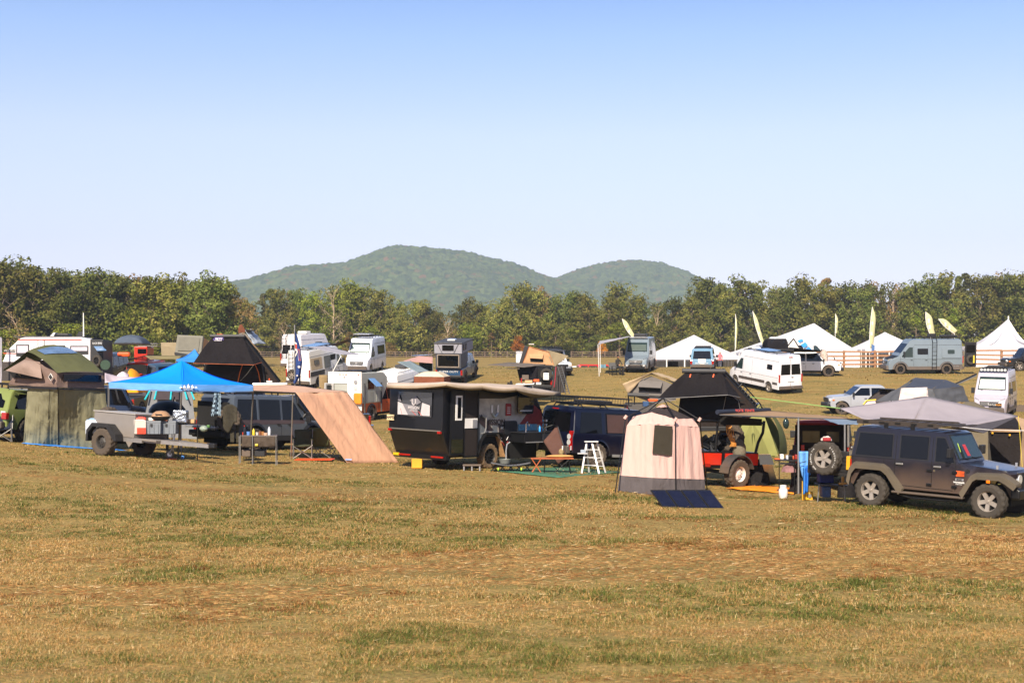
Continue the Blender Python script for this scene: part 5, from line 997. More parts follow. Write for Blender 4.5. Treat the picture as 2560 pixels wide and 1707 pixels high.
event_tent('event_tent','white frame tent with open front and two dark wall windows',132,1622,1846,890,1735,837,10,0,windows=((1666,1695,903,917),(1796,1825,902,917)))
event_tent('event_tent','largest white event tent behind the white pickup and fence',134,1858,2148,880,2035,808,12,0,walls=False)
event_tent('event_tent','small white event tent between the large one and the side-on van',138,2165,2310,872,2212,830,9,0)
event_tent('marquee','pointed white marquee with swooping roof at the right photo edge',132,2428,2615,864,2521,797,9,0,walls=False,marquee=True)
f=LF(2521,136.5); t=thing('tent_finial','thin white mast on the pointed marquee peak','mast',f.o+f(2521,803)); MB().cyl((0,0,0),f(2521,790)-f(2521,803),.06).obj('mast',M_WHITE,t)
# ---- feather flags
FC=cloth('feather_yellow','#ddd9ae',.35,.15,2,var=.05)
def feather(ub,vb,ut,vt,d,label,w=.62,curve=0):
    w*=.44; curve*=.55; f=LF(ub,d); t=thing('feather_flag',label,'flag',f.o,group='pale yellow feather flags'); a=f(ub,vb,0); b=f(ut,vt,0)
    n=14; dirv=(b-a); L_=dirv.length; dn=dirv.normalized(); side=Vector((dn.z,0,-dn.x)); 
    if curve<0: side=-side
    pole=[]; V=[];Fs=[]
    for i in range(n+1):
        s_=i/n; c=a+dirv*s_+side*(-abs(curve)*.35*math.sin(s_*math.pi*.9)); ww=w*(1-max(0,(s_-.6)/.4)**2.2)*(.75+.25*min(1,s_*3)); pole.append(c); V+=[c,c+side*ww+Vector((0,.05*math.sin(s_*7),0))]
    for i in range(n): Fs.append((2*i,2*i+1,2*i+3,2*i+2))
    MB().add(V,Fs).obj('sail',FC,t,smooth=60,solid=.01); g=Vector((pole[0].x,0,float(gz(f.o.x+pole[0].x,f.o.y))-f.o.z)); MB().tube([g]+pole,.03,5).obj('pole',M_WHITE,t)
    for k in (.35,.6): p=a+dirv*k+side*(w*.35-abs(curve)*.3); MB().box((p.x,-.03,p.z),(w*.35,.01,w*.7)).obj('lettering',mat('flag_mark','#efe9c0',.8),t)
feather(1582,844,1557,796,126,'pale yellow feather flag above the grey-blue van facing the camera',.85,curve=.9)
feather(1838,872,1839,785,134,'narrow upright pale yellow feather flag right of the first event tent',.34)
feather(1906,862,1883,777,134,'leaning pale yellow feather flag left of the box roof tent',.75,curve=.8)
feather(2088,834,2089,784,150,'short pale yellow feather flag behind the large event tent',.6)
feather(2174,870,2182,767,128,'tall pale yellow feather flag between the two event tents',1.0,curve=.5)
feather(2326,838,2316,779,126,'pale yellow feather flag straight above the side-on van',1.3,curve=.9)
feather(2386,834,2347,796,128,'strongly leaning pale yellow feather flag above the van roof box',1.2,curve=.8)
f=LF(2182,127); t=thing('blue_banner','short blue banner beside the tall feather flag','flag',f.o); MB().sheet(f(2179,860),f(2187,864),f(2186,884),f(2179,884),4,6).obj('sail',cloth('banner_blue','#5878a8',.2),t,solid=.01); MB().cyl(f(2179,858,.02),f.g(2179,.02),.02).obj('pole',M_STEEL,t)
# ---- rail fences
def rail_fence(label,pts,d,vtop_off,npost_h,rails,m,rr=.06,pr=.09,name='rail_fence'):
    t=thing(name,label,'fence',GD(pts[0],d)); o=t.location
    P0=[]
    for u in pts:
        g=GD(u,d)-o; P0.append(g); MB().box(g+Vector((0,0,npost_h/2-.1)),(pr*2,pr*2,npost_h+.2)).obj('post',m,t)
    for (a,b_) in zip(P0[:-1],P0[1:]):
        mb=MB()
        for z in rails:
            j=random.uniform(-.03,.03); mb.slab([a+Vector((0,-.1,z+j)),b_+Vector((0,-.1,z-j)),b_+Vector((0,-.1,z-j+.15)),a+Vector((0,-.1,z+j+.15))],(0,-.05,0))
        mb.obj('rail',m,t)
    return t
rail_fence('new brown four-rail wooden fence in front of the large white event tent',[1950,2030,2110,2187,2265],124.5,0,1.5,(.2,.55,.92,1.3),M_WOODF)
rail_fence('new brown four-rail wooden fence in front of the pointed marquee',[2430,2504,2580],124.5,0,1.5,(.2,.6,.98,1.38),M_WOODF)
M_OLDW=mat('weathered_wood','#6b5a4b',.9,0,var=.4,vs=3)
rail_fence('old weathered rail fence along the foot of the far wood',[x for x in range(540,1420,28)],300,0,1.35,(.25,.68,1.1),M_OLDW,pr=.11)
rail_fence('old weathered rail fence on the right behind the awning poles',[x for x in range(1428,2620,28)],302,0,1.35,(.25,.68,1.1),M_OLDW,pr=.11)
f=LF(2548,90); t=thing('screen_fence','low grey mesh screen fence beside the white van with roof lights','fence',f.o); MB().sheet(f(2535,1012),f(2600,1012),f(2600,1033),f(2535,1033),6,2).obj('mesh',M_DGREY,t,solid=.02)
for u in (2536,2549,2580): MB().cyl(f(u,1011,.03),f.g(u,.03),.03).obj('post',M_BLACK,t)
# ---- people
M_SKIN=mat('skin','#c08a6c',.6,0,var=.05)
def person(u,v,h,label,shirt,trousers,hat=None,d=None,pose='stand',yaw=0,bulk=1.0):
    g=G(u,v) if d is None else GD(u,d); t=thing('person',label,'person',g,yaw); k=h/1.75
    me=bpy.data.meshes.new('body'); sit=pose=='sit'
    if sit: J=[(0,0,.55),(0,.05,.8),(0,.08,1.08),(0,.07,1.22),(0,.04,1.38),(.12,-.05,.52),(.15,-.45,.52),(.15,-.42,.05),(-.12,-.05,.52),(-.15,-.45,.52),(-.15,-.42,.05),(.2,.06,1.1),(.27,-.05,.82),(.18,-.32,.75),(-.2,.06,1.1),(-.27,-.05,.82),(-.18,-.32,.75)]
    else: J=[(0,0,.93),(0,0,1.15),(0,0,1.38),(0,0,1.50),(0,-.02,1.64),(.1,0,.86),(.12,-.02,.48),(.13,.02,.05),(-.1,0,.86),(-.12,-.02,.48),(-.13,.02,.05),(.19,0,1.38),(.25,0,1.1),(.22,-.14,.88),(-.19,0,1.38),(-.25,0,1.1),(-.22,-.14,.88)]
    E=[(0,1),(1,2),(2,3),(3,4),(0,5),(5,6),(6,7),(0,8),(8,9),(9,10),(2,11),(11,12),(12,13),(2,14),(14,15),(15,16)]; RR=[.15,.14,.15,.06,.10,.1,.07,.05,.1,.07,.05,.07,.05,.04,.07,.05,.04]
    me.from_pydata([(x*k,y*k,z*k) for x,y,z in J],E,[]); o=mkobj('body',me,None,t); me.materials.append(mat('cloth_'+shirt.strip('#'),shirt,.9))
    sk=o.modifiers.new('skin','SKIN'); ss=o.modifiers.new('sub','SUBSURF'); ss.levels=1; ss.render_levels=1
    for i,r_ in enumerate(RR): me.skin_vertices[0].data[i].radius=(r_*k*bulk,r_*k*.8*bulk)
    me.skin_vertices[0].data[0].use_root=True
    hz=J[4][2]*k; hy=J[4][1]*k
    hd=MB().ell((0,hy-.01,hz),(.078*k,.1*k,.12*k),12,10); hd.ell((0,hy-.11*k,hz-.01),(.014,.02,.02),6,4); hd.ell((.08*k,hy,hz),(.015,.02,.03),6,4); hd.ell((-.08*k,hy,hz),(.015,.02,.03),6,4)
    for s_ in (-1,1):
        q=Vector(J[13 if s_>0 else 16])*k; hd.ell((q.x,q.y-.05,q.z-.03),(.03,.05,.045),8,6)
        for f_ in range(5): hd.cyl((q.x+(f_-2)*.012,q.y-.07,q.z-.04),(q.x+(f_-2)*.014,q.y-.11,q.z-.075),.008,.006,n=5)
    hd.obj('head',M_SKIN,t,smooth=60)
    if hat: MB().rev([(.001,.13*k+hz),(.09*k,.10*k+hz),(.1*k,.04*k+hz),(.16*k,.03*k+hz),(.16*k,.02*k+hz)],12,'z',c=(0,hy,0)).obj('hat',mat('cloth_'+hat.strip('#'),hat,.9),t,smooth=60)
    else: MB().ell((0,hy+.02,hz+.03*k),(.09*k,.1*k,.11*k),10,8).obj('hair',mat('hair_dark','#2b211a',.8),t,smooth=60)
    tz=MB()
    for s_ in (-1,1):
        a,b_,c=[Vector(J[i])*k for i in ((5,6,7) if s_>0 else (8,9,10))]; tz.cyl(a,b_,.115*k,.085*k,n=10); tz.cyl(b_,c,.085*k,.065*k,n=10); tz.ell(b_,(.085*k,)*3,8,6)
        tz.box((c.x,c.y-.07*k,.035),(.09,.26*k,.07))
    tz.obj('trousers',mat('cloth_'+trousers.strip('#'),trousers,.9),t,smooth=60)
    return t
person(1800,921,1.6,'person in a pink top and sun hat standing inside the first event tent','#d06a72','#3a3d4a','#e6d3c4',d=131)
person(1791,921,1.5,'person in dark clothes with red top beside the pink-topped person','#7a2f2c','#22242c',None,d=133)
person(1546,928,1.75,'person in dark clothes with a cap sitting left of the grey-blue van','#2e2a26','#2a2724','#1c1712',d=112,pose='sit',yaw=30)
person(1634,923,1.6,'person with reddish hair seated low right of the grey-blue van','#b98a7c','#4a3f3a','#8a3a24',d=130,pose='sit')
t=thing('camp_table','small dark camp table with gear beside the seated person','table',GD(1543,110.5)); MB().box((0,0,.72),(.9,.6,.04)).obj('table_top',M_BLACK,t)
for x in (-.4,.4):
    for y in (-.25,.25): MB().cyl((x,y,0),(x,y,.72),.02).obj('leg',M_BMETAL,t)
t=thing('folding_chair','black folding chair left of the seated person','chair',GD(1532,111.5)); MB().slab([(-.28,-.2,.42),(.28,-.2,.42),(.28,.3,.4),(-.28,.3,.4)],(0,0,.04)).obj('seat',M_BLACK,t); MB().slab([(-.28,.3,.4),(.28,.3,.4),(.3,.45,.95),(-.3,.45,.95)],(0,.04,0)).obj('backrest',M_BLACK,t)
for x in (-.28,.28): MB().cyl((x,-.25,0),(x,.35,.6),.02).obj('leg',M_BMETAL,t); MB().cyl((x,.35,0),(x,-.25,.55),.02).obj('leg',M_BMETAL,t)

f=LF(1318,91); t=thing('awning_wall','black sheet added for the dark interior under the grey-brown wing awning','awning wall',f.o); MB().sheet(f(1291,914,.2),f(1345,915,.4),f(1345,954,.5),f(1299,952,.3),12,8,wr(.10,6,2,3)).obj('fabric',C_BLK,t,smooth=60,solid=.01)  # black sheet added in place of the dark interior under the awning
# ================================================================ middle rows
C_BLK2=cloth('black_tent','#1c191b',.02,1.0,4); C_BRN=cloth('brown_mesh','#2c2522',.02,.6,5); C_IN=mat('tent_inside_shade','#0b0a0a',.9)  # C_IN: near-black painted on sheets for the shade inside tent openings
def clam_tent(d,label,S,fly,side,base,face,sc=1.0,trim=mat('rust_piping','#a8562a',.6),slabd=1.2,dd=1.2):
    """clam-shell roof tent: S = top bar (left,right) and hinge end of the shell edge; fly = projecting awning; base = floor line"""
    f=LF((S[0][0]+S[2][0])/2,d); t=thing('roof_tent',label,'tent',f.o)
    A,B,Cc=f(*S[0],0),f(*S[1],0),f(*S[2],.9); D=Cc+(A-B)
    n=(B-A).cross(Cc-B).normalized()*.14
    if n.z<0: n=-n
    MB().slab([A,B,Cc,D],n).obj('hard_shell',M_BLACK,t,bevel=.03)
    br=MB(); br.cyl(A+Vector((-.05,-.06,.05)),B+Vector((.05,-.06,.05)),.07,n=8); br.obj('top_bar',M_DGREY,t)
    e=MB(); e.cyl(B+n*1.1,Cc+n*1.1,.05,n=6); e.obj('edge_rail',M_BMETAL,t)
    fa=[f(u,v,q) for u,v,q in face]; MB().poly(fa).obj('side_wall',C_BRN,t,solid=.01)
    F_=[f(u,v,q) for u,v,q in fly]
    MB().sheet(F_[0],F_[1],F_[2],F_[3],18,16,lambda u,v:.09*math.sin(math.pi*v)*math.sin(math.pi*u)+.07*noise.noise((u*7,v*1.2,2))).obj('fly',C_BLK2,t,smooth=60)
    G_=[f(u,v,q) for u,v,q in side]; MB().sheet(G_[0],G_[1],G_[2],G_[2],8,8,wr(.02,4,1,5)).obj('fly',C_BLK2,t,smooth=60)
    ed=MB(); ed.tube([F_[3],F_[2],G_[1]],.012,5); ed.obj('piping',trim,t)
    b=[f(u,v,q) for u,v,q in base]; MB().slab(b,(0,0,-.14)).obj('floor',M_BLACK,t,bevel=.02)
    return f,t
# --- big black awning tent behind the blue canopy, on a pickup
f,t=clam_tent(61,'large black clam-shell roof tent with orange piping behind the blue canopy',[(529,843),(609,843),(699,957)],
  [(530,844,-.05),(608,844,-.05),(634,912,-1.1),(482,908,-1.0)],[(608,844,-.05),(654,906,-.35),(634,912,-1.1)],
  [(500,959,0),(699,960,0),(699,957,1.5),(505,956,2.2)],[(528,846,.05),(609,846,.05),(699,959,.12),(500,959,.05)],dd=1.2)
MB().slab([f(512,912,.0),f(655,912,.0),(f(668,930,.0)),f(508,925,.0)],(0,-.02,0)).obj('shaded_opening',C_IN,t)  # flat black band painted for the shaded tent interior
pl=MB(); pl.tube([f(606,912,-.06),f(600,930,-.08),f(594,957,-.05)],.02); pl.tube([f(638,912,-.06),f(646,930,-.1),f(651,957,-.05)],.02); pl.obj('orange_zip',mat('orange_zip','#d9691b',.6),t)
pl=MB(); pl.tube([f(634,912,-1.1),f(618,934,-.6),f(601,952,-.1)],.018); pl.obj('strut',M_STEEL,t); MB().tube([f(655,908,-.1),f(662,958,-.1)],.035).obj('strut',M_BLACK,t)
MB().slab([f(533,853,-.12),f(555,853,-.12),f(559,843,-.12),f(537,843,-.12)],(0,-.02,0)).obj('purple_sign',mat('purple','#4c3a80',.6),t)
MB().slab([f(535.5,851.8,-.15),f(554,851.8,-.15),f(556.7,845,-.15),f(538.5,845,-.15)],(0,-.01,0)).obj('sign_panel',M_WHITE,t); text('BAL PHNN',.095,mat('purple','#4c3a80',.6),t,f(546,848.5,-.175),(R(90),0,0),.003,bold=.004)
MB().slab([f(666,955,-.01),f(681,955,-.01),f(680,951.5,-.01),f(666,951.5,-.01)],(0,-.01,0)).obj('white_label',M_WHITE,t); MB().slab([f(672,950,-.01),f(675,950,-.01),f(674,945,-.01),f(671.5,947,-.01)],(0,-.01,0)).obj('orange_mark',M_ORANGE,t)
t2=thing('recovery_board','orange-red plastic board on top of the large black clam-shell tent','board',f.o+f(551,841,.3)); o_=f(551,841,.3); MB().slab([f(541,835,.2)-o_,f(555,835,.2)-o_,f(564,842,.2)-o_,f(544,842,.2)-o_],(0,.35,0)).obj('board',M_ORANGE,t2,bevel=.03)
t2=thing('shovel','rusty shovel standing blade-up on the black clam-shell tent','shovel',f.o+f(609,845,.5)); o_=f(609,845,.5); MB().slab([q-o_ for q in (f(596,834,.5),f(595,822,.5),f(598,813,.5),f(602,810,.5),f(607,814,.5),f(612,824,.5),f(613,832,.5),f(606,831,.5))],(0,.05,0)).obj('blade',mat('rust','#6b3a22',.8,.2,var=.35,vs=9),t2,bevel=.015); MB().cyl(f(606,832,.5)-o_,f(650,880,.8)-o_,.03).obj('handle',mat('ash_wood','#8a7358',.7),t2)
t2,sy=pickup(640,1094,160,'black pickup carrying the large black clam-shell tent, mostly hidden by the blue canopy','#1b1b1d','fl',5.5,1.85,d=61.5,rim='black')
fz=LF(640,69); t2=thing('roof_tent','grey roof tent with white and blue fly behind the rusty shovel','tent',fz.o)
MB().sheet(fz(592,842,0),fz(640,882,0),fz(636,848,0),fz(603,828,0),8,8).obj('side_wall',cloth('grey_canvas','#77736d',.05),t2,solid=.01)
MB().sheet(fz(611,826,-.1),fz(636,859,-.3),fz(666,860,1.2),fz(628,823,1.2),12,10,wr(.08,5,3,8)).obj('fly',cloth('white_blue','#a9b3bf',.1,.4,4,var=.35),t2,smooth=60,solid=.01); MB().slab([fz(634,862,-.2),fz(668,864,1.0),fz(668,868,1.0),fz(634,866,-.2)],(0,.8,0)).obj('tent_base',M_BLACK,t2); MB().slab([fz(611,823,0),fz(631,824,0),fz(631,827,0),fz(611,826,0)],(0,.8,0)).obj('roof_bar',M_BMETAL,t2)
suv(668,930,-70,'dark suv with white and red markings on its bonnet, behind the black clam-shell tent','#2a2226','fl',4.7,1.85,d=72,rim='black')
# --- australian flag on a pole
f=LF(742,62); t=thing('flag','blue flag with stars and a red and white cross hanging beside the white ladder van','flag',f.o); NV=cloth('flag_blue','#3c528c',.25,.3,4)
def fl(u,v):
    L_=[(736.5,828),(736.5,868),(737,905),(738,935),(733,958)]; R_=[(741,832),(751,868),(756,905),(752,935),(740,958)]
    k=v*4; i=min(3,int(k)); q=k-i; a=[L_[i][j]*(1-q)+L_[i+1][j]*q for j in(0,1)]; b=[R_[i][j]*(1-q)+R_[i+1][j]*q for j in(0,1)]
    return f(a[0]*(1-u)+b[0]*u,a[1]*(1-u)+b[1]*u,.10*math.sin(u*6+v*2))
MB().grid(fl,10,24).obj('field',NV,t,smooth=60)
def fpatch(us,vs_,m,name='flag_stripe'): MB().add([Vector(fl(a,b))-Vector((0,.015,0)) for a,b in zip(us,vs_)],[tuple(range(len(us)))]).obj(name,m,t,solid=.004)
WHT=mat('flag_white','#d8cfc8',.8); RDF=mat('flag_red','#b3402f',.8)
fpatch((0,1,1,0),(.16,.22,.36,.30),WHT); fpatch((.0,1,1,0),(.19,.24,.33,.26),RDF)
for i,(a,b,c,e_) in enumerate(((.45,.8,.55,.95),)): fpatch((a,b,b+.05,a+.05),(.28,.28,.48,.48),WHT); fpatch((a+.1,b-.05,b,a+.15),(.28,.28,.475,.475),RDF)
fpatch((.0,.45,.5,.0),(.40,.30,.33,.44),WHT)
def star(u,v,r):
    c=Vector(fl(u,v)); pts=[c+Vector((math.cos(k*math.pi/7+1.57)*(r if k%2==0 else r*.45),-.03,math.sin(k*math.pi/7+1.57)*(r if k%2==0 else r*.45))) for k in range(14)]
    mb=MB(); mb.add([c-Vector((0,.03,0))]+pts,[(0,1+k,1+(k+1)%14) for k in range(14)]); mb.obj('star',WHT,t)
star(.6,.60,.075); star(.45,.79,.05)
MB().cyl(f(736.5,812,.05),f.g(738),.022,.03).obj('pole',M_STEEL,t)
t=thing('pole','short black pole right of the hanging flag','pole',GD(751,64)); f2=LF(751,64); MB().cyl(f2(749,936),f2.g(752),.04).obj('pole',M_BMETAL,t)
# --- tan chair beside the ladder van
def camp_chair(loc,yaw,fab,frame,label,h=.95,name='camp_chair',w=.6):
    t=thing(name,label,'chair',loc,yaw); s=w/2
    MB().sheet((-s,-.22,.45),(s,-.22,.45),(s,.22,.38),(-s,.22,.38),6,4,lambda u,v:-.05*math.sin(math.pi*u)).obj('seat',fab,t,smooth=60,solid=.012)
    MB().sheet((-s,.20,.36),(s,.20,.36),(s,.36,h),(-s,.36,h),6,6,lambda u,v:.05*math.sin(math.pi*u)).obj('backrest',fab,t,smooth=60,solid=.012)
    for x in (-1,1):
        MB().tube([(x*s,.2,0),(x*s,.21,.4),(x*s,.37,h+.02)],.014).obj('back_pole',frame,t); MB().cyl((x*s,-.24,.0),(x*s,-.24,.62),.013).obj('leg',frame,t)
        MB().slab([(x*s-.03,-.26,.62),(x*s+.03,-.26,.62),(x*s+.03,.27,.66),(x*s-.03,.27,.66)],(0,0,.015)).obj('armrest',fab,t); MB().cyl((x*s,-.24,.02),(x*s,.2,.42),.011).obj('brace',frame,t); MB().cyl((x*s,.2,.02),(x*s,-.24,.42),.011).obj('brace',frame,t)
    MB().cyl((-s,-.24,.02),(s,-.24,.42),.011).obj('brace',frame,t); MB().cyl((s,-.24,.02),(-s,-.24,.42),.011).obj('brace',frame,t)
    MB().cyl((-s,.2,.02),(s,.2,.4),.011).obj('brace',frame,t); MB().cyl((s,.2,.02),(-s,.2,.4),.011).obj('brace',frame,t)
    return t
F_TAN=cloth('chair_tan','#8d7855'); F_DG=cloth('chair_green','#484a3a',.05,.4,9); F_OL=cloth('chair_olive','#5c6240',.05,.4,9); F_NAVY=cloth('chair_navy','#2c3242',.05)
camp_chair(GD(811,98),20,F_TAN,M_STEEL,'tan high-backed folding chair between the ladder van and the white camper',1.5)
# --- beige roof tent on a grey trailer
f=LF(1620,65); t=thing('roof_tent','beige and grey roof tent with a propped window on the grey box trailer','tent',f.o); CBE=cloth('beige_fly','#b7a183',.1,.35,4); CGR=cloth('tent_grey','#6f6a66',.05,.35,5)
MB().poly([f(1571,985,0),(f(1600,949,0)),f(1628,940,0),f(1680,960,0),f(1690,1000,0),f(1640,1010,0)]).obj('side_wall',CGR,t,solid=.02)
MB().sheet(f(1556,959,-.3),f(1571,986,-.15),f(1606,946,-.12),f(1628,932,-.2),8,8,wr(.04,3,3,5)).obj('fly',CBE,t,smooth=60,solid=.01)
MB().sheet(f(1600,940,-.16),f(1628,932,-.2),f(1645,931,2.0),f(1612,942,2.0),6,6).obj('fly',CBE,t); MB().sheet(f(1628,932,-.2),f(1692,954,-.15),f(1700,950,2.0),f(1645,931,2.0),10,8,wr(.05,4,3,7)).obj('fly',CBE,t,smooth=60); MB().sheet(f(1626,935,-.14),f(1630,934,-.14),f(1692,962,-.1),f(1690,956,-.1),6,2).obj('fly_edge',M_BMETAL,t)
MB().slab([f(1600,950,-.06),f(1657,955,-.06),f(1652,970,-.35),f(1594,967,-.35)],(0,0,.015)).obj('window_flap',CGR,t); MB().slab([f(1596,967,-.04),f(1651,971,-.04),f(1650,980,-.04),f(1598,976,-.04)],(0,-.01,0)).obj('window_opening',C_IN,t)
MB().slab([f(1570,985,-.05),f(1690,992,-.05),f(1690,992,2.2),f(1570,985,2.2)],(0,0,-.08)).obj('tent_base',M_BLACK,t)
t=thing('box_trailer','grey box trailer with a roof frame under the beige roof tent','trailer',f.o)
MB().slab([f(1568,1010,0),f(1640,1010,0),f(1640,1055,0),f(1568,1055,0)],(0,1.8,0)).obj('body',mat('trailer_dark','#46423f',.6,0,var=.1),t,bevel=.02); ld=MB(); ld.box(f(1604,1008,.9),(1.4,1.8,.05)); ld.obj('lid',M_BLACK,t); MB().cyl(f(1569,986,-.25),f(1622,989,-.25),.09,n=10).obj('awning_roll',M_DGREY,t)
for u in (1571,1586,1620): 
    for dd in (0,1.6): MB().cyl(f(u,988,dd),f(u,1010,dd),.03).obj('rack_post',M_BMETAL,t)
MB().slab([f(1567,1014,-.02),f(1569.5,1014,-.02),f(1569.5,1027,-.02),f(1567,1027,-.02)],(0,-.02,0)).obj('tail_light',M_RED,t)
for u in (1583,1632): wheel(t,f(u,1070,0).x,.12,.38,.25,.22,'six','black')
boxthing(LF(1640,62),1608,1622,1003,1016,.4,mat('tool_blue','#22436b',.5),'cool_box','blue box beside the grey box trailer lid','box',.2)
boxthing(LF(1640,60),1622,1645,997,1003,.5,M_ORANGE,'gear_crate','orange crate under the beige roof tent','crate',.2)
# --- lime dome tent
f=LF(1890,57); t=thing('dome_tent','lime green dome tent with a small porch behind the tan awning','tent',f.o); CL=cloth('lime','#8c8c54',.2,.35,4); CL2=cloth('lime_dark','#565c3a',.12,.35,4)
def dome(fr,pts,m,par,name='fly'):
    pass
bz=lambda u,dd:f.g(u,dd)
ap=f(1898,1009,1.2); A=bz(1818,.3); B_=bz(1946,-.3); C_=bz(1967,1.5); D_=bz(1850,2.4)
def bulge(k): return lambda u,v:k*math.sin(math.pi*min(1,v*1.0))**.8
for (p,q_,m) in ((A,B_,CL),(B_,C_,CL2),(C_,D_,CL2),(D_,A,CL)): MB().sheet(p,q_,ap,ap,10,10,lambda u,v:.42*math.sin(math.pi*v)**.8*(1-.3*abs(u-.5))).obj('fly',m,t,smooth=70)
pp=f(1880,1052,-.5); MB().sheet(bz(1845,-.1),bz(1886,-.6),pp,pp,6,6,lambda u,v:.1*math.sin(math.pi*v)).obj('porch',CL,t,smooth=60); MB().sheet(bz(1886,-.6),bz(1925,-.2),pp,pp,6,6,lambda u,v:.1*math.sin(math.pi*v)).obj('porch',CL,t,smooth=60)
t=thing('motorbike','small white and chrome motorbike parked above the tan awning','motorbike',GD(1900,63)); 
for y in (-.5,.5):
    MB().rev([(.24,-.05),(.33,-.05),(.35,0),(.33,.05),(.24,.05)],18,'y',c=(y,0,.35)).obj('wheel',M_TYRE,t)
MB().box((-.02,0,.62),(.8,.22,.26),rot=(0,.1,0)).obj('frame',M_CHROME,t,bevel=.05); MB().box((-.25,0,.86),(.5,.24,.1)).obj('seat',M_BLACK,t,bevel=.03); MB().ell((.18,0,.86),(.22,.14,.14),12,8).obj('tank',M_WHITE,t,smooth=60); MB().tube([(.5,0,.35),(.35,0,.9),(.3,-.3,1.02)],.025).obj('handlebar',M_CHROME,t); MB().tube([(.35,0,.9),(.3,.3,1.02)],.02).obj('handlebar',M_CHROME,t)
t.location=GD(1893,60)+Vector((0,0,.55)); 
# --- big grey tent, small dark tents
f=LF(2290,60); t=thing('frame_tent','large dark grey ridge tent with a pale pink door panel behind the grey kite tarp','tent',f.o); CK=cloth('grey_tent','#55575c',.04,.35,4); CKD=cloth('grey_tent_dark','#3e4452',.04,.35,4); CPK=cloth('pale_panel','#cdbfbc',.1,.5,7)
rl,rr_=f(2288,944,.4),f(2365,949,.9); fl_,fr_2=f(2262,970,-.8),f(2330,973,-.9); bl,br_=f(2255,1003,-.9),f(2345,1006,-1.0)
MB().sheet(fl_,fr_2,rr_,rl,8,6,wr(.03,3,3,1)).obj('fly',CKD,t,smooth=60); MB().sheet(fr_2,f(2408,966,1.2),rr_,rr_,6,6).obj('fly',CKD,t,smooth=60)
MB().sheet(bl,br_,fr_2,fl_,10,8,wr(.06,4,4,2)).obj('front_wall',CK,t,smooth=60); MB().sheet(br_,f(2424,1005,1.4),f(2408,966,1.2),fr_2,12,8,wr(.08,5,3,3)).obj('side_wall',CK,t,smooth=60)
MB().sheet(f(2190,1003,.6),bl,fl_,rl,12,10,wr(.08,4,3,4)).obj('fly',CK,t,smooth=60)
MB().sheet(f(2246,1003,-1.0),f(2322,1003,-1.1),f(2318,968,-.98),f(2253,970,-.9),10,8,wr(.05,6,6,5)).obj('door_panel',CPK,t,smooth=60,solid=.02)
for u in (2424,2345,2255): MB().cyl(f(u,1004,0 if u!=2424 else 1.4),f.g(u,0 if u!=2424 else 1.4),.02).obj('pole',M_BMETAL,t)
f=LF(2195,66); t=thing('dark_tent','low dark brown tent with yellow zip behind the left side of the grey tent','tent',f.o); CDB=cloth('dark_brown_tent','#3f3938',.03,.4,5)
ap=f(2215,971,.9); q=[f(2158,1012,0),f(2225,1012,-.2),f(2238,985,1.6),f(2180,1000,1.8)]
for i in range(4): MB().sheet(q[i],q[(i+1)%4],ap,ap,8,6,lambda u,v:.12*math.sin(math.pi*v)).obj('fly',CDB,t,smooth=60)
MB().slab([f(2200,972,0),f(2238,974,0),f(2236,979,1.5),f(2196,977,1.5)],(0,0,.04)).obj('roof_panel',CKD,t); MB().sheet(f(2160,1012,-.12),f(2190,1012,-.12),f(2188,999,-.1),f(2172,1001,-.1),4,4).obj('door_panel',CPK,t); MB().tube([f(2158,1011,-.12),f(2166,1001,-.12),f(2190,999,-.12)],.03).obj('yellow_zip',mat('yellow_plastic','#d8c03a',.5),t)
for p in q: MB().cyl(p,(p.x,p.y,-.05),.02).obj('pole',M_BMETAL,t)
f=LF(2440,52); t=thing('olive_tent','olive tent top peeking over the grey kite tarp beside the van sign','tent',f.o); q=[f(2400,1012,0),f(2470,1030,-.3),f(2480,1026,2.5),f(2410,1008,2.5)]; a_,b_=f(2416,1004,1.2),f(2436,1004,1.2); mb=MB(); mb.sheet(q[0],q[1],b_,a_,6,6); mb.sheet(q[2],q[3],a_,b_,6,6); mb.sheet(q[1],q[2],b_,b_,6,6); mb.sheet(q[3],q[0],a_,a_,6,6); mb.obj('fly',cloth('olive_tent','#6e6553',.05),t,smooth=60)
for i in range(4): MB().sheet(q[i],q[(i+1)%4],Vector((q[(i+1)%4].x,q[(i+1)%4].y,0)),Vector((q[i].x,q[i].y,0)),6,4).obj('side_wall',cloth('olive_tent','#6e6553',.05),t)
# --- dark blue suv and teal tent seen under the blue canopy
t,sy=suv(345,1075,12,'dark blue off-road suv seen under the blue canopy','#14233c','fr',4.75,1.95,d=63,rim='black',cladding=M_BLACK,tyre=.42)
MB().tube([(.75,-.86,1.15),(.62,-.92,1.35),(.45,-.86,1.95)],.05).obj('snorkel',M_BLACK,t); MB().box((2.5,0,.75),(.14,1.6,.3)).obj('bull_bar',M_BMETAL,t,bevel=.03); rack(t,-2,.8,.65,1.95)
f=LF(430,56); t=thing('cabin_tent','grey cabin tent with turquoise stripes seen under the blue canopy','tent',f.o); CGY=cloth('cabin_grey','#77797c',.05,.4,5); CTQ=cloth('turquoise','#2fb3bd',.1); CMB=cloth('cabin_mesh','#40383a',.02)
q=[f.g(352,0),f.g(492,0),f.g(480,2.6),f.g(372,2.6)]; tp=[f(378,966,.4),f(478,966,.4),f(472,964,2.2),f(388,964,2.2)]
for i in range(4): MB().sheet(q[i],q[(i+1)%4],tp[(i+1)%4],tp[i],12,8,wr(.04,4,3,i)).obj('side_wall',CGY,t,smooth=60)
MB().sheet(*tp,4,4).obj('roof',CGY,t)
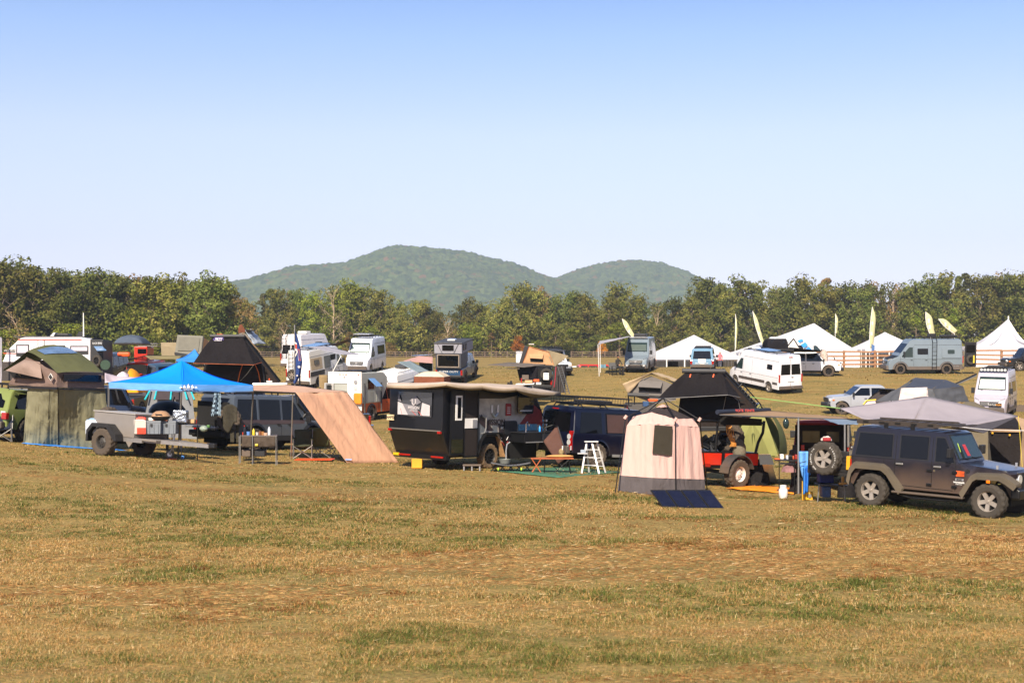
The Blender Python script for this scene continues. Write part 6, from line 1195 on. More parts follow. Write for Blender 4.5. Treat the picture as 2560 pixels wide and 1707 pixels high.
MB().sheet(f(388,999,-.04),f(425,999,-.04),f(425,974,.28),f(392,974,.28),4,4).obj('mesh_window',CMB,t,solid=.01); MB().sheet(f(432,999,-.04),f(447,999,-.04),f(447,974,.28),f(432,974,.28),4,4).obj('mesh_window',CMB,t,solid=.01)
for (a,b_,c,e_) in ((386,999,392,974),(426.5,999,428.5,974),(468,999,461,974),(486,999,476,974),(362,999,376,974)): mb=MB().tube([f(a,b_,-.06),f(c,e_,.26)],.035); mb.obj('stripe',CTQ,t)
# ================================================================ front row, left to right
# --- green suv, roof tent with annex, tarp
t,sy=suv(60,1104,66,'lime green suv at the left photo edge under the olive roof tent','#76814a','rr',4.7,1.72,rim='black',tyre=.40,hw=.93,near=True,slant=.6,rear_slant=.3,taillight=(.16,.22),wins=[(-2.0,-1.35),(-1.25,-.3),(-.2,.98)])
for s_ in (-1,1): MB().box((-2.36,s_*.80,.97),(.03,.2,.09)).obj('tail_light_lens',M_LAMP,t,bevel=.01); MB().slab([(-1.02,s_*.86,.30),(-1.02,s_*.66,.30),(-1.0,s_*.66,.52),(-1.0,s_*.86,.52)],(.02,0,0)).obj('mud_flap',M_BLACK,t)
rack(t,-2.0,.8,.6,1.74,h=.14)
OLV=cloth('olive_fly','#5a5c3e',.05,.45,3,stretch=(1,1,.6)); OLA=cloth('olive_annex','#86836a',.10,.8,3.6,stretch=(1.6,1.6,.7),var=.05); BRN=cloth('taupe_canvas','#7d6a62',.06,.45,6)
f=LF(146,44.3); t=thing('roof_tent','olive and taupe roof tent with skylight standing over the green suv and annex','tent',f.o)
K=f(142,933,0); L1=f(67,967,1.3); 
# taupe walls
MB().sheet(f(22,962,2.0),f(142,968,.05),f(142,932,.05),f(67,892,1.0),14,8,wr(.05,4,3,1)).obj('side_wall',BRN,t,smooth=60); MB().sheet(f(142,968,.05),f(261,971,1.4),f(258,932,1.4),f(142,932,.05),14,6,wr(.03,7,2,2)).obj('end_wall',BRN,t,smooth=60)
MB().sheet(f(261,971,1.4),f(170,966,4.2),f(165,930,4.2),f(258,932,1.4),6,4).obj('end_wall',BRN,t); MB().sheet(f(22,962,2.0),f(170,966,4.2),f(165,900,4.2),f(60,900,2.4),6,4).obj('side_wall',BRN,t)
MB().slab([f(157,936,.1),f(251,938,1.25),f(251,955,1.25),f(158,952,.1)],(0.05,-.06,0)).obj('window',M_GLASS,t)
MB().sheet(f(14,926,1.2),f(105,946,.25),f(100,905,.7),f(64,897,1.1),12,8,lambda u,v:.18*math.sin(math.pi*u)*math.sin(math.pi*v)).obj('window_awning',cloth('taupe_light','#8f7c72',.08,.4,5),t,smooth=60)
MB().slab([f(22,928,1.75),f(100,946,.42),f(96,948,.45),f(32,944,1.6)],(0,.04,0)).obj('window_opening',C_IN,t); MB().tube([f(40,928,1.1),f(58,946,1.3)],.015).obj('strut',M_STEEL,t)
# fly
flyo=lambda u,v:Vector((0,0,.17*math.sin(math.pi*u)**.8*v+.10*math.sin(math.pi*v)+.05*math.sin(math.pi*u)*(1-v)+.02*noise.noise((u*6,v*3,1))))
MB().sheet(f(142,932,-.12),f(258,932,1.35),f(174,871,3.6),f(68,879,1.1),20,18,lambda u,v:flyo(u,v)).obj('fly',OLV,t,smooth=70)
MB().sheet(f(6,928,2.2),f(67,879,1.1),f(174,871,3.6),f(90,905,4.8),10,8,wr(.03,3,3,8)).obj('fly',OLV,t,smooth=70)
def skl(u,v): return (f(142,932,-.12)*(1-u)+f(258,932,1.35)*u)*(1-v)+(f(68,879,1.1)*(1-u)+f(174,871,3.6)*u)*v
nn=(skl(1,0)-skl(0,0)).cross(skl(0,1)-skl(0,0)).normalized()
mb=MB(); mb.grid(lambda a,b:(lambda U,V:skl(U,V)+flyo(U,V)+nn*.025)(.12+.76*a,.60+.26*b-.08*(1-b)*math.sin(math.pi*a)),14,8); mb.obj('skylight',mat('skylight_blue','#5f7899',.25,0,var=.3,vs=4,bump=.5,bs=5),t,smooth=60)
MB().slab([f(118,962-30+4,-.0),f(127,943+4,-.0),f(134,962-20,-.0),f(127,952,0)],(0,0,0.001)).obj('badge_back',M_WHITE,t) if False else None
cdm=f(127,942,-.02); MB().slab([cdm+Vector((0,0,.12)),cdm+Vector((.085,-.03,0)),cdm-Vector((0,0,.12)),cdm-Vector((.085,-.03,0))],(0,-.02,0)).obj('diamond_badge',M_WHITE,t); MB().slab([cdm+Vector((0,-.03,.09)),cdm+Vector((.062,-.05,0)),cdm-Vector((0,.03,.09)),cdm-Vector((.062,.02,0))],(0,-.012,0)).obj('badge_mark',M_BLACK,t)
MB().slab([f(20,964,1.9),f(142,969,.0),f(262,972,1.4),f(150,966,4.0)],(0,0,-.06)).obj('tent_base',M_BLACK,t)
t=thing('tent_annex','olive fabric annex room hanging from the roof tent down to the blue tarp','tent',f.o)
def annex_side(a,b,a2,b2,sd,name='fabric_wall'):
    MB().sheet(a2,b2,b,a,46,26,lambda u,v:(.03+.02*(1-v))*noise.noise((u*13,v*1.6,sd))+.025*noise.noise((u*26,v*5,sd+2))+.07*noise.noise((u*4,v*5,sd+5))).obj(name,OLA,t,smooth=75)
tA,tB,tC=f(69,968,1.35),f(146,969,.0),f(262,972,1.45); bA=G(58,1109)-f.o; bB=G(146.5,1115)-f.o; bC=GD(272,45.9)-f.o
annex_side(tA,tB,bA,bB,1); annex_side(tB,tC,bB,bC,5); annex_side(tC,tA+Vector((.9,1.6,0)),bC,bA+Vector((.9,1.6,0)),9); annex_side(tA+Vector((.9,1.6,0)),tA,bA+Vector((.9,1.6,0)),bA,11)
z_=MB(); z_.tube([f(126,970,.33)+Vector((0,-.06,0)),(bA+bB)*.5+Vector((.25,-.1,.3)),(bA+bB)*.5+Vector((.1,-.12,.03))],.009); z_.tube([tB+Vector((0,-.03,0)),bB+Vector((0,-.03,.02))],.012); z_.obj('zip',M_BMETAL,t)
t=thing('ground_tarp','bright blue tarp edge under the olive annex','tarp',G(146,1116)); o_=t.location; MB().sheet(G(54,1110)-o_,G(146,1118)-o_,GD(320,46)-o_,GD(120,49)-o_,14,8,lambda u,v:.03+.02*noise.noise((u*9,v*9,0))).obj('tarp',mat('tarp_blue','#2f7fd6',.5,0,var=.2,bump=.4,bs=8),t,smooth=60,solid=.01)
camp_chair(G(5,1104),15,F_NAVY,M_STEEL,'dark folding camp chair at the left photo edge beside the green suv',.9)
# --- grey utility trailer
tr=place(258,1138,0,-.82,-31,None,'utility_trailer','grey metal utility trailer with off-road tyres beside the olive annex','trailer',None,1.6); TG=mat('trailer_grey','#7d7874',.55,.1,var=.06,dirt=('#7b6a55',.8,.3,.3)); TG2=TG
MB().box((.2,.03,.98),(1.74,1.40,.70)).obj('box_body',TG,tr,bevel=.012); MB().box((.2,.03,1.345),(1.80,1.46,.035)).obj('lid',mat('trailer_lid','#a39e99',.5,.2),tr,bevel=.008)
for y in (-1,1):
    wheel(tr,0,y*.82,.43,.30,.20,'steel','grey',True,True)
    fd=MB(); pr=[(-.62,.42),(-.62,.72),(-.40,.96),(.28,.96),(.62,.68),(.66,.50)]
    for (a,b_) in zip(pr[:-1],pr[1:]): fd.slab([(a[0],y*.70,a[1]),(b_[0],y*.70,b_[1]),(b_[0],y*1.0,b_[1]),(a[0],y*1.0,a[1])],(0,0,.03))
    fd.slab([(x,y*1.0,z) for x,z in pr[:1]+[(-.62,.72),(-.40,.96),(.28,.96),(.62,.68),(.66,.50),(.56,.50),(.22,.88),(-.36,.88),(-.54,.68),(-.54,.42)]],(0,-y*.012,0)); fd.obj('mudguard',mat('guard_black','#2b2a2a',.5,.3,var=.1),tr)
MB().box((1.5,0,.60),(.95,1.3,.05)).obj('deck',TG,tr); bm_=MB(); bm_.box((.3,-.62,.56),(2.2,.08,.12)); bm_.box((.3,.62,.56),(2.2,.08,.12)); bm_.slab([(1.0,-.66,.52),(1.0,-.56,.52),(3.55,0,.52),(3.55,-.1,.52)],(0,0,.11)); bm_.slab([(1.0,.56,.52),(1.0,.66,.52),(3.55,.06,.52),(3.55,-.04,.52)],(0,0,.11)); bm_.obj('drawbar',mat('galvanised','#8f8b88',.45,.5,var=.12,vs=9),tr)
MB().box((3.6,0,.6),(.3,.14,.14)).obj('coupling',M_BLACK,tr,bevel=.02); MB().slab([(.74,-.66,.5),(1.02,-.66,.5),(.88,-.66,.33)],(0,.03,0)).obj('bracket',TG,tr); MB().box((0,0,.43),(.1,1.5,.1)).obj('axle',M_BLACK,tr); MB().tube([(-.5,-.62,.5),(0,-.6,.36),(.7,-.62,.5)],.03).obj('leaf_spring',M_BMETAL,tr)
wheel(tr,-.86,.1,.42,.28,.20,'steel','grey',True,True,z=1.05,rot=(0,0,R(90)),name='spare_wheel')
f=LF(340,42.8)
MT=Matrix.LocRotScale(tr.location,tr.rotation_euler,None)
def jerry(fr,u0,u1,v0,v1,dd,m1,m2,label,depth=.2,name='water_can'):
    a=fr(u0,v1,dd); b=fr(u1,v0,dd); w_=b.x-a.x; h=b.z-a.z; t=thing(name,label,'jerry can',fr.o+Vector(((a.x+b.x)/2,dd,a.z))); MB().slab([(-w_/2,0,0),(w_/2,0,0),(w_/2,0,h*.80),(w_/2*.5,0,h*.88),(-w_/2,0,h*.88)],(0,depth,0)).obj('can_body',m1,t,bevel=.02); MB().box((0,depth/2,h*.9),(w_*.9,depth*.7,h*.12)).obj('shoulder',m2,t,bevel=.02); MB().tube([(-w_*.25,depth/2,h*.93),(-w_*.2,depth/2,h),(w_*.2,depth/2,h),(w_*.3,depth/2,h*.93)],.02).obj('handle',m2,t); MB().cyl((w_*.32,depth/2,h*.9),(w_*.38,depth/2,h*.99),.03).obj('cap',m2,t)
    return t,w_,h
t,w_,h=jerry(f,334,365,1043,1085,.0,mat('can_pale','#b9b0a8',.5),mat('can_red','#cf3a1e',.45),'pale and red jerry can on the grey trailer drawbar'); MB().box((w_*.14,-.008,h*.2),(w_*.72,.02,h*.38)).obj('red_panel',mat('can_red','#cf3a1e',.45),t,bevel=.008)
f2=LF(229,43.6); jerry(f2,213,243,1047,1085,.0,mat('can_white','#b9c0cc',.45),mat('can_blue','#8fb3dd',.45),'pale blue-white water can behind the grey trailer wheel',.3)
def storage(fr,u0,u1,v0,v1,dd,depth,label):
    a=fr(u0,v1,dd); b=fr(u1,v0,dd); w_=b.x-a.x; h=b.z-a.z; m=mat('storage_grey','#6d737a',.55,0,var=.05); t=thing('storage_box',label,'box',fr.o+Vector(((a.x+b.x)/2,dd+depth/2,a.z)),0,'grey storage boxes on the trailer')
    MB().box((0,0,h*.42),(w_*.92,depth*.92,h*.84),taper=(1.06,1.06)).obj('tub',m,t,bevel=.015); MB().box((0,0,h*.92),(w_,depth,h*.16)).obj('lid',m,t,bevel=.012)
    for x in (-.3,.0,.3): MB().box((x*w_,-depth*.49,h*.4),(w_*.05,.03,h*.75)).obj('rib',m,t)
    MB().box((-w_*.15,-depth*.5,h*.68),(w_*.14,.04,h*.22)).obj('latch',M_BLACK,t)
storage(f,366,402,1052,1085,.05,.42,'left grey lidded storage box on the trailer drawbar'); storage(f,403,440,1052,1085,.25,.42,'right grey lidded storage box on the trailer drawbar')
t=thing('portable_grill','rounded tan portable grill on top of the grey storage boxes','grill',f.o+f(402,1051,.3)); gl=MB().rev([(.001,.30),(.14,.285),(.24,.22),(.29,.13)],20,'z'); gl.obj('lid',mat('grill_tan','#b08a68',.4,.2),t,smooth=60); MB().rev([(.30,.13),(.27,.07),(.16,.0),(.001,.0)],20,'z').obj('bowl',M_BLACK,t,smooth=60); MB().box((0,-.29,.19),(.2,.03,.03)).obj('handle',M_BLACK,t); lg=MB()
lg.tube([(-.22,-.1,-.0),(.2,-.1,.08)],.02); lg.tube([(.22,-.1,-.0),(-.2,-.1,.08)],.02); lg.obj('stand',mat('orange_leg','#8a4a2a',.6),t); MB().box((.34,0,.12),(.12,.2,.03)).obj('side_shelf',M_BLACK,t)
boxthing(f,371,384,1044,1051,.2,M_WHITE,'gas_canister','small white gas canister left of the tan grill','canister',.4)
t=thing('jockey_wheel','small grey jockey wheel with silver tube on an orange pad','wheel',G(425,1148)); MB().rev([(.05,-.04),(.12,-.045),(.14,0),(.12,.045),(.05,.04)],20,'y',c=(0,0,.16)).obj('tyre',mat('wheel_rubber_grey','#5a5650',.8),t,smooth=40); MB().cyl((0,-.05,.16),(0,.05,.16),.07,n=14).obj('rim',M_ALU,t); MB().cyl((.06,0,.16),(.16,.02,.95),.03,n=10).obj('tube',M_ALU,t); MB().cyl((.0,-.07,.16),(.1,-.05,.42),.03,n=8).obj('fork',M_STEEL,t); MB().box((.03,0,.012),(.34,.16,.024)).obj('pad',M_ORANGE,t,bevel=.01); MB().cyl((.15,0,.96),(.16,0,1.02),.04,n=8).obj('cap',mat('yellow_plastic','#d8c03a',.5),t)
mb=MB(); pts=[Vector((.0+.05*math.sin(k*1.1)-.06,.05+.05*math.cos(k*1.1),.62-.02*k*.7)) for k in range(34)]; mb.tube(pts,.007,4); mb.obj('coiled_cable',M_ROPE,t)
t=thing('breakaway_cable','dark looped cable with a blue clip hanging from the trailer drawbar','cable',GD(455,43.2)); mb=MB().tube([(.1,0,.62),(.02,-.02,.5),(-.02,0,.25),(0,0,.02)],.012); mb.tube([(.1,0,.6),(.1,-.02,.3),(.07,0,.02)],.010); mb.obj('cable',M_ROPE,t); MB().rev([(.03,-.01),(.05,0),(.03,.01)],10,'y',c=(.03,-.05,.1)).obj('clip',mat('clip_blue','#2b7fd0',.5),t)
# --- blue canopy
f=LF(454,43.3); t=thing('blue_canopy','large bright blue pop-up canopy on grey legs over the silver suv rear','canopy',f.o); BL=cloth('canopy_blue','#0a86ea',.10,.25,1.6,rough=.75,var=.05); BLV=cloth('canopy_blue_edge','#6ba6ea',.12,.3,3,stretch=(1,1,5),var=.08)
c4=[f(454.4,961,0),f(633,963,2.1),f(452,958,4.25),f(271.5,955,2.1)]; pk=f(454.5,901,2.1)
names=[]
for i in range(4): MB().sheet(c4[i],c4[(i+1)%4],pk,pk,14,14,lambda u,v:-.055*math.sin(math.pi*v)*math.sin(math.pi*u)+(-.13*math.sin(math.pi*v))*1.0+.01*noise.noise((u*6,v*3,i))).obj('roof_panel',BL,t,smooth=50)
for i in range(4):
    a,b_=c4[i],c4[(i+1)%4]; MB().sheet(a,b_,b_-Vector((0,0,.22)),a-Vector((0,0,.22)),22,3,lambda u,v:.02*noise.noise((u*4,v*2,i))-.01*math.sin(math.pi*u)).obj('valance',BLV,t,smooth=60)
for p,g_ in ((c4[0],G(445,1143)-f.o),(c4[1],G(625,1141)-f.o),(c4[2],None),(c4[3],None)):
    q=g_ if g_ is not None else Vector((p.x,p.y,float(gz(f.o.x+p.x,f.o.y+p.y))-f.o.z)); MB().cyl(p-Vector((0,0,.1)),q,.028,n=4).obj('leg',M_STEEL,t); MB().box(q+Vector((0,0,.02)),(.1,.1,.04)).obj('foot',M_BLACK,t)
tr2=MB()
for i in range(4): tr2.cyl(c4[i]-Vector((0,0,.2)),c4[(i+1)%4]-Vector((0,0,.2)),.015,n=4)
tr2.obj('truss',M_STEEL,t)
lgp=f(472,969.5,.18); lm=MB()
for k,(x,h) in enumerate(((-.19,.05),(-.10,.09),(0,.13),(.10,.10),(.19,.05))): lm.slab([lgp+Vector((x-.05,-.05+x*.97*.98,0)),lgp+Vector((x+.05,-.05+x*.98,0)),lgp+Vector((x,-.05+x*.98,h))],(0,-.01,0))
lm.obj('logo',M_WHITE,t); text('QUIK SHADE',.055,M_WHITE,t,lgp+Vector((0,-.07,-.045)),(R(90),0,R(44)),.003)
# --- silver land cruiser
t,sy=suv(630,1127,54,'silver and blue off-road suv with snorkel under the blue canopy and tan awning','#474e58','rr',4.85,1.95,rim='grey',tyre=.42,hw=.95,cladding=M_BLACK,near=True,rearwin=False,slant=.55,wins=[(-2.2,-1.25),(-1.12,-.1),(0,1.05)],muddy=True)
side_panel('upper_stripe',[(-2.3,1.12),(1.1,1.12),(1.1,.98),(-2.3,.94)],sy,-1,paint('maroon_grey','#4d4248'),t,off=.006); MB().box((-2.44,0,1.2),(.06,1.55,1.0)).obj('open_rear_shade',M_UNDER,t); MB().box((-2.72,0,.82),(.62,1.5,.07)).obj('tailgate',M_ALU,t,bevel=.01); MB().box((-2.62,0,.6),(.3,1.7,.2)).obj('bumper_bar',M_BLACK,t,bevel=.03)  # near-black slab over the back paints the shade of the suv interior
MB().tube([(1.05,-.88,1.18),(1.15,-.97,1.35),(.75,-.92,1.72),(.72,-.9,2.02)],.055,8).obj('snorkel',M_BLACK,t); MB().box((.72,-.9,2.05),(.14,.1,.14)).obj('snorkel_head',M_BLACK,t)
wheel(t,-2.62,-1.02,.42,.28,.24,'steel','black',True,True,z=1.10,rot=(0,0,R(118)),name='spare_wheel'); MB().tube([(-2.4,-.9,.7),(-2.9,-.7,.75),(-2.95,-.7,1.1)],.04).obj('wheel_carrier',M_BMETAL,t)
for s_ in (-1,1): MB().box((-2.66,s_*.72,.62),(.06,.16,.09)).obj('tail_light',M_AMBER,t)
end_panel('raised_hatch',-2.45,1.95,-3.2,2.12,.7,.7,M_GLASS,t,front=False); rack(t,-2.1,1.0,.7,1.97,h=.1)
f=LF(565,43.6)
t=thing('jacket','dark olive jacket draped over the muddy spare wheel','jacket',f.o+f(575,1077,0)); o_=f(575,1077,0); JK=cloth('jacket','#3e3a30',.03,.8,8)
mb=MB(); mb.grid(lambda u,v:Vector((f(555+44*u,1020+57*v,0).x-o_.x,(.28*math.cos(u*3.1)+.04*noise.noise((u*5,v*3,1)))-.12,(f(565,1018+(50+14*math.sin(u*5))*v,0).z-o_.z)+.10*math.sin(math.pi*u)*(1-v)))+Vector((0,.0,0)),16,14); mb.obj('jacket_body',JK,t,smooth=70,solid=.03)
mb=MB(); mb.grid(lambda u,v:Vector((f(576+10*u,1070+35*v,0).x-o_.x,.02*math.sin(u*5),(f(565,1072+34*v,0).z-o_.z))),4,8); mb.grid(lambda u,v:Vector((f(590+7*u,1066+44*v,0).x-o_.x,.05,(f(565,1062+46*v,0).z-o_.z))),4,8); mb.obj('sleeve',JK,t,smooth=70,solid=.05)
t=thing('flannel_shirt','blue and black checked shirt hanging in the open back of the silver suv','shirt',f.o+f(540,1040,.3)); o_=f(540,1040,.3)
chm=bpy.data.materials.new('check_cloth'); chm.use_nodes=True; N=chm.node_tree.nodes; ck=N.new('ShaderNodeTexChecker'); ck.inputs['Scale'].default_value=14; ck.inputs[1].default_value=hx('#8fa6b5'); ck.inputs[2].default_value=hx('#141c2a'); tcx=N.new('ShaderNodeTexCoord'); chm.node_tree.links.new(tcx.outputs['Object'],ck.inputs[0]); chm.node_tree.links.new(ck.outputs[0],N['Principled BSDF'].inputs[0]); N['Principled BSDF'].inputs['Roughness'].default_value=.9
MB().grid(lambda u,v:f(536+16*u-9*v*(1-u)*1.0,983+57*v,.3-.08*math.sin(u*7))-o_,8,12).obj('shirt_body',chm,t,smooth=70,solid=.02)
t=thing('cool_bag','silver foil cool bag on the small black table beside the canopy leg','bag',f.o+f(447,1057,-.3)); o_=f(447,1057,-.3); MB().slab([f(430,1057,-.3)-o_,f(466,1057,-.3)-o_,f(466,1026,-.3)-o_,f(432,1025,-.3)-o_],(0,.35,0)).obj('bag_body',mat('foil','#a3abb5',.25,.8,var=.5,vs=7,bump=.9,bs=9),t,bevel=.03)
t=thing('side_table','small black folding table carrying the silver cool bag','table',GD(455,43.5)); f4=LF(455,43.5); MB().slab([f4(425,1058,-.1),f4(498,1060,-.1),f4(498,1058,.5),f4(425,1056,.5)],(0,0,-.03)).obj('table_top',M_BLACK,t)
for u in (430,494):
    for dd in (0,.45): MB().cyl(f4(u,1059,dd),f4.g(u,dd),.014).obj('leg',M_BMETAL,t)
boxthing(f4,467,486,1048,1058,.3,mat('cardboard','#b8936b',.85),'cardboard_box','tan box on the small black table','box',.1)
boxthing(f4,455,463,1060-6,1058,.2,mat('yellow_plastic','#d8c03a',.5),'yellow_pouch','small yellow pouch in front of the silver cool bag','pouch',-.05)
f5=LF(530,43.3); t=thing('plastic_bag','crumpled pale green plastic bag on the silver suv tailgate','bag',f5.o+f5(509,1076,.2)); MB().ell((0,0,.06),(.13,.12,.1),10,8).obj('bag_body',mat('bag_clear','#8f9d8f',.3,0,var=.3,vs=10,bump=1,bs=14),t,smooth=60)
for (u,v,c,lb) in ((503,1064,'#c23a1c','red food packet on the silver suv tailgate'),(516,1062,'#3f6d2a','green food packet on the silver suv tailgate')):
    boxthing(f5,u,u+8,v,v+7,.12,mat('pk'+c,c,.5),'food_packet',lb,'packet',.35)
t=thing('grill_lid','round black kettle grill lid behind the grey trailer','grill',GD(415,47.5)); f6=LF(415,47.5); cc=f6(418,1038,0); MB().rev([(.62,0),(.60,.2),(.48,.36),(.28,.46),(.001,.5)],24,'z',c=tuple(cc)).obj('lid',M_BMETAL,t,smooth=60); MB().cyl((cc.x,cc.y,0),(cc.x,cc.y,cc.z),.05).obj('stand',M_BMETAL,t); MB().tube([(cc.x+.2,cc.y,cc.z+.45),(cc.x+.25,cc.y,cc.z+.62)],.02).obj('clamp_lamp',M_BMETAL,t)
# table with pockets and bottles
f=LF(645,42.9); t=thing('camp_kitchen_table','dark folding kitchen table with fabric pockets under the blue canopy edge','table',f.o)
MB().slab([f(603,1088,0),f(692,1089,0),f(694,1086,.5),f(606,1085,.5)],(0,0,-.035)).obj('table_top',mat('table_brown','#574d45',.5),t,bevel=.005)
for u in (598,631,690): MB().cyl(f(u,1090,0),f.g(u,0),.014).obj('leg',M_STEEL,t); MB().cyl(f(u+3,1087,.5),f.g(u+3,.5),.014).obj('leg',M_STEEL,t)
PK=cloth('pocket','#4b4138',.05,.7,8)
MB().sheet(f(604,1091,-.02),f(629,1091,-.02),f(629,1117,-.05),f(604,1117,-.05),8,6,wr(.04,4,2,3)).obj('fabric_pocket',PK,t,smooth=60,solid=.01); MB().sheet(f(634,1092,-.02),f(688,1092,-.02),f(688,1117,-.05),f(634,1117,-.05),14,6,wr(.06,5,2,5)).obj('fabric_pocket',PK,t,smooth=60,solid=.01); MB().slab([f(604,1117,-.03),f(690,1118,-.03),f(690,1117,.5),f(604,1116,.5)],(0,0,-.01)).obj('shelf',PK,t)
def bottle(loc,h,r,m,label,cap=M_BLACK,name='bottle'):
    t=thing(name,label,'bottle' if name=='bottle' else name.replace('_',' '),loc); MB().rev([(.001,0),(r,0),(r,h*.62),(r*.45,h*.78),(r*.4,h*.9),(.001,h*.9)],12,'z').obj('bottle_body',m,t,smooth=50); MB().cyl((0,0,h*.88),(0,0,h),r*.48,n=10).obj('cap',cap,t)
zt=lambda u,dd: f.o+f(u,1087.5,dd)
bottle(zt(673,.2),.30,.045,M_LAMP,'tall steel bottle at the right end of the kitchen table'); bottle(zt(634,.2),.23,.04,mat('mustard','#c9b21e',.4),'yellow squeeze bottle on the kitchen table'); bottle(zt(611,.2),.30,.04,mat('dark_bottle','#1c1614',.2),'dark bottle with red label at the left end of the kitchen table',M_RED)
for (u,c,hh,w_,lb) in ((621,'#5a86c4',.11,.12,'blue tub on the kitchen table'),(609,'#b83a22',.09,.09,'red tub on the kitchen table'),(643,'#bdb6ad',.09,.10,'white cup beside the yellow bottle'),(650,'#7c4a2a',.12,.08,'brown jar in the middle of the kitchen table'),(657,'#9a6a3a',.11,.10,'tan bowl on the kitchen table'),(664,'#c8a58c',.07,.14,'pink dish left of the steel bottle')):
    o=MB().rev([(.001,0),(w_*.4,0),(w_*.5,hh),(w_*.42,hh),(.001,hh*.9)],12,'z').obj('food_tub',mat('tub'+c,c,.5),None,smooth=40); o.location=zt(u,.22); tag(o,lb,'tub')
boxthing(f,637,645,1109,1115,.1,mat('yellow_label','#c2ad3a',.5),'food_can','yellow can in the kitchen table pocket','can',-.12)
for (a,b_,lb) in ((604,626,'dark crate on the ground under the left of the kitchen table'),(636,662,'black bin on the ground under the middle of the kitchen table')): boxthing(f,a,b_,1124,1141,.35,M_DGREY if a==604 else M_BLACK,'ground_crate',lb,'crate',.1)
# tan awning and side wall
f=LF(740,44.6); TNA=cloth('tan_awning','#c9a58f',.22,.25,2); TNW=cloth('tan_wall','#c69b80',.22,.8,3.2,stretch=(1.4,1.4,.4),var=.04)
t=awning(f,[(634,977),(738.5,981.5),(869,979),(716,961)],[-.3,0,1.3,1.9],TNA,'awning','pale tan awning roof between the blue canopy and the slanted tan wall',[],sag=.03)
MB().sheet(f(633,961,2.0),f(716,961,1.9),f(634,977,-.3),f(634,977,-.3),6,6).obj('canopy',TNA,t); MB().cyl(f(633,961,2.05),f(718,960.5,1.95),.06,n=8).obj('awning_case',M_ALU,t)
MB().cyl(f(732,981,0),G(727,1148)-f.o,.018,n=8).obj('pole',M_ALU,t); MB().cyl(f(634,977.5,-.3),f(738,982,0),.02).obj('front_bar',M_BMETAL,t)
t=thing('awning_wall','slanted tan fabric wall pegged from the awning edge down to the grass','awning wall',G(930,1157)); o_=t.location; a,b_=P(738.5,981.5,44.6)-o_,P(869,980,45.9)-o_; c_,d_=G(997,1156.5)-o_,G(867.5,1157.5)-o_
MB().sheet(d_,c_,b_,a,26,20,lambda u,v:.045*math.sin(u*9+v*1.5)*(.4+.6*v)+.05*noise.noise((u*7,v*1.5,1))+.02*noise.noise((u*17,v*2.5,4))-.02*math.exp(-((v-.47)/.03)**2)).obj('fabric',TNW,t,smooth=75,solid=.006)
mid=lambda k:(d_*(1-k)+a*k,c_*(1-k)+b_*k); m0,m1=mid(.47); nn=(c_-d_).cross(a-d_).normalized()*.07; 
MB().box(((d_+a*.03).x+.12,(d_).y-.03,(d_).z+.12),(.2,.01,.04)).obj('label_tag',mat('tag_blue','#8fa6d8',.5),t)
camp_chair(G(757,1146),5,F_DG,M_STEEL,'dark green folding chair under the tan awning, nearest the pole',.93); camp_chair(G(812,1144),150,F_OL,M_STEEL,'olive folding chair half hidden by the slanted tan wall',1.0,w=.75)
t=thing('floor_mat','orange-red mat on the grass between the two green chairs','mat',GD(775,45.8)); MB().sheet((-.45,-.4,.03),(.75,-.4,.03),(.75,.5,.03),(-.45,.5,.03),4,4).obj('mat',M_ORANGE,t,solid=.01)
# ================================================================ black caravan
ca=place(1217,1170,0,-1.0,49,None,'off_road_caravan','black off-road caravan with open kitchen, grey graphics and one mud-caked wheel','caravan',None,2.6)
CBK=paint('caravan_black','#101115',rough=.4); CBP=mat('caravan_panel','#101114',.4,.1,var=.1)
HW=1.15
def side_xz(pts,name,m,par=ca,off=.0,th=.02,y=-HW):
    return MB().slab([(x,y-off,z) for x,z in pts],(0,-th,0)).obj(name,m,par)
prof=[(-2.15,2.62),(-2.2,2.5),(-2.22,1.22),(-1.88,.45),(-.62,.45),(-.55,.80),(-.35,1.02),(.35,1.02),(.55,.80),(.62,.45),(2.3,.50),(2.62,1.2),(2.62,1.5),(2.05,2.45),(1.85,2.62)]
bm=MB(); V0=[Vector((x,-HW,z)) for x,z in prof]; bm.slab(V0,(0,2*HW,0)); bo=bm.obj('body',CBK,ca,bevel=.025)
# rear bottom beam, reflectors, lights
MB().box((-1.92,0,.40),(.16,2.25,.13)).obj('rear_beam',M_BMETAL,ca); 
def rearp(y0,y1,z0,z1,name,m,off=.02,th=.015):
    xx=lambda z:-2.2-.02*(2.5-z)/1.3 if z>1.22 else -2.22+(1.22-z)*.44
    return MB().slab([(xx(z0)-off,y0,z0),(xx(z0)-off,y1,z0),(xx(z1)-off,y1,z1),(xx(z1)-off,y0,z1)],(-th,0,0)).obj(name,m,ca)
for y in (-1,1): MB().box((-2.24,y*1.06,1.18),(.06,.13,.07)).obj('tail_light',M_RED,ca)
MB().box((-2.02,.98,.42),(.03,.26,.08)).obj('reflector',mat('yellow_refl','#c9a814',.4),ca)
for y in (.62,-.78): MB().box((-2.02,y,.42),(.03,.5,.05)).obj('reflector',M_RED,ca)
rearp(-1.1,1.1,1.20,1.24,'trim_strip',M_STEEL,.015)
MB().box((-2.27,1.02,1.55),(.03,.3,.17)).obj('licence_plate',mat('plate_yellow','#d8c49a',.5),ca); text('D64FEE',.13,M_BLACK,ca,(-2.292,1.02,1.55),(R(90),0,R(-90)),.003)
wn=rearp(-.72,.72,1.62,2.36,'rear_window',mat('window_graphic','#2b2d33',.12,0,var=.1,coat=1,spec=.8),.025); 
WG=mat('graphic_white','#b9b4b6',.4); WG2=mat('graphic_grey','#77757b',.4)
